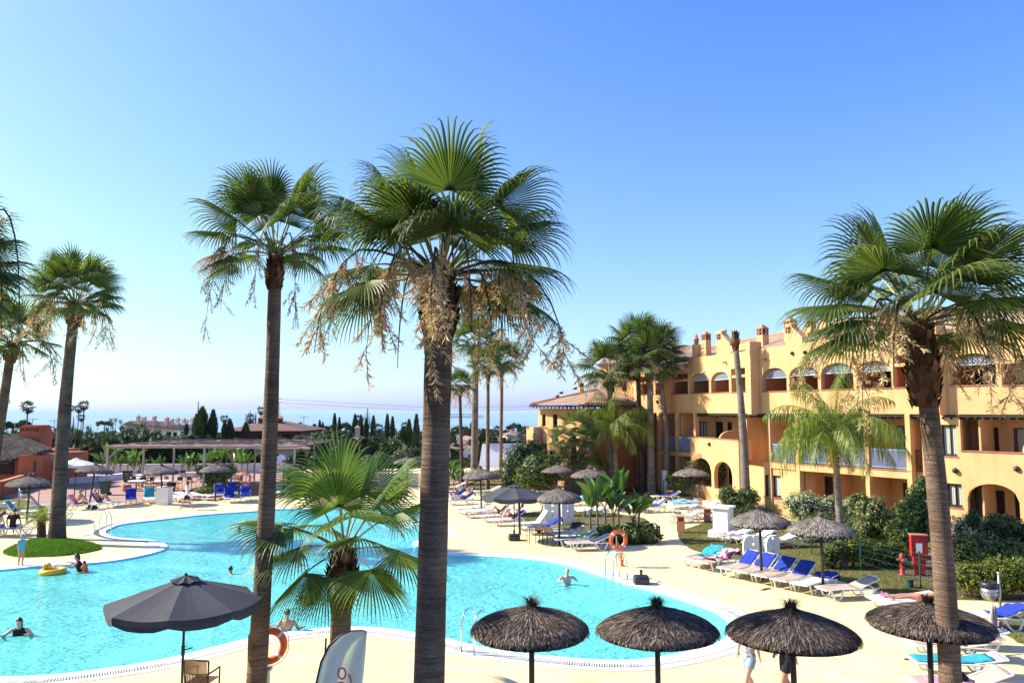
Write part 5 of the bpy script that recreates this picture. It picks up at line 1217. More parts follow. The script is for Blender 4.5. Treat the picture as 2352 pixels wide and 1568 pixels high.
def lounger_proto(label,back,sling):
 r=thing('sun_lounger',label,'sun lounger',(0,0,0),0,'white framed sun loungers round the pool'); L=1.95; Wd=.64; hz=.34; bx=1.22; ba=radians(back)
 fr=MB(); ex,ez=bx+(L-bx)*cos(ba),hz+(L-bx)*sin(ba)
 for s in(-1,1):
  y=s*Wd/2; fr.tube([(0.0,y,hz-.015),(.5,y,hz+.01),(bx+.1,y,hz-.01),(L-.12,y,hz-.03)],.023,6)
 fr.tube([(0,-Wd/2,hz-.015),(-.03,-Wd/4,hz-.01),(-.03,Wd/4,hz-.01),(0,Wd/2,hz-.015)],.022,6); fr.bar((bx,-Wd/2,hz-.03),(bx,Wd/2,hz-.03),.03); fr.bar((L-.14,-Wd/2,hz-.04),(L-.14,Wd/2,hz-.04),.03)
 if back>5:fr.bar((bx+.32*cos(ba),Wd*.3,hz+.32*sin(ba)),(L-.16,Wd*.3,hz-.03),.022); fr.bar((bx+.32*cos(ba),-Wd*.3,hz+.32*sin(ba)),(L-.16,-Wd*.3,hz-.03),.022)
 mesh_obj('frame',fr,M['plastic'],r,smooth=False)
 for x0,x1,xb in((.18,.62,.40),(1.18,1.74,1.50)):
  for s in(-1,1):
   lg=MB(); y=s*(Wd/2-.01); pts=[(x0,y,hz-.02),(xb-.11,y,.05),(xb-.06,y,.012),(xb+.06,y,.012),(xb+.11,y,.05),(x1,y,hz-.02)]
   for p,q in zip(pts[:-1],pts[1:]):lg.bar(p,q,.05,.034,up=V((0,1,0)))
   mesh_obj('leg',lg,M['plastic'],r)
 sl_=MB(); rows=[[V((bx*i/10,Wd*(j/4-.5)*.97,hz+.018-.025*sin(pi*i/10)-.012*sin(pi*j/4)))for j in range(5)]for i in range(11)]; sl_.sheet(rows,th=.012); mesh_obj('seat_sling',sl_,M[sling],r,smooth=True)
 bk=MB(); rows=[[V((bx+(L-bx)*i/6*cos(ba),Wd*(j/4-.5)*.95,hz+.018+(L-bx)*i/6*sin(ba)-.02*sin(pi*i/6)-.01*sin(pi*j/4)))for j in range(5)]for i in range(7)]; bk.sheet(rows,th=.012); b_=mesh_obj('backrest',bk,M[sling],r,smooth=True)
 bf=MB()
 for s in(-1,1):bf.tube([(bx,s*Wd*.48,hz+.01),(ex,s*Wd*.48,ez)],.02,6)
 bf.tube([(ex,-Wd*.48,ez),(ex+.03*cos(ba),0,ez+.03*sin(ba)),(ex,Wd*.48,ez)],.021,6); mesh_obj('backrest_frame',bf,M['plastic'],b_)
 return r
LP_={}
def lounger(px,py,ang,back,sling,label):
 key=(back,sling); p=G(px,py); a=radians(ang); p=p-V((cos(a),sin(a),0))*.97
 if key not in LP_:r=lounger_proto(label,back,sling); LP_[key]=r; r.location=p; r.rotation_euler=(0,0,a)
 else:r=dup(LP_[key],p,a,label)
 return(p,a,back)
def towel(lg,kind,m,label,x0=0.0,x1=1.95,seed=1,w=.56,lift=.022,group='towels left on the sun loungers',th=.015,hang=0.0):
 """cloth following the lounger between x0 and x1"""
 p,a,back=lg; bx,hz,ba=1.22,.34,radians(back); rnd=random.Random(seed); mb=MB(); rows=[]; n=16; ph=rnd.uniform(0,20)
 for i in range(n+1):
  x=x0+(x1-x0)*i/n; row=[]
  for j in range(9):
   f=j/8-.5; y=w*f*1.05
   if x<=bx:q=V((x,y,hz+lift))
   else:q=V((bx+(x-bx)*cos(ba),y,hz+lift+(x-bx)*sin(ba)))
   nz_=mnoise.noise(V((x*4+ph,f*5,seed)))*.03*(2.2 if kind=='crumpled' else 1)+.008*sin(x*17+f*6+seed)
   q+=V((-sin(ba)if x>bx else 0,0,1 if x<=bx else cos(ba)))*max(nz_+.016,.0)
   if kind=='crumpled':q+=V((0,.10*mnoise.noise(V((x*3,ph,1))),.03*abs(sin(x*9+f*4))))
   if hang and abs(f)>.42:q.y+=.03*(1 if f>0 else-1); q.z-=hang
   row.append(q)
  rows.append(row)
 if x1>=1.95:rows.append([V((q.x+.03,q.y,q.z-.03))for q in rows[-1]]); rows.append([V((q.x+.02,q.y*.98,q.z-.22))for q in rows[-1]])
 mb.sheet(rows,th=th); o=mesh_obj('towel',mb,M[m],None,smooth=True); o.location=p; o.rotation_euler=(0,0,a); return tag(o,label,'towel',group)
def row_pt(px,py,ang):
 p=G(px,py); a=radians(ang); return p+V((cos(a),sin(a),0))*.97
def Lf(px,py,ang,back,sling,label):
 """by the foot end"""
 key=(back,sling); p=G(px,py); a=radians(ang); p=p+V((cos(a),sin(a),0))*-.30
 if key not in LP_:r=lounger_proto(label,back,sling); LP_[key]=r; r.location=p; r.rotation_euler=(0,0,a)
 else:r=dup(LP_[key],p,a,label)
 return(p,a,back)
l=Lf(1591,1301,38,22,'mesh_beige','beige lounger at the far end of the row, under a turquoise palm towel'); towel(l,'crumpled','teal','turquoise and yellow beach towel over the first lounger of the row',.85,1.95,2,.62,group=None)
l=Lf(1623,1309,38,22,'mesh_beige','beige lounger under the black and pink beach towel')
M['beachtowel']=mat('black_pink_beach_towel',(.1,.1,.1),.95,n1=(8,4,.9,1.1),bump=(20,.5,.03)); nt_=M['beachtowel'].node_tree
nz_=nt_.nodes.new('ShaderNodeTexNoise'); nz_.inputs['Scale'].default_value=2.6; tc_=nt_.nodes.new('ShaderNodeTexCoord'); nt_.links.new(tc_.outputs['Object'],nz_.inputs['Vector']); rp_=nt_.nodes.new('ShaderNodeValToRGB'); rp_.color_ramp.interpolation='CONSTANT'
e_=rp_.color_ramp.elements; e_[0].position=0; e_[0].color=(.012,.012,.015,1); e_[1].position=.47; e_[1].color=(.62,.06,.13,1)
for p_,c_ in((.54,(.75,.8,.8,1)),(.61,(.05,.38,.38,1))):q_=e_.new(p_); q_.color=c_
nt_.links.new(nz_.outputs['Fac'],rp_.inputs[0]); nt_.links.new(rp_.outputs[0],nt_.nodes['Principled BSDF'].inputs['Base Color'])
towel(l,'crumpled','beachtowel','black pink and turquoise beach towel over the second lounger of the row',.6,1.95,3,.66,group=None)
for i,(x,y,s_,lab)in enumerate(((1675,1324,'mesh_beige','third from the far end'),(1712.5,1332,'mesh_beige','beside the sunshade pole, far side'),(1756,1341.5,'mesh_beige','beside the sunshade pole, near side'),(1800,1352,'mesh_beige','last with a smooth dark blue towel'))):
 l=Lf(x,y,37,35,s_,'beige lounger in the lawn row, '+lab); towel(l,'flat','navy',('dark blue towel on the lounger back '+lab.replace('last with a smooth dark blue towel','nearest the white lounger')),1.24,1.93,10+i,.56)
l=Lf(1846,1362,37,10,'sling_white','white lounger in the lawn row with a crumpled blue towel at its head'); towel(l,'crumpled','navy','crumpled blue towel on the head of the white lounger',1.35,1.95,15,.6)
l=Lf(1905,1374,10,22,'mesh_beige','empty beige lounger at the near end of the lawn row, turned sideways')
l=Lf(2022,1398,0,10,'sling_white','white lounger with pink sandals left on its foot')
sandals_l=l
l=Lf(2050,1409,0,10,'sling_white','white lounger under a resting bather beyond the corner sunshade'); LB=l
mb=MB()
for dy in(-.12,.06):mb.tube([(.35,dy,.40),(.62,dy+.02,.40)],[.035,.045],8); mb.torus((.40,dy,.46),.05,.008,14,5,M=Matrix.Rotation(1.4,3,'Y'))
o=mesh_obj('sandals',mb,M['pink']); o.location=sandals_l[0]; o.rotation_euler=(0,0,sandals_l[1]); tag(o,'pair of pink sandals on the foot of a white lounger','sandals')
LS1=Lf(2122,1507,-7,10,'mesh_beige','beige lounger under the sunbathing woman in the near corner')
LS2=Lf(2150,1483,-7,10,'sling_white','lounger of the bather holding up a blue cloth')
l=Lf(2128,1548,-7,10,'sling_white','white lounger spread with a long teal towel in the near corner'); towel(l,'flat','teal','long teal towel spread on the near corner lounger',.0,1.7,30,.5)
LC=Lf(2128,1600,-7,22,'mesh_beige','beige lounger at the bottom corner carrying a dark bag')
towel(LC,'flat','pink','pink patterned towel at the edge of the bottom corner lounger',.3,1.2,31,.5)
LX=Lf(2215,1440,-5,22,'plastic','lounger with a bright blue towel beside the resting bather'); towel(LX,'crumpled','navy','bright blue towel bunched on a lounger head in the near corner',1.0,1.95,32,.66)
for(x,y,an,bk,lab,tl)in((1690,1243,14,22,'lounger left of the white windscreen with a white towel','white towel on the lounger left of the windscreen'),(1733,1250,14,22,'lounger directly behind the white windscreen','white towel on the lounger directly behind the windscreen'),(1795,1256,14,22,'lounger right of the white windscreen under a white towel','white towel draped right of the windscreen')):
 l=lounger(x,y,an,bk,'mesh_beige',lab); towel(l,'crumpled','whitetowel',tl,.5,1.95,int(x),.62)
lounger(1868,1243,8,10,'sling_white','white lounger half hidden behind the sunshade near the wire fence')
for(x,y,an,bk,sl_n,lab,tw)in(
(1497,1176,16,35,'sling_white','lounger with blue and yellow towels at the path end',[('flat','navy','blue towel on the lounger at the path end',.7,1.95,.6),('flat','yellow','yellow towel hung over the blue one',1.4,1.95,.28)]),
(1540,1164,8,10,'sling_white','lounger with a sky blue towel below the loquat tree',[('flat','skyblue','sky blue towel below the loquat tree',.0,1.9,.6)]),
(1572,1168,8,10,'sling_white','second sky blue covered lounger by the sunshade pole',[('crumpled','skyblue','crumpled light blue towel by the sunshade pole',.2,1.9,.6)]),
(1530,1150,8,22,'mesh_beige','shaded lounger behind the sky blue towels',[('flat','navy','dark towel on the shaded lounger',.5,1.9,.56)]),
(1570,1178,5,10,'sling_white','white lounger in front of the sky blue towels',[('crumpled','whitetowel','white towel in front of the sky blue towels',.3,1.9,.6)]),
(1612,1177,5,22,'sling_white','white lounger next to the small brick pillar',[('crumpled','whitetowel','bunched white towel next to the small brick pillar',.6,1.95,.6)]),
(1572,1199,14,22,'mesh_beige','empty brown lounger between two brick pillars',[]),
(1606,1190,25,22,'mesh_beige','beige lounger behind the brick pillars',[]),
(1352,1262,10,22,'mesh_beige','empty grey looking lounger nearest the far ladder in shade',[]),
(1322,1252,12,22,'mesh_beige','lounger with a mint towel beside the banana clump',[('flat','mint','mint green towel beside the banana clump',.9,1.95,.6)]),
(1296,1240,12,22,'mesh_beige','lounger with a grey towel and black bag under the pale sunshade',[('flat','greytowel','grey towel under the pale sunshade',.2,1.5,.58)]),
(1250,1225,14,35,'sling_white','lounger with a rumpled blue towel behind the cafe chairs',[('crumpled','navy','rumpled blue towel behind the cafe chairs',.4,1.95,.62)]),
(1224,1215,14,52,'sling_white','lounger with its pale back raised before the curved windscreen',[]),
(1100,1187,24,22,'mesh_beige','lounger under a white printed towel beside the sunshade pole',[('flat','whitetowel','white printed towel beside the sunshade pole',.0,1.4,.62)]),
(1084,1179,24,22,'mesh_beige','farther lounger under a plain white towel',[('flat','whitetowel','plain white towel on the farther lounger',.0,1.4,.62)]),
(1318,1128,178,22,'sling_white','white lounger on the far lawn under the flat sunshade',[]),(1288,1127,178,22,'sling_white','white lounger left of the flat sunshade pole on the far lawn',[]),
(1318,1160,10,22,'mesh_beige','lounger with a blue striped towel behind the curved windscreen',[('crumpled','skyblue','blue striped towel behind the curved windscreen',.2,1.9,.6)]),
(1240,1138,178,10,'mesh_beige','dark shaded lounger behind the charcoal parasol',[]),
(1328,1183,10,10,'sling_white','white lounger right of the curved windscreen',[]),(1364,1185,8,10,'sling_white','white towel covered lounger left of the banana stems',[('crumpled','whitetowel','white towel left of the banana stems',.3,1.9,.6)]),
(1040,1128,20,22,'mesh_beige','sunlit beige lounger behind the reading couple',[]),(1120,1137,20,22,'mesh_beige','shaded beige lounger behind the pale sunshade',[])):
 l=lounger(x,y,an,bk,sl_n,lab)
 for k,(kd,mt,tl,a0,a1,w_)in enumerate(tw):towel(l,kd,mt,tl,a0,a1,int(x+y+k*7),w_,.022+.03*k)
L_P1=lounger(1060,1158,14,35,'sling_white','lounger of the reading couple left of the pale sunshade'); towel(L_P1,'flat','navy','dark blue towel under the reading couple',.3,1.95,5,.6)
L_P1b=lounger(1046,1148,14,35,'sling_white','far lounger of the reading couple'); towel(L_P1b,'flat','navy','dark blue towel on the far lounger of the couple',.6,1.95,6,.6)
L_P2=lounger(1168,1206,12,35,'sling_white','lounger of the bather in dark red trunks'); towel(L_P2,'flat','navy','blue towel behind the bather in dark red trunks',1.2,1.95,7,.6)
L_P3=lounger(1142,1197,14,35,'sling_white','lounger of the bather in black by the sunshade pole')
for(x,y,an,bk,sl_n,lab,tw)in(
(300,1156,118,52,'sling_white','lounger with a navy towel right of the seated man',[('flat','navy','navy towel on the lounger right of the seated man',.7,1.95,.62)]),(342,1154,116,52,'sling_white','lounger with a turquoise towel left of the white pillar',[('flat','teal','turquoise towel left of the white pillar',1.1,1.95,.56)]),
(402,1152,150,10,'sling_white','flat white lounger before the white pillar',[]),(428,1147,150,10,'sling_white','flat white lounger behind the walking woman',[]),(462,1148,160,10,'sling_white','flat white lounger right of the walking woman',[]),
(502,1144,112,52,'sling_white','navy towelled lounger behind the hedge sunshade pole',[('flat','navy','navy towel just behind the hedge sunshade pole',.5,1.95,.62)]),(526,1152,112,52,'sling_white','navy towelled lounger nearest the pool by the hedge',[('flat','navy','navy towel on the lounger nearest the pool by the hedge',.5,1.95,.62)]),
(533,1140,112,52,'sling_white','navy towelled lounger at the back by the hedge',[('flat','navy','navy towel on the back lounger by the hedge',.5,1.95,.62)]),(563,1148,108,52,'sling_white','navy towelled lounger under the orange ring',[('flat','navy','navy towel on the lounger under the orange ring',.5,1.95,.62)]),
(625,1140,120,35,'sling_white','white lounger just right of the slim palm trunk',[('flat','skyblue','pale blue towel just right of the slim palm trunk',.6,1.95,.5)]),(645,1137,120,35,'sling_white','white lounger under the far sunshade',[]),(694,1138,60,22,'mesh_beige','beige lounger behind the young palm fronds',[]),
(45,1187,190,52,'sling_white','lounger with a teal towel behind the man in black',[('flat','teal','teal towel behind the man in black',1.0,1.95,.4)]),(97,1172,200,52,'mesh_beige','raised beige lounger back left of the big palm',[]),
(128,1193,5,52,'mesh_beige','lounger half hidden behind the big palm trunk',[]),(-5,1168,180,22,'sling_white','white lounger with pink towel at the left border',[('crumpled','pink','pink towel at the left border',.9,1.95,.6)])):
 l=lounger(x,y,an,bk,sl_n,lab)
 for k,(kd,mt,tl,a0,a1,w_)in enumerate(tw):towel(l,kd,mt,tl,a0,a1,int(x+y+k*7+900),w_)
L_W=lounger(186,1170,184,52,'sling_white','lounger of the woman sitting on a pink towel'); towel(L_W,'flat','pink','pink towel hanging over the seated woman lounger',.7,1.95,40,.62,hang=.12)
L_M=lounger(238,1166,182,52,'sling_white','lounger of the man with bent knees'); towel(L_M,'flat','navy','dark towel behind the man with bent knees',1.22,1.95,41,.62)
L_B=lounger(30,1229,10,35,'mesh_beige','lounger under the man in the black shirt'); towel(L_B,'crumpled','greytowel','pale rumpled towel beside the man in the black shirt',.2,1.8,42,.6)
def ring(label,c,R=.375,rot=None,r_=.07,stand=None):
 r=thing('life_ring',label,'life ring',c); rot=rot or Matrix.Rotation(pi/2,3,'X'); mesh_obj('ring',MB().torus((0,0,0),R-r_,r_,36,12,M=rot),M['orange'],r,smooth=True)
 for k in range(4):
  tp=MB()
  a0=pi/4+k*pi/2; pts=[]
  for j in range(13):b=2*pi*j/12; pts.append(rot@V(((R-r_+(r_+.004)*cos(b))*cos(a0),(R-r_+(r_+.004)*cos(b))*sin(a0),(r_+.004)*sin(b))))
  sdv=rot@V((-sin(a0),cos(a0),0)); tp.sheet([[p-sdv*.03 for p in pts],[p+sdv*.03 for p in pts]]); mesh_obj('reflective_band',tp,M['refl'],r)
 rp=MB(); pts=[rot@V(((R+.02+.03*abs(sin(2*a)))*cos(a),(R+.02+.03*abs(sin(2*a)))*sin(a),0))for a in[2*pi*k/40 for k in range(41)]]; rp.tube(pts,.008,5); mesh_obj('grab_rope',rp,M['orange'],r)
 return r
p=G(1417,1300); r=ring('faded orange life ring on a steel stand behind the far pool ladder',p+V((.06,0,1.0)),.38,Matrix.Rotation(.35,3,'Z')@Matrix.Rotation(pi/2,3,'X'))
r['label']='faded orange life ring hung on a steel stand behind the far pool ladder'
st=thing('ring_stand','steel stand with coiled orange rope behind the far pool ladder','stand',p); mesh_obj('post',MB().tube([(0,.05,0),(0,.05,1.15)],.022,8),M['galv'],st); mesh_obj('hook',MB().tube([(0,.05,1.0),(.2,0,.55),(.2,-.05,.5)],.015,6),M['galv'],st)
rp=MB()
for k in range(9):rp.tube([(.12+.05*sin(k),-.1,.55-.02*k),(.2+.06*cos(k*2),-.13,.35-.03*k),(.16+.05*sin(k*3),-.12,.12),(.1+.03*k,-.14,.03)],.011,4)
rp.torus((.16,-.12,.5),.07,.03,12,6); mesh_obj('rope',rp,M['orange'],st)
p=V((AT(628,943,16.8).x,16.8,0)); z_=AT(628,1484,16.8).z
ring('bright orange life ring leaning on the black loudspeaker by the slim palm trunk',V((p.x+.02,p.y+.05,z_)),.39,Matrix.Rotation(radians(22),3,'Z')@Matrix.Rotation(pi/2,3,'X'),.08)
sp=thing('loudspeaker','black loudspeaker cabinet standing on a grey plinth beside the slim palm','loudspeaker',p+V((-.14,-.12,0)),radians(-15))
mb=MB(); prof=[(-.17,-.13),(.15,-.16),(.17,.1),(-.14,.16)]; zb,zt_=AT(628,1536,16.7).z,AT(628,1449,16.7).z
rows=[[V((x*k,y*k,z))for x,y in prof+prof[:1]]for k,z in((.85,zb),(1,zb+.06),(1,zt_-.08),(.9,zt_-.02),(.4,zt_))]; mb.sheet(rows); mesh_obj('cabinet',mb,M['black'],sp)
g=MB().box((-.13,-.175,zb+.08),(.11,-.165,zt_-.12)); mesh_obj('grille',g,M['blackmetal'],sp)
mb=MB().box((-.16,-.15,0),(.18,.18,zb-.07)); mb.box((-.2,-.19,zb-.068),(.22,.22,zb)); o=mesh_obj('grey_plinth',mb,M['galv']if False else mat('grey_painted_metal',(.30,.34,.36),.5)); o.location=p+V((-.12,-.1,0)); tag(o,'grey plinth carrying the black loudspeaker','plinth')
p=G(561,1138); ring('orange life ring on a white stand behind the navy loungers',p+V((0,0,1.25)),.45); mb=MB().bar((0,.1,0),(0,.1,1.3),.07); mb.bar((-.25,.1,1.2),(.25,.1,1.2),.05); o=mesh_obj('ring_stand',mb,M['plastic']); o.location=p; tag(o,'white cross shaped stand behind the navy loungers','stand')
def ladder(label,pA,pB,h,reach,away,z0=-.9):
 """two rails at pool edge points pA,pB; away = horizontal unit vector to the deck"""
 r=thing('pool_ladder',label,'pool ladder',(pA+pB)/2,0,'steel pool ladders'); m_=(pA+pB)/2; rl=[]
 for P in(pA,pB):
  q=P-m_; mb=MB(); pts=[q-away*.10+V((0,0,z0)),q-away*.10+V((0,0,.1)),q-away*.10+V((0,0,h*.55))]
  for k in range(9):t=pi*k/8; pts.append(q+away*(reach*.5*(1-cos(t))-.10)+V((0,0,h*.55+h*.45*sin(t))))
  pts.append(q+away*(reach-.10)+V((0,0,.0))); mb.tube(pts,.024,8); mb.lathe([(.05,0),(.05,.02),(.03,.03)],10,0,tuple(q+away*(reach-.10))); mesh_obj('rail',mb,M['steel'],r,smooth=True)
 for k in range(3):mesh_obj('tread',MB().bar(pA-m_-away*.10+V((0,0,-.2-.25*k)),pB-m_-away*.10+V((0,0,-.2-.25*k)),.08,.025),M['steel'],r)
 return r
A,B=G(1395,1328),G(1413,1336); ladder('far pool ladder beside the orange ring stand',A,B,.98,.75,V((.75,.66,0)))
A,B=G(1083,1492),G(1110,1500); ladder('near pool ladder left of the closest sunshade',G(1087,1484),G(1116,1491),1.0,.62,V((-.55,-.83,0)))
A,B=G(233,1223),G(250,1226); ladder('left pool ladder near the big palm',G(240,1219),G(252,1228),1.15,.85,V((-.85,.3,0)))
def rattan_chair(label,loc,rz,s=1.0):
 r=thing('rattan_chair',label,'chair',loc,rz); fr=MB(); W2=.25
 for sx in(-1,1):
  fr.tube([(sx*W2,-.24,0),(sx*W2,-.24,.45),(sx*(W2+.02),-.27,.92)],.018,8); fr.tube([(sx*W2,.22,0),(sx*W2,.22,.66)],.018,8); fr.tube([(sx*(W2+.01),-.25,.66),(sx*(W2+.04),0,.68),(sx*W2,.22,.66),],.018,8); fr.bar((sx*W2,-.24,.2),(sx*W2,.22,.2),.02)
 fr.tube([(-W2-.02,-.27,.92),(0,-.31,.94),(W2+.02,-.27,.92)],.018,8); fr.tube([(-W2-.01,-.255,.66),(0,-.29,.65),(W2+.01,-.255,.66)],.014,8); fr.bar((-W2,-.24,.44),(W2,-.24,.44),.03)
 mesh_obj('frame',fr,M['pole'],r,smooth=True); bk=MB()
 for i in range(22):x=-W2+.02+(2*W2-.04)*i/21; y=-.28-.025*(1-(x/W2)**2); bk.bar((x,y+.008,.66),(x,y-.01,.92),.014,.01)
 mesh_obj('back_slats',bk,M['wood'],r); st_=MB()
 for i in range(16):x=-W2+.02+(2*W2-.04)*i/15; st_.bar((x,-.25,.46-.02*sin(pi*i/15)),(x,.22,.46),.022,.012)
 mesh_obj('seat',st_,M['rattan'],r)
 lo=MB()
 for i in range(14):x=-W2+.03+(2*W2-.06)*i/13; lo.tube([(x,-.245,.64),(x,-.235-.02,.56),(x,-.24,.47)],.012,5)
 mesh_obj('lower_back_weave',lo,M['rattan'],r); return r
rattan_chair('brown rattan armchair with its back to the camera by the parasol pole',V((AT(487,943,16.5).x,16.5,0)),radians(-8))
Yf=12.4; r=thing('feather_flag','white feather flag with pink ring markings before the young palm','flag',V((AT(790,943,Yf).x,Yf,0)))
base_f=r.location.copy()
def FQ(px,py):p=AT(px,py,Yf); return p-V(base_f)
left_=[(727,1720),(724,1640),(728,1568),(739,1520),(757,1483),(781,1460),(808,1448),(834,1446),(843,1450)]
right_=[(826,1720),(828,1640),(833,1568),(836,1540),(838,1515),(840,1495),(841,1478),(842,1463),(843,1451)]
rows=[]
for(a,b_)in zip(left_,right_):
 A,B=FQ(*a),FQ(*b_); rows.append([A.lerp(B,k/8)+V((0,.035*sin(k*1.35+1)*(k>0 and k<8),0))for k in range(9)])
mb=MB(); mb.sheet(rows); M['flagcloth']=mat('white_flag_cloth',(.70,.71,.74),.6,n1=(3,3,.92,1.0),transl=.2); mesh_obj('sail',mb,M['flagcloth'],r,smooth=True)
pole=MB().tube([V((FQ(727,1800).x,0,0))]+[FQ(*a)-V((.012,0,0))for a in left_],[.016]*6+[.013,.010,.007,.005],8); mesh_obj('pole',pole,M['blackmetal'],r,smooth=True)
mesh_obj('base',MB().lathe([(.22,0),(.22,.03),(.05,.06),(.03,.2)],20,0,(FQ(727,1800).x,0,0)),M['blackmetal'],r)
M['flagpink']=mat('pink_print',(.72,.11,.17),.6)
def ribbon(pts,w):
 mb=MB(); pts=[FQ(*p)for p in pts]; rows=[]
 for i,p in enumerate(pts):
  t=(pts[min(i+1,len(pts)-1)]-pts[max(i-1,0)]).normalized(); s_=V((-t.z,0,t.x))*w; rows.append([p-s_+V((0,-.05,0)),p+s_+V((0,-.05,0))])
 return mb.sheet(rows)
pr=MB()
for q in(ribbon([(787+8.5*cos(t),1543+12.5*sin(t))for t in[2*pi*k/24 for k in range(25)]],.013),ribbon([(802,1545),(806,1552),(808,1560),(806,1572),(800,1584)],.013),ribbon([(785+10*cos(t),1574+11*sin(t))for t in[2*pi*k/24 for k in range(25)]],.013)):pr.add(q.v,q.f)
mesh_obj('printed_mark',pr,M['flagpink'],r)
o=tag(mesh_obj('metal_stake',MB().tube([V((AT(749,943,14).x,14,0)),AT(749,1465,14)],.017,8),M['blackmetal']),'thin black stake standing left of the feather flag tip','stake')
def cafe_chair(label,loc,rz,group='cafe chairs with wooden backs',wood='wood'):
 r=thing('cafe_chair',label,'chair',loc,rz,group)
 for sx in(-1,1):
  mesh_obj('leg',MB().tube([(sx*.2,-.2,0),(sx*.19,-.18,.45),(sx*.18,-.24,.85)],.014,6),M['blackmetal'],r); mesh_obj('leg',MB().tube([(sx*.2,.22,0),(sx*.19,.19,.45)],.014,6),M['blackmetal'],r)
 mesh_obj('seat',MB().box((-.2,-.19,.44),(.2,.21,.465)),M[wood],r); mesh_obj('backrest',MB().add([V(p)for p in((-.19,-.215,.62),(.19,-.215,.62),(.19,-.25,.86),(-.19,-.25,.86),(-.19,-.235,.62),(.19,-.235,.62),(.19,-.27,.86),(-.19,-.27,.86))],[(0,1,2,3),(7,6,5,4),(0,4,5,1),(2,6,7,3),(1,5,6,2),(0,3,7,4)]),M[wood],r)
 return r
c0=cafe_chair('wooden backed cafe chair left under the pale sunshade edge',G(1243,1247),radians(-30)); dup(c0,G(1262,1252),radians(-20),'wooden backed cafe chair right, nearest the lounger legs')
def cafe_table(label,loc,top='whitecloth',R=.38,group=None):
 r=thing('bistro_table',label,'table',loc,0,group); mesh_obj('tabletop',MB().lathe([(R,.715),(R,.74)],24),M[top],r); b_=MB().tube([(0,0,.05),(0,0,.72)],.03,8)
 for k in range(4):a=k*pi/2+.6; b_.tube([(0,0,.18),(cos(a)*.15,sin(a)*.15,.12),(cos(a)*.3,sin(a)*.3,.015)],.018,6)
 mesh_obj('pedestal',b_,M['blackmetal'],r); return r
r=thing('side_table','small low table with thin black legs behind the cafe chairs','table',G(1228,1246),.2)
for x in(-.3,.3):
 for y in(-.25,.25):mesh_obj('leg',MB().tube([(x,y,0),(x,y,.7)],.015,6),M['blackmetal'],r)
mesh_obj('tabletop',MB().box((-.33,-.28,.70),(.33,.28,.72)),M['galv'],r)
o=mesh_obj('handbag',MB().ell((0,0,.16),(.18,.10,.15)).torus((0,0,.30),.09,.012,14,5,M=Matrix.Rotation(pi/2,3,'X')),M['redcloth'],None,smooth=True); o.location=G(1238,1247)+V((0,.1,.46)); tag(o,'dark red handbag lying on the cafe chair','bag')
def bag(label,loc,s,m,rz=0):
 mb=MB(); rnd=random.Random(int(loc[0]*10)); rows=[]
 for i in range(7):
  t=i/6; rows.append([V((s[0]*.5*cos(a)*(1-.35*t**2)*(1+.12*mnoise.noise(V((cos(a)*2,sin(a)*2,t*2)))),s[1]*.5*sin(a)*(1-.45*t**2),s[2]*t))for a in[2*pi*j/14 for j in range(15)]])
 mb.sheet(rows); mb.tube([(-s[0]*.22,0,s[2]*.95),(-s[0]*.12,.02,s[2]*1.3),(s[0]*.12,.02,s[2]*1.3),(s[0]*.22,0,s[2]*.95)],.012,5); mb.lathe([(s[0]*.3,s[2]*.98),(.01,s[2])],10)
 o=mesh_obj('bag',mb,m,None,smooth=True); o.location=loc; o.rotation_euler=(0,0,rz); return tag(o,label,'bag')
bag('black bag on the head of the grey towel lounger',G(1325,1236)+V((0,.1,.40)),(.7,.4,.35),M['black'],.2)
bag('black bag beside the seated man lounger',G(212,1168),(.7,.4,.25),M['black'])
pb=LC[0]; bag('dark blue bag on the bottom corner lounger',pb+V((.9,-.05,.37)),(.55,.3,.16),M['blackcloth'],-.2)
bag('brown basket bag at the right border by the sunbathers',V((AT(2350,943,17.2).x,17.2,.35)),(.35,.3,.3),M['rattan'])
def flipflops(label,loc,m,rz):
 mb=MB()
 for k,(x,y,a)in enumerate(((0,0,.15),(.2,.12,-.25))):
  R=Matrix.Translation((x,y,0))@Matrix.Rotation(a,4,'Z'); pts=[R@V((.14*cos(t),.05*sin(t)*(1.1-.25*cos(t)),.0))for t in[2*pi*j/16 for j in range(16)]]
  mb.add(pts+[p+V((0,0,.018))for p in pts],[tuple(range(15,-1,-1)),tuple(range(16,32))]+[(j,(j+1)%16,16+(j+1)%16,16+j)for j in range(16)]); mb.tube([R@V((-.02,-.045,.02)),R@V((.03,-.02,.045)),R@V((.08,0,.02)),R@V((.03,.02,.045)),R@V((-.02,.045,.02))],.007,4)
 o=mesh_obj('flip_flops',mb,m); o.location=loc; o.rotation_euler=(0,0,rz); return tag(o,label,'flip flops')
flipflops('black flip flops on the deck near the corner sunshade',G(2090,1514),M['black'],-.3); flipflops('dark slippers on the deck before the lawn row',G(1755,1354),M['black'],.1); flipflops('blue flip flops on the deck below the left ladder',G(201,1229),M['skyblue'],.1)
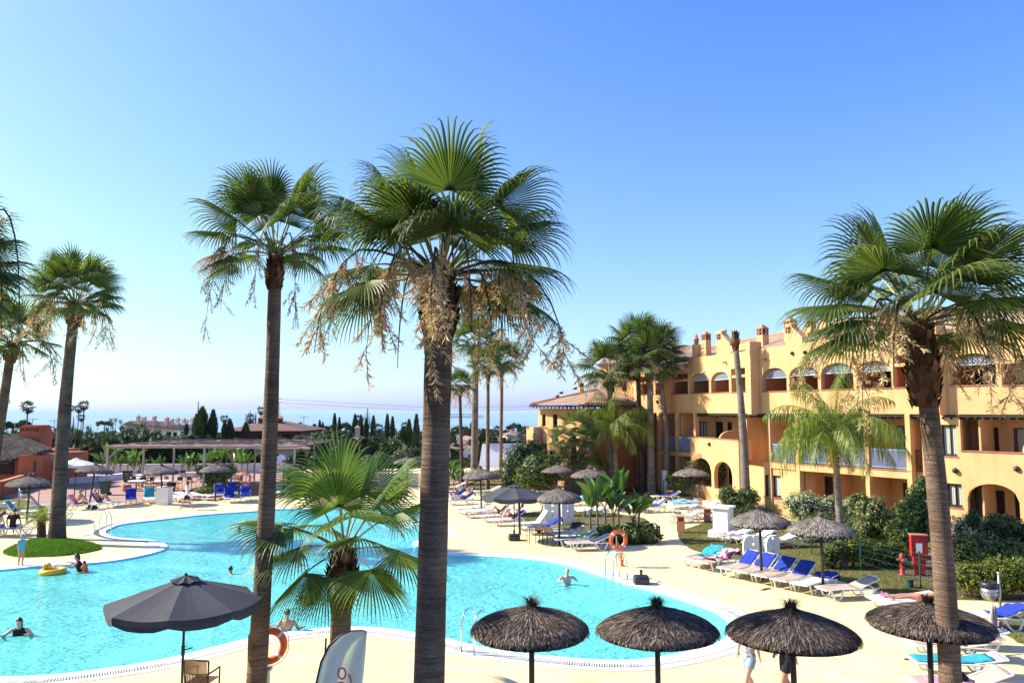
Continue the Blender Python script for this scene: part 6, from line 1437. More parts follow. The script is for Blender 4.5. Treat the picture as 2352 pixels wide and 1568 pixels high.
def windscreen(label,P,rz,w=.95,h=1.25):
 r=thing('windscreen',label,'windscreen',P,rz)
 for k,(x,y,a,ww)in enumerate(((0,0,0,w),(w+.02,-.25,radians(18),w*.8))):
  mb=MB(); nx,nz_n=12,16; T=.12; R=Matrix.Translation((x,y,0))@Matrix.Rotation(a,4,'Z'); holes=[(.5,.40),(.5,.68),(.5,.96)]
  xs=sorted(set([0,.05,.12,.2,.3,ww*.5-.06,ww*.5+.06,ww*.75,ww-.12,ww-.03,ww]))
  for x0,x1 in zip(xs[:-1],xs[1:]):
   def tp(q):return h-.32*(1-sqrt(max(0,1-(1-min(1,q/.32))**2)))-.10*(1-sqrt(max(0,1-(1-min(1,(ww-q)/.12))**2)))
   iv=[]; lo=0
   if abs((x0+x1)/2-ww*.5)<.05:
    for z in(.38,.64,.90):iv.append((lo,lo,z,z)); lo=z+.13
   iv.append((lo,lo,tp(x0),tp(x1)))
   for a0,a1,b0,b1 in iv:
    mb.add([R@V(p)for p in((x0,0,a0),(x1,0,a1),(x1,0,b1),(x0,0,b0),(x0,T,a0),(x1,T,a1),(x1,T,b1),(x0,T,b0))],[(0,1,2,3),(7,6,5,4),(3,2,6,7),(4,5,1,0),(1,5,6,2),(0,3,7,4)])
  mesh_obj('panel',mb,M['white'],r)
 mesh_obj('bench_top',MB().box((w*.35,.12,.55),(w*1.5,.6,.63)),M['white'],r)
 return r
windscreen('white arched windscreen with square holes between the sunshade and the blue towels',G(1709,1290),.06,.82,1.05); windscreen('white arched windscreen behind the cafe chairs',G(1250,1203),.02,.9,1.4)
r=thing('pedestal','white square pedestal with blue lattice panel on the lawn','pedestal',G(1662,1232),radians(-38)); mb=MB(); mb.box((-.55,-.55,0),(.55,.55,.32)); mb.box((-.37,-.37,.322),(.37,.37,1.36)); mb.box((-.47,-.47,1.362),(.47,.47,1.46)); mesh_obj('plinth',mb,M['white'],r)
M['bluepanel']=mat('blue_panel',(.03,.15,.50),.6)
for sgn in(0,):
 mesh_obj('blue_panel',MB().box((-.375,-.24,.5),(-.371,.24,1.22)),M['bluepanel'],r); la=MB()
 for k in range(-6,12):
  for s_ in(1,-1):
   y0=-.24+k*.08; pts=[]
   for j in range(10):yy=y0+s_*.08*j; zz_=.5+.08*j; pts.append((yy,zz_,-.24<=yy<=.24))
   for p_,q_ in zip(pts[:-1],pts[1:]):
    if p_[2]and q_[2]:la.bar((-.385,p_[0],p_[1]),(-.385,q_[0],q_[1]),.012,.014)
 la.bar((-.385,-.25,.48),(-.385,.25,.48),.03); la.bar((-.385,-.25,1.24),(-.385,.25,1.24),.03); la.bar((-.385,-.25,.48),(-.385,-.25,1.24),.03); la.bar((-.385,.25,.48),(-.385,.25,1.24),.03); mesh_obj('lattice',la,M['lattice_white'],r)
def pillar(label,px,py,w,h):
 r=thing('brick_pillar',label,'pillar',G(px,py),-.3,'low terracotta pillars with pierced caps'); mesh_obj('shaft',MB().box((-w/2,-w/2,0),(w/2,w/2,h*.68)),M['terracotta'],r)
 mb=MB(); mb.box((-w/2-.02,-w/2-.02,h*.93),(w/2+.02,w/2+.02,h))
 for sx in(-1,1):
  for sy in(-1,1):mb.cbox((sx*w*.42,sy*w*.42,h*.80),(w*.14,w*.14,h*.26))
 for k in range(3):
  for s_ in(-1,1):mb.cbox((w*(-.22+.22*k),s_*w*.42,h*.80),(w*.08,w*.06,h*.25)); mb.cbox((s_*w*.42,w*(-.22+.22*k),h*.80),(w*.06,w*.08,h*.25))
 mesh_obj('pierced_cap',mb,M['terracotta'],r); mesh_obj('core',MB().box((-w*.3,-w*.3,h*.68),(w*.3,w*.3,h*.93)),M['eave'],r)
pillar('terracotta pillar at the lawn corner beside the path',1564,1222,.36,.80); pillar('terracotta pillar behind the brown lounger',1625,1197,.36,.70); pillar('terracotta pillar behind the sky blue towels',1537,1148,.45,.62); pillar('terracotta pillar by the flat sunshade pole',1603,1160,.5,.42)
mb=MB().box((-.38,-.35,0),(.38,.35,1.02)); mb.box((-.43,-.40,1.022),(.43,.40,1.12)); o=mesh_obj('white_pillar',mb,M['white']); o.location=G(377,1158); tag(o,'squat white pillar behind the flat loungers on the left deck','pillar')
def litter(label,post,rz=0):
 r=thing('litter_bin',label,'litter bin',post,rz); mesh_obj('post',MB().tube([(0,0,0),(0,0,1.22)],.035,8).ell((0,0,1.26),.05),M['galv'],r,smooth=True); mesh_obj('basket',MB().lathe([(.10,.50),(.19,.56),(.215,.65),(.225,.93)],20,0,(-.30,0,0)),M['galv'],r,smooth=True)
 mesh_obj('bin_liner',MB().lathe([(.232,.84),(.24,.93),(.235,1.0),(.20,1.01),(.18,.96)],20,0,(-.30,0,0)),M['black'],r,smooth=True); h_=MB()
 for k in range(9):a=k*.35+3.3; h_.cbox((-.30+.222*cos(a),.222*sin(a),.74),(.02,.02,.04))
 mesh_obj('drain_slots',h_,M['black'],r); return r
litter('silver litter bin with black liner before the yellow flowered shrub',G(2299,1417)); litter('silver litter bin with black liner behind the left sunshade',G(43,1163),pi)
def wheelie(label,px,py,h):
 r=thing('wheeled_bin',label,'waste bin',G(px,py)); rows=[[V((x*k,y*k,z))for x,y in((-.28,-.3),(.28,-.3),(.28,.3),(-.28,.3),(-.28,-.3))]for k,z in((.75,.08),(1,h-.1))]; mesh_obj('body',MB().sheet(rows),M['greenbin'],r); mesh_obj('lid',MB().box((-.31,-.34,h-.1),(.31,.34,h)),M['black'],r); mesh_obj('wheel',MB().tube([(-.3,.28,.09),(.3,.28,.09)],.09,12),M['black'],r)
wheelie('green wheeled bin beside the front pergola post',241,1136,1.0); wheelie('green wheeled bin before the terrace wall',292,1108,1.0)
r=thing('fire_hydrant','red fire hydrant on the bare soil behind the wire fence','fire hydrant',G(2073,1320)); s_=.9
mesh_obj('barrel',MB().lathe([(.13,0),(.13,.03),(.085,.05),(.08,.45),(.10,.48),(.10,.62),(.085,.70),(.04,.76),(.03,.80)],18),M['red'],r,smooth=True)
for sx in(-1,1):mesh_obj('outlet_cap',MB().tube([(sx*.07,0,.56),(sx*.17,0,.56)],.05,10),M['galv'],r)
mesh_obj('outlet_cap',MB().tube([(0,-.07,.54),(0,-.17,.54)],.06,10),M['galv'],r)
r=thing('hose_cabinet','tall red fire hose cabinet with white notice beside the leaning trunk','cabinet',G(2113,1321),radians(-14)); r.scale=(.86,.86,.92); mesh_obj('cabinet_body',MB().box((-.32,-.18,.78),(.32,.18,1.58)),M['red'],r); rows=[[V((x*k,y,z))for x,y in((-.3,-.14),(.3,-.14),(.3,.14),(-.3,.14),(-.3,-.14))]for k,z in((.6,0),(.85,.78))]; mesh_obj('stand',MB().sheet(rows),M['red'],r)
mesh_obj('roof_plate',MB().box((-.35,-.22,1.582),(.35,.2,1.62)),M['terracotta'],r); mesh_obj('notice',MB().box((-.14,-.186,.92),(.10,-.182,1.28)),M['whitecloth'],r)
mesh_obj('door_edge',MB().bar((-.29,-.183,.82),(-.29,-.183,1.54),.012).bar((.29,-.183,.82),(.29,-.183,1.54),.012).bar((-.29,-.183,1.54),(.29,-.183,1.54),.012).bar((-.29,-.183,.82),(.29,-.183,.82),.012),M['redcloth'],r)
o=mesh_obj('valve_box',MB().lathe([(.13,0),(.13,.24),(.15,.25),(.15,.29),(.10,.30)],18),M['greenbin'],None,smooth=False); o.location=G(2089,1349); tag(o,'small round green valve box on the bare lawn','valve box')
def fence(label,pts,h=1.15,dx=.10,r_=.0035,name='wire_fence'):
 r=thing(name,label,'fence',pts[0]); b0=pts[0]
 for p in pts:mesh_obj('post',MB().tube([p-b0,p-b0+V((0,0,h+.08))],.028,8),M['green'],r)
 mb=MB()
 for a,b_ in zip(pts[:-1],pts[1:]):
  L=(b_-a).length; n=int(L/dx)
  for i in range(n+1):q=a.lerp(b_,i/n)-b0; mb.add([q+V((-r_,0,.04)),q+V((r_,0,.04)),q+V((r_,0,h)),q+V((-r_,0,h))],[(0,1,2,3)])
  for z in(.06,.3,.55,.8,1.0,h):mb.bar(a-b0+V((0,0,z)),b_-b0+V((0,0,z)),.009,.009)
 mesh_obj('wire_mesh',mb,M['green'],r)
fence('green wire fence in front of the hydrant and the clipped shrubs',[G(1864,1273),G(1978,1310),G(2115,1350),G(2185,1368)]); fence('green wire fence along the garden path by the pale hedge',[G(1690,1176),G(1768,1187),G(1825,1205)])
fence('long green wire fence before the red paved terrace',[G(88,1163),G(225,1157),G(300,1153),G(372,1150)],1.0); fence('green wire fence behind the flat sunshade and loquat tree',[G(1524,1140),G(1572,1143),G(1608,1147),G(1680,1150)],1.1)
o=tag(mesh_obj('fence_post',MB().tube([G(2297,1352),G(2297,1352)+V((0,0,1.2))],.03,8),M['green']),'lone green fence post beside the litter bin','post')
r=thing('garden_shower','steel garden shower pole with curved head behind the flat sunshade','shower',G(1296,1134)); mesh_obj('pipe',MB().tube([(0,0,0),(.05,0,1.2),(-.1,0,1.9),(-.35,0,2.1),(-.5,0,1.9)],.03,8),M['steel'],r,smooth=True)
r=thing('pergola','long white pergola with reed roof over the restaurant terrace','pergola'); X0,X1,Ya,Yb,Zp=-29.2,-15.7,56.0,67.0,3.38
M['reed']=mat('reed_matting',(.30,.20,.17),.95,n1=(1.5,6,.7,1.3),wave=(3.2,'Y',.55,4)); mb=MB(); rnd=random.Random(3)
rows=[[V((X0-.2+(X1-X0+.4)*i/30,Ya-.2+(Yb-Ya+.4)*j/12,Zp+.10+.05*mnoise.noise(V((i*.9,j*1.1,0)))))for i in range(31)]for j in range(13)]; mb.sheet(rows,th=.05)
for i in range(700):x=rnd.uniform(X0,X1); y=rnd.uniform(Ya,Yb); l=rnd.uniform(.3,1.2); mb.bar((x,y,Zp+.17+rnd.uniform(-.02,.05)),(x+l,y+rnd.uniform(-.06,.06),Zp+.17+rnd.uniform(-.02,.06)),.02,.02)
mesh_obj('reed_roof',mb,M['reed'],r); mb=MB(); mb.bar((X0,Ya,Zp),(X1,Ya,Zp),.12,.14); mb.bar((X0,Yb,Zp),(X1,Yb,Zp),.12,.14); mb.bar((X0,(Ya+Yb)/2,Zp),(X1,(Ya+Yb)/2,Zp),.1,.12)
for i in range(12):x=X0+(X1-X0)*i/11; mb.bar((x,Ya,Zp+.004),(x,Yb,Zp+.004),.07,.10)
mesh_obj('beams',mb,M['pergola_paint'],r)
for x in(X0,-22.2,X1):
 for y in(Ya,(Ya+Yb)/2,Yb):pm=MB().bar((x,y,0),(x,y,Zp-.07),.13); pm.bar((x,y,Zp-.9),(x+.8,y,Zp-.08),.06)if(x<-29 and y==Ya)else None; mesh_obj('post',pm,M['pergola_paint'],r)
def wall_px(label,pts,h,th=.3,m='white',name='low_wall',cap=None):
 r=thing(name,label,'wall',pts[0]); mb=MB(); b0=pts[0];
 for i,(a,b_)in enumerate(zip(pts[:-1],pts[1:])):
  d=(b_-a).normalized()*.1; mb.bar(a-b0-d*(i>0)*0+V((0,0,h/2)),b_-b0+V((0,0,h/2+.002*i)),th,h)
 mesh_obj('wall_body',mb,M[m],r); cm=MB()
 for i,(a,b_)in enumerate(zip(pts[:-1],pts[1:])):cm.bar(a-b0+V((0,0,h+.03)),b_-b0+V((0,0,h+.032+.002*i)),th+.08,.06)
 mesh_obj('wall_cap',cm,M[cap or m],r); return r
wall_px('long white wall at the back of the restaurant terrace',[G(120,1087),G(380,1086),G(660,1084)],.82); wall_px('low white planter wall left of the pergola',[G(128,1112),G(220,1106),G(290,1098),G(300,1094)],.42,.5); wall_px('low white planter wall behind the bistro tables',[G(300,1092),G(420,1096),G(462,1096),G(520,1092)],.42,.4); wall_px('white wall right of the young palm at the deck edge',[G(870,1118),G(960,1116)],1.0)
for i,(px,py)in enumerate(((313,1126),(318,1117),(330,1110),(373,1126),(352,1112),(555,1112),(540,1120))):
 lab=('white bistro table nearest the fence under the pergola','white bistro table second from the fence','white bistro table at the back by the green bin','white bistro table behind the sunshade pole','white bistro table farthest back in the middle','white bistro table behind the orange ring stand','white bistro table right of the clipped hedge')[i]
 t0=cafe_table(lab,G(px,py),'whitecloth',.62,'white bistro tables on the terrace')if i==0 else dup(t0,G(px,py),i,lab)
rnd=random.Random(5)
CH=[(300,1122,'left of the nearest bistro table'),(330,1124,'right of the nearest bistro table'),(337,1117,'between the two front bistro tables'),(344,1106,'behind the middle bistro tables'),(296,1112,'left of the second bistro table'),(355,1124,'left of the bistro table behind the pole'),(388,1120,'right of the bistro table behind the pole'),(421,1104,'tall backed against the planter wall'),(452,1104,'facing the planter wall by the hedge'),(440,1122,'behind the walking woman'),(538,1108,'left of the table by the ring stand'),(575,1108,'right of the table by the ring stand'),(548,1122,'in front of the table by the ring stand'),(408,1124,'beside the dark planter'),(312,1104,'back to the green bin'),(362,1106,'at the farthest table')]
for i,(px,py,lab)in enumerate(CH):
 lb='brown terrace chair '+lab
 if i==0:ch0=cafe_chair(lb,G(px,py),1.2,'brown terrace chairs','rattan'); ch0.scale=(1.15,1.15,1.1)
 else:dup(ch0,G(px,py),rnd.uniform(0,6.28),lb)
o=mesh_obj('planter',MB().lathe([(.22,.0),(.3,.35),(.34,.7),(.36,.72)],16),M['black']); o.location=G(393,1130); tag(o,'dark round planter on the terrace beside the white pillar','planter')
mb=MB()
for k in range(4):mb.lathe([(.24,k*.13),(.32,k*.13+.10),(.32,k*.13+.125)],16)
o=mesh_obj('stacked_pots',mb,M['terracotta']); o.location=G(291,1128); tag(o,'stack of terracotta saucers inside the wire fence','pots')
r=thing('gate_frame','green metal gate frame left of the leaning sunshade','gate',G(170,1150))
for x in(0,.75):mesh_obj('post',MB().bar((x,0,0),(x,0,1.1),.05),M['green'],r)
mesh_obj('top_bar',MB().bar((0,0,1.1),(.75,.02,1.1),.06).bar((0,0,.15),(.75,.02,.15),.04),M['green'],r)
H_=thing('restaurant_hut','red plastered restaurant hut with grey thatched roofs and a broad chimney','building'); Yh=62
def hx(px,Y=Yh):return AT(px,943,Y).x
mb=MB(); mb.box((hx(-160),Yh,0),(hx(72),Yh+7,2.7)); mb.box((hx(76),Yh-1.5,0),(hx(104,Yh-1.5),Yh+5,2.55)); mesh_obj('wall',mb,M['hut'],H_)
mesh_obj('shutter',MB().box((hx(52),Yh-.04,1.0),(hx(69),Yh-.005,2.1)),M['frame_dark'],H_); mesh_obj('window',MB().box((hx(84,Yh-1.5),Yh-1.55,1.3),(hx(89,Yh-1.5),Yh-1.505,2.1)),M['frame_dark'],H_); mesh_obj('serving_hatch',MB().box((hx(0),Yh-.05,.95),(hx(40),Yh-.006,2.3)),M['eave'],H_)
aw=MB().add([V((hx(-60),Yh-.1,2.35)),V((hx(66),Yh-.1,2.35)),V((hx(66),Yh-2.2,1.95)),V((hx(-60),Yh-2.2,1.95))],[(0,1,2,3)]); mesh_obj('awning',aw,M['parasol'],H_)
M['hut_thatch']=mat('grey_thatch_roof',(.075,.065,.058),.98,n1=(1.2,6,.6,1.35),bump=(25,.9,.06),spec=.05)
def thatch_roof(quad,th=.22,n=900,seed=1):
 a,b_,c,d=[V(q)for q in quad]; mb=MB(); rows=[[a.lerp(b_,i/12).lerp(d.lerp(c,i/12),j/8)+V((0,0,.05*mnoise.noise(V((i,j,seed)))))for i in range(13)]for j in range(9)]; mb.sheet(rows,th=th); rnd=random.Random(seed); dn=(a-d).normalized()
 for i in range(n):
  p=a.lerp(b_,rnd.random()).lerp(d.lerp(c,rnd.random()),rnd.random()); s_=(b_-a).normalized()*.02; l=rnd.uniform(.3,.6); q=p+dn*l+V((0,0,.05)); mb.add([p-s_+V((0,0,.05)),p+s_+V((0,0,.05)),q+s_,q-s_],[(0,1,2,3)])
 return mesh_obj('thatched_roof',mb,M['hut_thatch'],H_)
thatch_roof([AT(-100,1062,Yh-2),AT(28,1053,Yh-2),AT(-10,1010,Yh+1.5),AT(-120,1010,Yh+1.5)],seed=1)
thatch_roof([AT(26,1052,Yh-1.2),AT(95,1037,Yh-1.2),AT(12,998,Yh+3.5),AT(-40,998,Yh+3.5)],seed=2,n=1300)
thatch_roof([AT(84,1037,Yh-2.3),AT(120,1029,Yh-1.0),AT(48,998,Yh+3),AT(22,998,Yh+3)],seed=3,n=1000)
cx0,cx1=hx(46,Yh+2),hx(97,Yh+2); zt2=AT(70,990,Yh+2).z; mb=MB().box((cx0,Yh+2,2.0),(cx1,Yh+3.6,zt2)); c_=mesh_obj('chimney',mb,M['hut'],H_); mb=MB()
for i in range(9):x=cx0+(cx1-cx0)*(i+.15)/9; mb.box((x,Yh+2,zt2),(x+.09,Yh+3.6,zt2+.28))
mb.box((cx0-.05,Yh+1.95,zt2+.28),(cx1+.05,Yh+3.65,zt2+.38)); mb.box((cx0+.15,Yh+2.1,zt2+.38),(cx1-.15,Yh+3.5,zt2+.5)); mesh_obj('chimney_crown',mb,M['hut'],c_); mesh_obj('flue',MB().box((cx0+.1,Yh+2.3,zt2),(cx1-.1,Yh+3.3,zt2+.27)),M['eave'],c_)
wall_px('red ramp wall in front of the restaurant hut',[G(-60,1150),G(0,1141),G(44,1126),G(68,1113)],1.05,.3,'hut',cap='terracotta')
r=thing('potted_shrub','dark shrub in a large terracotta pot beside the restaurant hut','pot plant',G(112,1116)); mesh_obj('pot',MB().lathe([(.55,0),(.75,.8),(.82,.84),(.82,.92)],20),M['terracotta'],r,smooth=True); lm=MB(); leaf_blob(lm,(0,0,1.55),(.75,.7,.75),900,.16,random.Random(3)); mesh_obj('crown',lm,M['leaf_dark'],r); mesh_obj('inner_foliage',MB().ell((0,0,1.5),(.5,.5,.55)),M['core'],r)
def frame_of(up,right):
 z=V(up).normalized(); y=(V(right)-z*V(right).dot(z)).normalized(); x=y.cross(z); return Matrix((x,y,z)).transposed()
def limb(mb,a,b_,r0,r1,n=9):
 a,b_=V(a),V(b_); m1=a.lerp(b_,.3); m2=a.lerp(b_,.7); mb.tube([a,m1,m2,b_],[r0,r0*1.04,(r0+2*r1)/3*1.02,r1],n); mb.ell(a,r0*.98,8,6); mb.ell(b_,r1*.99,8,6)
def hand(mb,w_,d,side,s,curl=.35):
 d=V(d).normalized(); sd=V(side)-d*V(side).dot(d); sd=sd.normalized(); nn=d.cross(sd).normalized(); c=V(w_)+d*.045*s
 mb.ell(c,(.042*s,.036*s,.018*s),8,6,M=Matrix((d,sd,nn)).transposed())
 for k,(o_,l)in enumerate(((-.027,.062),(-.009,.074),(.009,.070),(.026,.054))):
  p0=c+d*.034*s+sd*o_*s; p1=p0+(d-nn*curl*.4)*l*.5*s; p2=p1+(d-nn*curl*1.6).normalized()*l*.5*s; mb.tube([p0,p1,p2],[.0095*s,.009*s,.007*s],6)
 p0=c-sd*.03*s-d*.01*s; mb.tube([p0,p0+(d*.5-sd*.8)*.035*s,p0+(d*1.1-sd*.9)*.055*s],[.012*s,.011*s,.009*s],6)
DEF=dict(pel=(0,0,.93),wai=(0,0,1.08),che=(0,0,1.27),nec=(0,0,1.45),hea=(.02,0,1.58),shL=(0,.175,1.40),elL=(0,.23,1.12),haL=(.05,.23,.88),shR=(0,-.175,1.40),elR=(0,-.23,1.12),haR=(.05,-.23,.88),
hiL=(0,.085,.90),knL=(.02,.10,.49),anL=(-.02,.10,.085),toL=(.14,.11,.035),hiR=(0,-.085,.90),knR=(.02,-.10,.49),anR=(-.02,-.10,.085),toR=(.14,-.11,.035),look=(1,0,0))
def person(label,loc,rz,J=None,s=1.0,skin='skin',hair=('hair','short'),wear=(),vox=.02,group=None,fat=1.0,parts_skip=()):
 """wear: list of (kind, material); J overrides the joints"""
 P=dict(DEF); P.update(J or{}); P={k:V(v)*(s if k!='look' else 1)for k,v in P.items()}; r=thing('person',label,'person',loc,rz,group)
 up=P['che']-P['pel']; rt=P['shL']-P['shR']; Ft=frame_of(up,rt); Fp_=frame_of(up,P['hiL']-P['hiR']); f=s*fat
 def torso(mb,g,lo=True,hi=True):
  if lo:mb.ell(P['pel'],(.105*f+g,.155*f+g,.11*s+g),14,9,M=Fp_)
  mb.ell(P['wai'],(.10*f+g,.135*f+g,.14*s+g),14,9,M=Ft)
  if hi:mb.ell(P['che'],(.115*f+g,.165*f+g,.165*s+g),14,9,M=Ft); mb.ell(P['che'].lerp(P['nec'],.55),(.08*f+g,.16*f+g,.08*s+g),14,8,M=Ft)
 b=MB(); torso(b,0); b.tube([P['che'].lerp(P['nec'],.6),P['nec'],P['hea']],[.07*s,.055*s,.05*s],10)
 hd=(P['look']).normalized(); hup=(P['hea']-P['nec']).normalized(); Hx=(hd-hup*hd.dot(hup)).normalized(); Hy=hup.cross(Hx); Fh=Matrix((Hx,Hy,hup)).transposed(); hc=P['hea']+hup*.03*s
 def H(x,y,z):return hc+(Fh@V((x,y,z)))*s
 b.ell(hc,(.092*s,.072*s,.112*s),14,10,M=Fh); b.ell(H(.03,0,-.06),(.055*s,.052*s,.05*s),10,7,M=Fh); b.tube([H(.085,0,.01),H(.112,0,-.025),H(.088,0,-.035)],[.010*s,.015*s,.010*s],6)
 for sy in(-1,1):b.ell(H(0,sy*.074,-.01),(.02*s,.010*s,.03*s),6,5,M=Fh)
 for q in('L','R'):
  limb(b,P['sh'+q],P['el'+q],.048*f,.038*s); limb(b,P['el'+q],P['ha'+q],.038*s,.026*s); hand(b,P['ha'+q],P['ha'+q]-P['el'+q],rt*(1 if q=='L' else-1)+V((.4,0,0)),s)
  if 'legs' in parts_skip:continue
  limb(b,P['hi'+q],P['kn'+q],.085*f,.056*s); limb(b,P['kn'+q],P['an'+q],.056*s,.036*s); b.ell(P['kn'+q].lerp(P['an'+q],.28),.056*s,8,6)
  a,t=P['an'+q],P['to'+q]; h_=a-(t-a).normalized()*.04*s; b.tube([h_-V((0,0,.01*s)),a.lerp(t,.4)-V((0,0,.015*s)),t],[.034*s,.037*s,.022*s],8); b.ell(h_-V((0,0,.01*s)),.034*s,8,6)
 def fin(nm,mb,m,par,vx=vox,it=4):
  o=mesh_obj(nm,mb,M[m],par,smooth=True); md=o.modifiers.new('remesh','REMESH'); md.mode='VOXEL'; md.voxel_size=vx; md.use_smooth_shade=True
  sm=o.modifiers.new('smooth','SMOOTH'); sm.factor=.5; sm.iterations=it; return o
 body=fin('body',b,skin,r,vox,2)
 e=MB()
 for sy in(-1,1):e.ell(H(.082,sy*.028,.012),(.008*s,.014*s,.008*s),6,4,M=Fh)
 e.ell(H(.084,0,-.062),(.006*s,.022*s,.006*s),6,4,M=Fh); mesh_obj('face',e,M['hair']if hair[0]!='hair_grey' else M['redcloth'],body)
 if hair and hair[1]!='bald':
  hm=MB(); hm.ell(H(-.018,0,.028),(.094*s,.083*s,.102*s),14,9,M=Fh); k=hair[1]
  if k in('long','bob'):hm.ell(H(-.06,0,-.04),(.055*s,.082*s,.11*s),12,8,M=Fh)
  if k=='long':hm.tube([H(-.07,0,-.02),H(-.10,0,-.14),H(-.10,0,-.28)],[.055*s,.06*s,.03*s],8)
  if k=='cap':hm.ell(H(.07,0,.035),(.07*s,.07*s,.012*s),10,6,M=Fh)
  mesh_obj('hair' if k!='cap' else 'hat',hm,M[hair[0]],r,smooth=True)
 elif hair:hm=MB(); hm.ell(H(-.045,0,-.01),(.058*s,.079*s,.05*s),12,7,M=Fh); mesh_obj('hair',hm,M[hair[0]],r,smooth=True)
 for kind,m in wear:
  c=MB()
  if kind in('shirt','tank','swimsuit'):
   torso(c,.014*s,lo=(kind!='tank'))
   if kind=='shirt':
    for q in 'LR':c.tube([P['sh'+q],P['sh'+q].lerp(P['el'+q],.65)],[.066*s,.070*s],10); c.ell(P['sh'+q],.064*s,8,6)
  if kind in('shorts','trunks','skirt','swimsuit','bikini_bottom'):
   fr_={'shorts':.62,'trunks':.42,'skirt':.5,'swimsuit':.08,'bikini_bottom':.06}[kind]; c.ell(P['pel']-up.normalized()*.0,(.118*f,.168*f,.10*s),12,8,M=Fp_)
   for q in 'LR':t_=P['hi'+q].lerp(P['kn'+q],fr_); c.tube([P['hi'+q],t_],[.098*f,.098*f if kind!='trunks' else .09*f],10)
  if kind=='bikini_top':
   for sy in(-1,1):c.ell(P['che']+Ft@V((.07*f,sy*.07*f,.0)),(.075*f,.068*f,.06*s),10,7,M=Ft)
   c.ell(P['che']-up.normalized()*.02,(.122*f,.172*f,.022*s),14,6,M=Ft)
  fin({'shirt':'shirt','tank':'top','swimsuit':'swimsuit','shorts':'shorts','trunks':'swim_trunks','skirt':'skirt','bikini_bottom':'bikini_bottom','bikini_top':'bikini_top'}[kind],c,m,r,min(vox,.016),3)
 return r
def walkJ(st=.30,arm=.25,bend=.1):
 return dict(hiL=(0,.085,.88),knL=(.20*st/.3,.09,.50),anL=(st,.09,.10),toL=(st+.16,.10,.06),hiR=(0,-.085,.88),knR=(-.02,-.09,.46),anR=(-st,-.09,.13),toR=(-st+.13,-.09,.03),
elL=(-.10*arm/.25,.22,1.14),haL=(-arm,.22,.95),elR=(.08,-.22,1.13),haR=(arm+.05,-.2,.97),pel=(0,0,.91),wai=(.01,0,1.06),che=(.03,0,1.26),nec=(.04,0,1.43),hea=(.06,0,1.57),shL=(.03,.17,1.39),shR=(.03,-.17,1.39))
def reclJ(back,knees=(0,0),arms='side',px=1.12,look=None,hips=.43):
 """lounger coordinates: +x towards the head end; body lies face up"""
 a=radians(max(back,3)); ux,uz=cos(a),sin(a); u=V((ux,0,uz)); n=V((-uz,0,ux)); pel=V((px,0,hips+.06)); J=dict(pel=pel,wai=pel+u*.17,che=pel+u*.36+n*.01,nec=pel+u*.55,hea=pel+u*.68+n*.05)
 for q,sg in(('L',-1),('R',1)):
  k=knees[0 if q=='L' else 1]; y=sg*.10; J['sh'+q]=pel+u*.49+V((0,sg*.18,0)); J['hi'+q]=pel+V((-.02,sg*.09,0))
  if k:J['kn'+q]=pel+V((-.30,y,.32*k)); J['an'+q]=pel+V((-.62+.22*k*.5,y*1.1,-.02)); J['to'+q]=J['an'+q]+V((-.13,0,-.03))
  else:J['kn'+q]=pel+V((-.43,y,.03)); J['an'+q]=pel+V((-.84,y,-.01)); J['to'+q]=J['an'+q]+V((-.08,sg*.03,.12))
  S=J['sh'+q]
  if arms=='side':J['el'+q]=S-u*.24+V((0,sg*.08,-.01)); J['ha'+q]=J['el'+q]-u*.20+V((0,-sg*.02,.03))
  elif arms=='read':J['el'+q]=S-u*.16+n*.16+V((0,sg*.05,0)); J['ha'+q]=J['el'+q]+n*.16+u*.05-V((0,sg*.10,0));
  elif arms=='up':J['el'+q]=S+u*.20+V((0,sg*.20,-.02)); J['ha'+q]=S+u*.42+V((0,sg*.30,.0))
  elif arms=='raise':
   if q=='L':J['el'+q]=S+n*.27; J['ha'+q]=S+n*.50+V((.05,0,.03))
   else:J['el'+q]=S-u*.24+V((0,sg*.08,0)); J['ha'+q]=J['el'+q]-u*.2
 J['look']=n if look is None else V(look); return J
def on(lg,label,J,**k):return person(label,lg[0],lg[1],J,**k)
person('person in white t-shirt and black shorts walking along the far pool deck',G(430,1170),pi+.05,walkJ(.36,.26),1.0,'skin',('hair','bob'),[('shirt','whitecloth'),('shorts','blackcloth')],.018)
Yw_=16.6; person('person in floral top and light denim shorts walking under the third near sunshade',V((AT(1706,943,Yw_).x,Yw_,0)),radians(200),walkJ(.22,.08),1.0,'skin_pale',('hair','short'),[('shirt','floral'),('skirt','denim')],.013)
person('person in black shorts walking behind the pole of the third near sunshade',V((AT(1788,943,16.4).x,16.4,0)),radians(190),walkJ(.2,.08),1.04,'skin',('hair','short'),[('shirt','blackcloth'),('shorts','blackcloth')],.014)
person('person, small child in turquoise swimsuit and pink hat standing at the pool edge',G(47,1299),radians(-25),dict(elL=(.05,.2,1.15),haL=(.15,.2,.98)),.70,'skin',('pink','cap'),[('swimsuit','turq')],.013)
on(L_W,'person sitting upright with crossed legs on the pink towelled lounger',dict(pel=(1.15,0,.46),wai=(1.13,0,.62),che=(1.08,0,.80),nec=(1.03,0,.97),hea=(1.0,0,1.10),shL=(1.05,-.17,.92),shR=(1.05,.17,.92),elL=(.90,-.22,.70),haL=(.72,-.10,.62),elR=(.90,.22,.70),haR=(.72,.10,.64),hiL=(1.12,-.09,.44),hiR=(1.12,.09,.44),knL=(.82,-.28,.52),anL=(.75,.05,.44),toL=(.66,.15,.42),knR=(.80,.28,.55),anR=(.68,-.02,.44),toR=(.58,-.1,.42),look=(-1,-.3,-.2)),skin='skin',hair=('hair_brown','bob'),wear=[('bikini_top','redcloth'),('bikini_bottom','redcloth')],vox=.016)
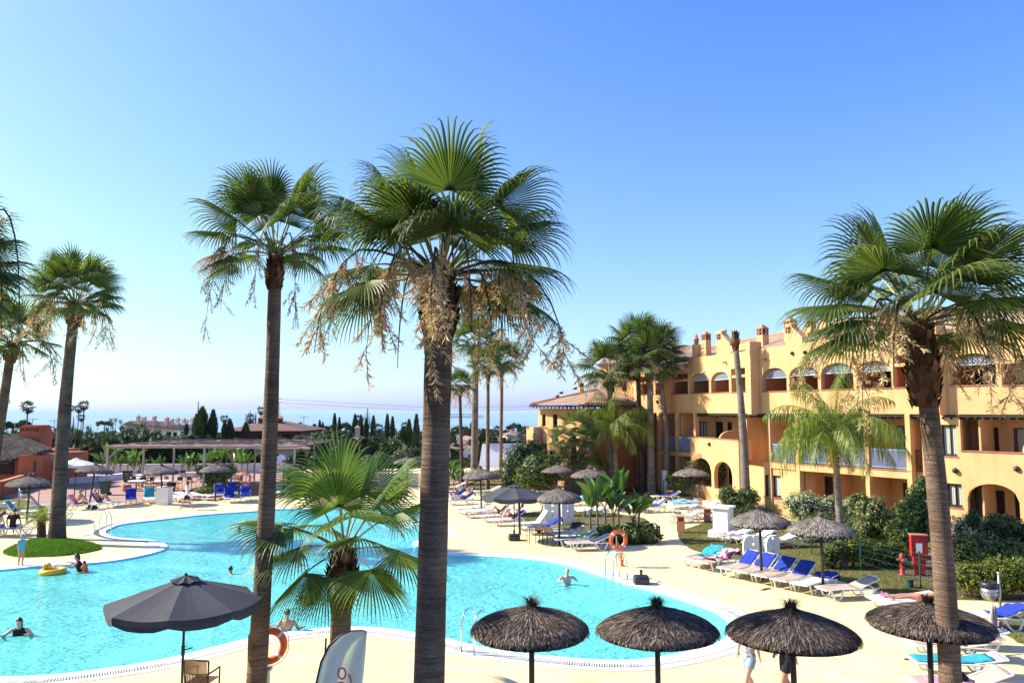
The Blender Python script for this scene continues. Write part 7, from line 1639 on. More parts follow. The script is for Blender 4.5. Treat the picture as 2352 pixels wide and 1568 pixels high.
on(L_M,'person reclining with both knees bent on the dark towelled lounger',reclJ(55,(1,1),'side',1.2,(-1,0,.2)),skin='skin',hair=('hair_grey','bald'),wear=[('trunks','blackcloth')],vox=.016)
on(L_B,'person in black t-shirt sitting with back turned at the left border',dict(pel=(.95,-.05,.48),wai=(.95,-.05,.65),che=(.97,-.04,.84),nec=(1.0,-.03,1.01),hea=(1.0,-.02,1.15),shL=(.78,-.04,.95),shR=(1.16,-.04,.95),elL=(.68,-.06,.72),haL=(.68,.05,.50),elR=(1.28,-.08,.72),haR=(1.30,.02,.48),hiL=(.88,0,.45),hiR=(1.04,0,.45),knL=(.80,.42,.46),anL=(.78,.46,.08),toL=(.76,.60,.05),knR=(1.1,.42,.46),anR=(1.1,.46,.08),toR=(1.1,.60,.05),look=(0,1,-.1)),skin='skin',hair=('hair','short'),wear=[('shirt','blackcloth'),('shorts','denim')],vox=.015)
on(L_B,'person in pale top leaning in from the left border beside the man in black',dict(pel=(.25,-.05,.48),wai=(.27,-.05,.62),che=(.33,-.04,.78),nec=(.42,-.03,.92),hea=(.5,-.02,1.04),shL=(.2,-.04,.9),shR=(.5,-.14,.86),elL=(.1,-.06,.68),haL=(.2,.05,.52),elR=(.6,-.14,.64),haR=(.62,-.08,.46),hiL=(.2,0,.45),hiR=(.35,0,.45),knL=(.2,.42,.46),anL=(.2,.46,.08),toL=(.2,.60,.05),knR=(.36,.42,.46),anR=(.36,.46,.08),toR=(.36,.60,.05),look=(.5,1,-.3)),skin='skin_pale',hair=('hair_brown','long'),wear=[('tank','greytowel'),('shorts','bluecloth')],vox=.018)
on(L_P1,'person in pale blue shorts reading on the near dark blue lounger',reclJ(38,(0,0),'read',1.2),skin='skin',hair=('hair','short'),wear=[('shorts','bluecloth')],vox=.02)
on(L_P1b,'person with bent knees reading on the far dark blue lounger',reclJ(38,(1,0),'read',1.2),skin='skin_dark',hair=('hair','bob'),wear=[('swimsuit','bluecloth')],vox=.02)
on(L_P2,'person in dark red trunks reclining with one knee up beside the parasol',reclJ(38,(1,0),'read',1.15),skin='skin_pale',hair=('hair','short'),wear=[('trunks','redcloth')],vox=.016)
on(L_P3,'person in black top reclining behind the one in dark red trunks',reclJ(38,(0,1),'side',1.15),skin='skin_pale',hair=('hair','short'),wear=[('tank','blackcloth'),('trunks','blackcloth')],vox=.018)
on(LB,'person in coral swimwear resting on the white lounger behind the leaning trunk',reclJ(3,(0,0),'side',1.12),skin='skin',hair=('hair','short'),wear=[('trunks','coral')],vox=.018)
on(LS1,'person in coral bikini lying with arms stretched back in the near corner',reclJ(3,(0,0),'up',1.0),skin='skin_pale',hair=('hair_brown','long'),wear=[('bikini_top','coral'),('bikini_bottom','coral')],vox=.012,fat=1.12)
R_=on(LS2,'person lying behind the bikini sunbather holding one arm straight up',reclJ(3,(1,0),'raise',1.1),skin='skin_pale',hair=('hair_brown','short'),wear=[('trunks','redcloth')],vox=.012,fat=1.15)
mb=MB(); rows=[[V((1.66+.10*(i/8-.5)+.02*j/8,-.18+.05*sin(i*1.3)+.06*(j/8),1.08-.62*j/8+.02*sin(i)))for i in range(9)]for j in range(9)]
mb.sheet(rows); o=mesh_obj('cloth',mb,M['denim'],None,smooth=True); o.location=LS2[0]; o.rotation_euler=(0,0,LS2[1]); tag(o,'blue denim cloth held up by the lying sunbather','cloth')
def swimJ(lean=35,arms='out'):
 a=radians(lean); u=V((sin(a),0,cos(a))); pel=V((-.35,0,-.42)); J=dict(pel=pel,wai=pel+u*.16,che=pel+u*.34,nec=pel+u*.52); J['hea']=J['nec']+V((.03,0,.13))
 for q,sg in(('L',1),('R',-1)):
  S=pel+u*.47+V((0,sg*.175,0)); J['sh'+q]=S
  if arms=='out':J['el'+q]=S+V((.12,sg*.18,-.12)); J['ha'+q]=S+V((.36,sg*.14,-.05))
  else:J['el'+q]=S+V((.02,sg*.13,-.22)); J['ha'+q]=S+V((.20,sg*.24,-.22))
  J['hi'+q]=pel+V((0,sg*.09,0)); J['kn'+q]=pel+V((-.30,sg*.13,-.22)); J['an'+q]=pel+V((-.66,sg*.12,-.22)); J['to'+q]=pel+V((-.80,sg*.12,-.26))
 return J
def swim(px,py,rz,label,skin='skin',hair=('hair','short'),wear=(),s=1.0,lean=35,up=0.0,arms='out',vox=.02,look=(1,0,0)):
 J=swimJ(lean,arms); J['look']=look; p=G(px,py,WZ); p.z=WZ+up+.02; return person(label,p,rz,J,s,skin,hair,list(wear),vox)
swim(38,1462,radians(-75),'person with long wet hair swimming towards the camera at the lower left','skin_pale',('hair','long'),[('swimsuit','blackcloth')],1.0,20,.10,'out',.014)
swim(548,1223,radians(200),'person with only the head above water near the far pool bend','skin',('hair','short'),(),1,35,-.03)
swim(528,1317,radians(150),'person swimming behind the big charcoal parasol','skin',('hair','short'),(),1,35,-.02)
swim(488,1424,radians(120),'person with red swim cap swimming below the big charcoal parasol','skin_pale',('redcloth','short'),(),1,30,.02,'out',.016)
swim(682,1298,radians(170),'person with pink shoulders swimming between the palm trunks','skin_pale',('hair_grey','short'),(),1,30,.0)
swim(1307,1346,radians(-80),'person, bald, standing chest deep in the round pool end','skin_pale',('hair_grey','bald'),(),1.0,8,.20,'out',.015)
swim(662,1443,radians(100),'person with short dark hair leaning on the near pool edge, back to the camera','skin',('hair','short'),(),1.0,0,.22,'rest',.013)
swim(163,1312,radians(195),'person with tied dark hair pushing a yellow baby float','skin',('hair','bob'),[('swimsuit','blackcloth')],1.0,15,.28,'out',.014)
p_=swim(184,1314,radians(200),'person, child with orange armbands next to the yellow float','skin',('hair','short'),[('swimsuit','orange')],.68,15,.15,'rest',.012)
mb=MB()
for sg in(-1,1):mb.torus((-.13,sg*.17,.03),.055,.04,14,8,M=Matrix.Rotation(1.2,3,'X'))
mesh_obj('armbands',mb,M['orange'],p_,smooth=True)
r=thing('baby_float','yellow baby float ring with raised seat on the water','pool float',G(121,1316,WZ)+V((0,0,.03))); M['floaty']=mat('yellow_vinyl',(.80,.45,.02),.35); mesh_obj('ring',MB().torus((0,0,.05),.36,.11,28,12),M['floaty'],r,smooth=True); mesh_obj('seat_back',MB().ell((-.22,.05,.22),(.13,.10,.14)).ell((-.25,-.1,.24),(.06,.06,.10)),M['floaty'],r,smooth=True)
person('person, baby with grey sunhat sitting in the yellow float',G(121,1316,WZ)+V((.05,0,-.18)),radians(20),dict(swimJ(5,'out'),pel=(0,0,.18),wai=(0,0,.3),che=(.02,0,.45),nec=(.02,0,.62),hea=(.04,0,.76),shL=(.02,.17,.58),shR=(.02,-.17,.58),elL=(.15,.25,.5),haL=(.3,.2,.55),elR=(.15,-.25,.5),haR=(.3,-.2,.55),hiL=(0,.09,.15),hiR=(0,-.09,.15),knL=(.2,.15,.0),anL=(.25,.15,-.3),toL=(.33,.15,-.32),knR=(.2,-.15,0),anR=(.25,-.15,-.3),toR=(.33,-.15,-.32)),.5,'skin_pale',('greytowel','cap'),[('swimsuit','yellow')],.011)
random.seed(99); RB=random.Random(17)
def tz(x,y):return terr(x,y)
def far_at(px,Y):x=AT(px,943,Y).x; return V((x,Y,tz(x,Y)))
M['yucca']=leafm('yucca_leaf',[(0,(.015,.035,.010)),(.5,(.035,.07,.018)),(1,(.085,.13,.035))],.15,.5)
def yucca_clump(px,ptop,w,Y,label,seed):
 b=V((AT(px,943,Y).x,Y,-2.6)); top=AT(px,ptop,Y).z; r=thing('yucca_tree',label,'tree',b,0,'dense yucca trees behind the terrace wall'); rnd=random.Random(seed); mb=MB(); st=MB(); s=mpp(Y); Wm=w*s
 for k in range(46):
  x=rnd.uniform(-Wm,Wm); y=rnd.uniform(-2,2); z=top-b.z-abs(rnd.gauss(0,1.0))-rnd.random()**1.5*(top-b.z)*.65-.25*(x/Wm)**2; c=V((x,y,z))
  for j in range(26):
   a=rnd.uniform(0,6.28); el=rnd.uniform(-.5,1.4); d=V((cos(a)*cos(el),sin(a)*cos(el),sin(el))); sd=d.cross(V((0,0,1))).normalized()*.045; l=rnd.uniform(.55,.95); mb.add([c-sd*.6,c+sd*.6,c+d*l*.5+sd,c+d*l*.5-sd,c+d*l+V((0,0,-.12))],[(0,1,2,3),(3,2,4)])
 for k in range(5):x=Wm*(k/2.5-1)*.8; st.tube([(x*.8,0,-.2),(x,0,(top-b.z)*.8)],[.14,.09],6)
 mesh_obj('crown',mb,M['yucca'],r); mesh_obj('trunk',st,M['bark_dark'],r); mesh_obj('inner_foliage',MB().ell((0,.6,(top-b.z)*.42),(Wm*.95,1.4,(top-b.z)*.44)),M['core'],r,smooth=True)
for i,(px,pt,w,Y)in enumerate(((50,988,30,84),(115,985,26,82),(165,982,26,80),(200,980,30,79),(245,978,30,78),(290,978,28,79),(330,978,28,79),(362,985,22,80),(20,985,30,86),(405,1022,30,84),(445,1028,30,84))):
 yucca_clump(px,pt,w,Y,['yucca tree above the hut chimney','yucca tree behind the big palm trunk left side','yucca tree right of the big palm trunk','yucca tree above the white parasol','yucca tree over the pergola corner','yucca tree above the pergola left end','yucca tree in front of the townhouses left end','lower yucca tree before the townhouses','yucca tree at the left border','dark yucca seen below the pergola roof','dark yucca below the pergola roof, right part'][i],200+i)
def cypress(px,ptop,pbot,w,Y,label,seed,mt='dark',n=900,group='dark cypresses beyond the terrace'):
 t=AT(px,ptop,Y).z; z0=AT(px,pbot,Y).z; s=mpp(Y); W2=w*s/2; b=V((AT(px,943,Y).x,Y,z0)); H=t-z0; r=thing('cypress',label,'tree',b,0,group); rnd=random.Random(seed); mb=MB()
 for i in range(n):
  u=rnd.random(); z=H*(.04+.96*u); rr=W2*(sin(pi*min(1,.12+.86*u))**.7 if u<.5 else(1-(u-.5)/.5)**.75)*(.8+.35*rnd.random()); a=rnd.uniform(0,6.28); p=V((cos(a)*rr,sin(a)*rr,z)); d=V((cos(a)*.35,sin(a)*.35,1)).normalized(); l=H*.05+.12; sd=V((-sin(a),cos(a),0))*l*.3; mb.add([p-sd,p+sd,p+d*l*1.4],[(0,1,2)])
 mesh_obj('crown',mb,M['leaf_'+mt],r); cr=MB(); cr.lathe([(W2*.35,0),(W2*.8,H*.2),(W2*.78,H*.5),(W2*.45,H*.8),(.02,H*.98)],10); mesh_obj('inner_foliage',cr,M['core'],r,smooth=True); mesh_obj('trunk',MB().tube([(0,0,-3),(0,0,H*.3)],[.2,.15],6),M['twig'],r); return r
C_=[(465,938,1015,34,95,'broad dark cypress left of the maroon villa'),(490,945,1015,20,96,'slender cypress right of the broad one'),(452,955,1015,16,97,'narrow cypress left of the broad one'),(517,970,1012,12,97,'small cypress before the maroon villa roof'),(529,965,1014,18,96,'feathery cypress before the maroon villa'),(566,972,1010,16,96,'cypress at the left end of the maroon villa'),(430,975,1000,9,100,'little cypress beside the last townhouse'),
(769,953,1010,9,120,'thin cypress left of the young palm tips'),(780,962,1010,7,122,'thinner cypress beside the young palm tips'),(816,955,1015,13,120,'cypress left of the layered araucaria'),(829,959,1015,11,118,'cypress just left of the araucaria'),(842,963,1015,11,121,'cypress at the foot of the araucaria'),(858,958,1015,11,118,'cypress right of the araucaria'),(890,955,1020,10,112,'pointed cypress over the young palm right fan'),(902,960,1020,9,113,'second pointed cypress over the right fan'),(957,956,1045,13,95,'tall cypress touching the centre trunk'),(940,968,1045,15,94,'broad cypress left of the centre trunk'),(955,1000,1050,16,90,'low dark cypress at the centre trunk'),(925,985,1045,16,94,'leaning dark cypress near the centre trunk'),(735,967,1008,8,150,'distant cypress right of the maroon villa'),(742,972,1008,8,152,'second distant cypress right of the maroon villa')]
for i,c in enumerate(C_):cypress(*c,300+i)
def conifer(px,ptop,pbot,w,Y,label,seed,tiers=9,mt='far',gap=.5,group=None):
 t=AT(px,ptop,Y).z; z0=AT(px,pbot,Y).z; s=mpp(Y); H=t-z0; b=V((AT(px,943,Y).x,Y,z0)); r=thing('layered_conifer',label,'tree',b,0,group); rnd=random.Random(seed); mb=MB()
 for k in range(tiers):
  f=k/(tiers-1); z=H*(.25+.73*f); R=w*s/2*(1-f*.88)
  for j in range(9):
   a=j*2*pi/9+rnd.uniform(-.2,.2); d=V((cos(a),sin(a),0)); e=V((0,0,z))+d*R+V((0,0,R*.22)); sd=V((-sin(a),cos(a),0))
   for q in range(7):p=V((0,0,z)).lerp(e,.25+.75*q/7); l=R*.28*(1-q/9); mb.add([p-sd*l,p+V((0,0,l*.35)),p+sd*l,p+d*l*.5],[(0,1,3),(1,2,3)]);
   mb.add([V((0,0,z))-sd*.04,e,V((0,0,z))+sd*.04],[(0,1,2)])
 mesh_obj('crown',mb,M['leaf_'+mt],r); mesh_obj('trunk',MB().tube([(0,0,-4),(0,0,H)],[.25,.04],6),M['twig'],r); return r
conifer(844,936,1000,44,125,'airy layered araucaria standing above the cypresses before the sea',1,11); conifer(455,921,1000,26,98,'thin layered araucaria behind the broad cypress',2,9); conifer(1538/4+1085,962,1006,22,130,'small layered conifer by the pavilion terrace',3,9); conifer(170,956,995,22,120,'dark fir right of the distant palms',4,8); conifer(575,943,990,40,110,'dark conifer behind the slim palm trunk left side',5,8); conifer(640,950,990,34,112,'dark conifer behind the maroon villa ridge',6,7); conifer(602-14,946,990,20,111,'narrow conifer touching the slim palm trunk',7,7)
def far_palm_proto(seed,label):
 rnd=random.Random(seed); r=thing('distant_palm',label,'palm tree',(0,0,0),0,'distant palms on the coast'); st=MB(); cm=crown_fan(rnd,2.3,22,12,4,-40,80,.9,.42,.62,st); c=mesh_obj('crown',cm,M['leaf_far'],r); c.location=(0,0,8); mesh_obj('trunk',trunk_mesh((0,0,-4),(0,0,8),.22,.17,1.2,8),M['bark_dark'],r,smooth=True); sk=MB()
 for i in range(10):fan_leaf(sk,V((0,0,-.2)),rnd.uniform(0,6.28),radians(-65),.7,1.0,10,4,1.0,80,rnd)
 d=mesh_obj('dead_fronds',sk,M['dead_leaf'],r); d.location=(0,0,8); return r
FP_=None
def fpalm(px,py,rpx,Y,label):
 global FP_
 p=AT(px,py,Y); sc_=rpx*mpp(Y)/2.4; z=p.z-8*sc_
 if FP_ is None:FP_=far_palm_proto(4,label); r=FP_; r.location=(p.x,Y,z)
 else:r=dup(FP_,V((p.x,Y,z)),RB.uniform(0,6.28),label)
 r.scale=(sc_,sc_,sc_)
for q in((64,936,20,105,'distant palm alone on the skyline between the left palms'),(9,923,16,110,'distant palm at the left border skyline'),(193,932,16,115,'tallest distant palm right of the big palm'),(181,940,13,117,'distant palm left of the tallest one by the big palm'),(164,938,10,119,'distant palm half behind the big palm trunk'),(187,960,12,116,'shaggy distant palm below the tallest one'),(255,964,6,300,'tiny palm on the coast left of the townhouses'),(266,964,6,300,'tiny palm next to the townhouses left end'),(277,968,6,300,'tiny palm touching the first townhouse'),(329,962,6,260,'tiny palm above the townhouse roofs'),(225,974,7,250,'tiny low palm above the yucca trees'),(516,963,13,130,'bushy distant palm before the sea above the small cypress'),(600,944,14,125,'distant palm behind the slim palm trunk'),(826,963,14,140,'round topped palm behind the thin cypresses'),(870,985,16,115,'palm behind the young palm fan tips'),(930,978,12,110,'palm among the cypresses left of the centre trunk'),(1143,988,14,150,'palm between the two right thin trunks'),(1195,995,13,140,'shaggy palm left of the pavilion'),(1207,985,10,150,'tall palm touching the pavilion terrace'),(575,962,16,128,'palm behind the maroon villa left chimney'),(1165,1000,10,170,'small palm right of the thin trunk group'),(690,975,8,220,'tiny palm right of the maroon villa ridge')):fpalm(*q)
def round_tree(px,py,rx,ry,Y,label,seed,mt='far',n=700,ls=None):
 s=mpp(Y); c=AT(px,py,Y); zt_=c.z-ry*s*1.6; b=V((c.x,Y,zt_)); rnd=random.Random(seed); r=thing('broad_tree',label,'tree',b,0,None); mb=MB(); cm=MB(); ls=ls or max(.25,rx*s*.16)
 for k in range(5):
  dx=(k-2)*rx*s*.38; h=c.z-b.z+rnd.uniform(-.25,.25)*ry*s-abs(k-2)*ry*s*.14; R=V((rx*s*.5,rx*s*.45,ry*s*rnd.uniform(.55,.8))); leaf_blob(mb,(dx,rnd.uniform(-.4,.4)*rx*s,h),tuple(R),n//5,ls,rnd,.6,.3,seed=seed+k); cm.ell((dx,0,h),tuple(R*.72),8,6)
 mesh_obj('crown',mb,M['leaf_'+mt],r); mesh_obj('inner_foliage',cm,M['core'],r,smooth=True); mesh_obj('trunk',MB().tube([(0,0,-6),(0,0,c.z-b.z)],[.3,.2],6),M['twig'],r); return r
T_=[(30,975,26,14,140,'round tree behind the hut roofs'),(55,972,16,12,150,'grey green tree under the lone distant palm','grey'),(240,970,18,9,320,'hazy tree clump on the coast left of the townhouses','grey'),(400,1008,26,10,92,'pale olive tree above the pergola','grey'),(430,1005,20,10,92,'second pale olive tree above the pergola','grey'),(700,985,18,11,240,'hazy tree right of the maroon villa','grey'),(722,980,14,12,250,'hazy taller tree right of the maroon villa','grey'),(760,980,16,14,200,'tree left of the thin cypresses'),(795,978,16,14,150,'leafy tree behind the thin cypresses','bush'),(745,1005,34,22,100,'big green tree behind the young palm left tips','bush'),(700,1010,30,20,98,'green tree right of the maroon villa','bush'),(800,1020,40,24,96,'dark green tree mass behind the young palm','dark'),(860,1020,34,26,98,'dark tree behind the young palm right side','dark'),(905,1025,30,24,92,'green tree behind the right fan of the young palm','bush'),(935,1040,26,22,84,'olive tree left of the centre trunk','grey'),(875,1055,34,20,78,'olive shrub behind the far sunshade','grey'),
(690,1050,30,24,84,'dark tree behind the far sunshade left of the young palm','dark'),(745,1060,30,24,82,'bright tree behind the young palm fans','bush'),(810,1062,34,24,82,'leafy tree behind the young palm centre','bush'),(1055,985,18,13,330,'hazy tree mass right of the centre trunk','grey'),(1072,990,12,14,300,'hazy narrow tree by the white town','grey'),(1088,975,8,18,300,'hazy poplar before the sea','grey'),(1180,978,16,12,400,'hazy tree clump before the sea right of the thin palms','grey'),(1200,984,12,9,400,'hazy low tree by the pavilion','grey'),(1065,1010,20,9,180,'green tree before the white villa','bush'),(1110,1008,20,10,190,'green tree behind the white gable','bush'),(1150,1012,18,12,160,'dark tree behind the thin palm trunks','dark'),(1175,1008,22,10,170,'green tree left of the small white house','bush'),(1125,998,16,8,260,'tree in front of the white town','bush'),(1050,1065,22,12,74,'bright green shrubs behind the clipped hedge','bush'),
(150,990,30,14,110,'tree mass behind the yucca trees'),(350,1040,60,26,86,'dark green tree under the pergola roof','dark'),(410,1050,46,22,87,'dark green tree behind the tropical plants','dark'),(470,1045,40,20,87,'dark tree behind the pergola middle posts','dark'),(520,1040,30,18,88,'green tree left of the beige house','bush'),(300,1045,40,26,85,'dark tree behind the pergola left posts','dark'),(220,1040,46,34,84,'dark tree mass behind the white parasol','dark'),(140,1040,46,34,85,'dark tree mass between hut and big palm','dark'),(385,1030,50,34,83,'dark leafy tree behind the pergola third bay','dark'),(450,1032,50,34,83.5,'dark leafy tree behind the pergola fourth bay','dark'),(260,1030,50,38,82,'dark leafy tree behind the pergola first bay','dark'),(560,1045,36,26,83,'green tree at the right end of the pergola','bush'),(500,1008,30,12,96,'tree crown in front of the maroon villa left wall','bush'),(640,1012,34,12,96,'tree crown in front of the maroon villa right wall','bush'),(770,1000,40,20,105,'big dark tree behind the young palm tips','dark'),(930,1010,30,26,100,'dark tree belt left of the centre trunk','dark'),(345,1003,34,9,100,'low tree belt hiding the townhouse walls','bush'),(420,1004,26,9,100,'tree belt below the last townhouses','bush')]
for i,t in enumerate(T_):round_tree(t[0],t[1],t[2],t[3],t[4],t[5],400+i,t[6]if len(t)>6 else 'far',900 if t[4]<130 else 420)
mb=MB()
for i in range(8200):
 Y=90*(1300/90)**(RB.random()**.85); x=RB.uniform(-1,1)*Y*.78; z=tz(x,Y); R=RB.uniform(1.2,3.4)*(1+Y/420)*(1.35 if Y<320 else 1)
 for k in range(34 if Y<320 else 9):
  a=RB.uniform(0,6.28); e=RB.uniform(0,1.3); p=V((x+cos(a)*cos(e)*R,Y+sin(a)*cos(e)*R,z+sin(e)*R*1.1)); l=R*(.17 if Y<320 else .42); d=V((RB.gauss(0,1),RB.gauss(0,1),RB.gauss(.5,.6))).normalized(); t_=d.cross(V((RB.gauss(0,1),RB.gauss(0,1),.3))).normalized(); mb.add([p-t_*l,p+d.cross(t_)*l,p+t_*l,p-d.cross(t_)*l],[(0,1,2,3)])
M['scrub']=leafm('coastal_scrub',[(0,(.02,.035,.016)),(.6,(.045,.06,.025)),(1,(.11,.11,.06))],.1,.8,.1)
o=mesh_obj('scrub',mb,M['scrub']); tag(o,'scrubby tree cover spread over the slope towards the sea','woodland',kind='stuff')
def house(px0,px1,ptop,pbot,Y,label,wall='white',depth=8,roof='hip',rpx=10,wins=2,rz=0,group=None,name='house',chim=(),rm='roof_far'):
 a,b_=AT(px0,ptop,Y),AT(px1,ptop,Y); w_=b_.x-a.x; z1=a.z; z0=AT(px0,pbot,Y).z-1; c=V(((a.x+b_.x)/2,Y,z0)); r=thing(name,label,'house',c,rz,group); H=z1-z0; mesh_obj('wall',MB().box((-w_/2,0,-3),(w_/2,depth,H)),M[wall],r); h=rpx*mpp(Y); e=.4
 if roof=='hip':mb=MB().add([V(p)for p in((-w_/2-e,-e,H),(w_/2+e,-e,H),(w_/2+e,depth+e,H),(-w_/2-e,depth+e,H),(-w_/2+depth*.45,depth/2,H+h),(w_/2-depth*.45,depth/2,H+h))]if w_>depth else[V(p)for p in((-w_/2-e,-e,H),(w_/2+e,-e,H),(w_/2+e,depth+e,H),(-w_/2-e,depth+e,H),(-.1,depth/2,H+h),(.1,depth/2,H+h))],[(0,1,5,4),(1,2,5),(2,3,4,5),(3,0,4),(3,2,1,0)])
 elif roof=='gable':mb=MB().add([V(p)for p in((-w_/2-e,-e,H),(0,-e,H+h),(w_/2+e,-e,H),(-w_/2-e,depth,H),(0,depth,H+h),(w_/2+e,depth,H))],[(0,1,4,3),(1,2,5,4),(0,2,1),(3,4,5)])
 else:mb=MB().box((-w_/2-.1,-.1,H),(w_/2+.1,depth+.1,H+.3))
 rf=mesh_obj('roof',mb,M[rm]if roof!='flat' else M[wall],r)
 for k in range(wins):x=-w_/2+w_*(k+.5)/wins; ww=min(.6,w_/wins*.28); mesh_obj('window',MB().box((x-ww,-.03,H*.45),(x+ww,-.005,H*.45+min(1.3,H*.35))),M['glass'],r)
 for cx,ch,cw in chim:
  ch*=.58; cw*=.62
  x=-w_/2+w_*cx; cm=MB().box((x-cw/2,depth*.3,H-.5),(x+cw/2,depth*.3+cw,H+ch)); k_=mesh_obj('chimney',cm,M[wall],rf); mesh_obj('chimney_cap',MB().add([V(p)for p in((x-cw*.75,depth*.3-cw*.2,H+ch),(x+cw*.75,depth*.3-cw*.2,H+ch),(x+cw*.75,depth*.3+cw*1.2,H+ch),(x-cw*.75,depth*.3+cw*1.2,H+ch),(x,depth*.3+cw*.5,H+ch+cw*.7))],[(0,1,4),(1,2,4),(2,3,4),(3,0,4),(3,2,1,0)]),M['terracotta'],k_)
 return r
M['roof_far']=mat('brown_tile_roof_far',(.30,.17,.12),.9,n1=(.6,5,.8,1.2),wave=(1.4,'X',.5,.2)); M['roof_red']=mat('dark_tile_roof',(.23,.11,.08),.9,n1=(.6,5,.8,1.2),wave=(1.6,'X',.45,.2)); M['maroon']=mat('maroon_plaster',(.16,.03,.035),.9,n1=(.6,4,.9,1.1)); M['beige']=mat('beige_plaster',(.55,.44,.32),.9,n1=(.6,4,.9,1.1)); M['lilac']=mat('pale_lilac_plaster',(.62,.60,.66),.9); M['pinkish']=mat('pink_plaster',(.62,.42,.35),.9)
for i,(x0,x1,pt,Y,wl_,lab)in enumerate(((282,322,975,150,'beige','first townhouse on the left with brown roof and chimneys'),(322,352,977,144,'pinkish','second townhouse with a pink wall'),(350,382,981,138,'pinkish','third townhouse with pink end wall'),(378,400,984,133,'lilac','fourth townhouse with lilac end wall'),(393,412,986,129,'white','fifth townhouse with white end wall'),(408,440,984,126,'white','last townhouse with white gable beside the cypresses'))):
 house(x0,x1,pt,1006,Y,lab,wl_,7,'gable',9,1,-.25,'row of townhouses before the sea','townhouse',[(.35,2.6,.9),(.8,2.2,.8)][:2 if i%2==0 else 1])
house(512,690,989,1012,100,'maroon villa with broad tiled hip roof and red chimneys','maroon',12,'hip',25,3,0,None,'villa',[(.36,2.7,.9),(.62,2.7,.9)],'roof_red')
house(535,705,1030,1075,90,'low beige house with tiled porch roof below the maroon villa','beige',6,'hip',12,4,0,None,'house',(),'roof_far')
house(805,822,1010,1040,100,'small pale house with a turret chimney behind the young palm','beige',6,'hip',8,1,0,None,'house',[(.5,2.6,.9)])
house(1020,1082,1029,1095,92,'white villa with brown tile roof right of the centre trunk','white',9,'hip',12,2,0,None,'villa',[(.45,2.3,.6)])
house(1078,1100,1012,1035,100,'small tiled gable house behind the white villa','white',8,'gable',8,1,.2,None,'house')
r=thing('white_gable_house','house showing a tall bright white sloping gable wall between the thin palms','house',V((AT(1125,943,84).x,84,-3))); b0=r.location.copy()
pts=[AT(1098,1084,82),AT(1108,1018,84.5),AT(1160,1030,98),AT(1160,1060,98),AT(1122,1056,88),AT(1122,1084,88)]; f_=[p-V(b0)for p in pts]; g_=[p+V((7,1.5,0))for p in f_]; mb=MB().add(f_+g_,[tuple(range(6)),tuple(range(11,5,-1))]+[(i,6+i,6+(i+1)%6,(i+1)%6)for i in range(6)]); mb.add([p+V((0,.1,-6))for p in f_[:1]+f_[5:]],[]); mesh_obj('wall',mb,M['white'],r)
mesh_obj('side_wall',MB().box((AT(1124,943,90).x-b0.x,6.5,-3),(AT(1160,943,90).x-b0.x,9,AT(1122,1058,90).z-b0.z)),M['beige'],r); mesh_obj('roof',MB().add([f_[1]+V((-.1,-.2,.2)),f_[2]+V((-.1,.2,.2)),g_[2]+V((.3,0,.3)),g_[1]+V((.3,0,.3))],[(0,1,2,3)]),M['roof_red'],r)
house(1165,1207,1000,1018,150,'small white house with grey tile roof left of the pavilion','white',10,'hip',9,2,.1,None,'house',[(.3,1.6,.6)])
wt=[(1040,988),(1052,991),(1062,993),(1071,990),(1046,997),(1082,994),(1096,986),(1103,990),(1112,987),(1118,992),(1128,989),(1135,994),(1142,988),(1150,993),(1158,996),(1168,992),(1177,988),(1185,995),(1100,997),(1066,1000),(1090,1000),(1132,1000),(1196,990),(1205,1000)]
word=['lowest','wide','tiny','tall','boxy','narrow','pale','bright','squat','stepped','small','flat','plain','far','sunlit','half hidden','single','low','close','twin','round cornered','lonely','upper','last']
for i,(x,y)in enumerate(wt):
 Y=420+(1002-y)*22+RB.uniform(-15,15); w_=RB.uniform(3.5,6.5); h=RB.uniform(2.5,5)
 side='right of the centre trunk' if x<1058 else 'before the stout palm trunk' if x<1092 else 'between the stout palm and the next trunk' if x<1122 else 'around the last thin trunk' if x<1160 else 'left of the pavilion'
 house(x-w_,x+w_,y-h,y+4,Y,'distant white flat roofed house, '+side,'white',12,'flat',3,1,0,'white houses of the shore town '+side,'distant_house')
r=thing('pylon','lattice power pylon on the skyline right of the slim palm trunk','pylon',AT(635,985,300)); b0=r.location.copy(); mb=MB(); H=AT(635,906,300).z-b0.z; w0=1.5
for sx,sy in((-1,-1),(1,-1),(1,1),(-1,1)):mb.bar((sx*w0,sy*w0,0),(sx*.15,sy*.15,H),.16)
for k in range(12):
 z0,z1=H*k/12,H*(k+1)/12; a0,a1=w0*(1-k/12)+.15,w0*(1-(k+1)/12)+.15
 for sy in(-1,1):mb.bar((-a0,sy*a0,z0),(a1,sy*a1,z1),.09); mb.bar((a0,sy*a0,z0),(-a1,sy*a1,z1),.09)
for z in(.78,.88):mb.bar((-1.6,0,H*z),(1.6,0,H*z),.15)
mesh_obj('lattice_mast',mb,M['galv'],r)
wires=MB()
for zf in(.78,.88):wires.tube([V((-1.5,0,H*zf)),V((60,5,H*zf-3.5)),V((150,12,H*zf-2))],.05,4);
mesh_obj('power_lines',wires,M['galv'],r)
r=thing('tower_crane','distant tower crane with long horizontal jib before the sea','crane',AT(1020,1010,260)); b0=r.location.copy(); mb=MB(); z=AT(1020,958,260).z-b0.z; xa,xb=AT(985,943,260).x-b0.x,AT(1110,943,260).x-b0.x
mb.bar((xa,0,z),(xb,0,z),.25); mb.bar((xa,0,z+1.1),(xb-2,0,z+1.1),.12); n=26
for k in range(n):x0=xa+(xb-xa)*k/n; x1=xa+(xb-xa)*(k+1)/n; mb.bar((x0,0,z),((x0+x1)/2,0,z+1.1),.09); mb.bar(((x0+x1)/2,0,z+1.1),(x1,0,z),.09)
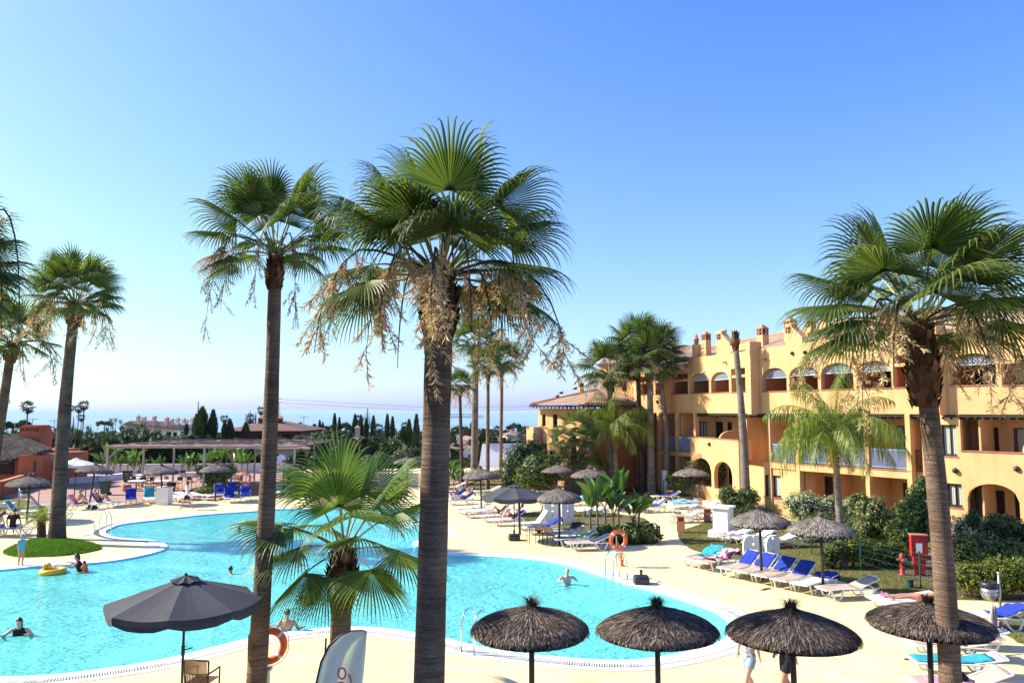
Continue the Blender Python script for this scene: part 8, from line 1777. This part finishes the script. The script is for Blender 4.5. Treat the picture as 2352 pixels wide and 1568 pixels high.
mesh_obj('jib',mb,M['galv'],r); mesh_obj('mast',MB().bar((0,0,0),(0,0,z+2),.8),M['galv'],r)
for(px,py,Y,lab)in((698,955,105,'tv antenna on a pole right of the maroon villa'),(125,963,100,'tv antenna between the hut chimney and the big palm'),(75,960,102,'tv antenna above the hut chimney')):
 t_=AT(px,py,Y); r=thing('tv_antenna',lab,'antenna',(t_.x,Y,t_.z-4)); mb=MB().tube([(0,0,-2),(0,0,4)],.05,5); mb.bar((-.7,0,3.8),(.7,0,3.9),.05)
 for k in range(5):mb.bar((-.5+k*.25,-.3,3.85),(-.5+k*.25,.3,3.85),.03)
 mesh_obj('mast',mb,M['galv'],r)
p=AT(647,1055,76); r=thing('satellite_dish','white satellite dish above the far sunshade','satellite dish',p); mesh_obj('dish',MB().lathe([(.05,0),(.3,.05),(.45,.14),(.47,.15),(.3,.08),(.04,.03)],18,0,(0,0,0),Matrix.Rotation(1.2,4,'X')),M['plastic'],r,smooth=True); mesh_obj('mast',MB().tube([(0,0,-2.3),(0,0,0)],.03,6),M['galv'],r)
for(px,py,Y,lab)in((1281,793,60,'small dark bird flying in the open sky'),(1309,856,70,'second tiny bird in the sky below the first')):
 mb=MB().add([V(q)for q in((-.22,0,.08),(0,-.05,0),(0,.06,.0),(.22,0,.09),(0,-.16,.0),(0,.14,.02))],[(0,1,2),(1,3,2),(4,1,2),(2,5,1)]); mb.ell((0,0,-.01),(.035,.12,.03),8,6); o=mesh_obj('bird',mb,M['black']); o.location=AT(px,py,Y); tag(o,lab,'bird')
pts_=[(1321,895),(1289,905),(1280,913)]
for i,(px,py)in enumerate(pts_):mb=MB().ell((0,0,.1),(.16,.08,.09),8,6); mb.ell((.13,0,.19),.05,6,5); mb.bar((-.12,0,.1),(-.3,0,.06),.06,.02); o=mesh_obj('pigeon',mb,M['black']); o.location=AT(px,py,59.5); tag(o,['dark pigeon perched near the top of the pavilion roof hip','dark pigeon halfway down the pavilion roof hip','dark pigeon lowest on the pavilion roof hip'][i],'bird')
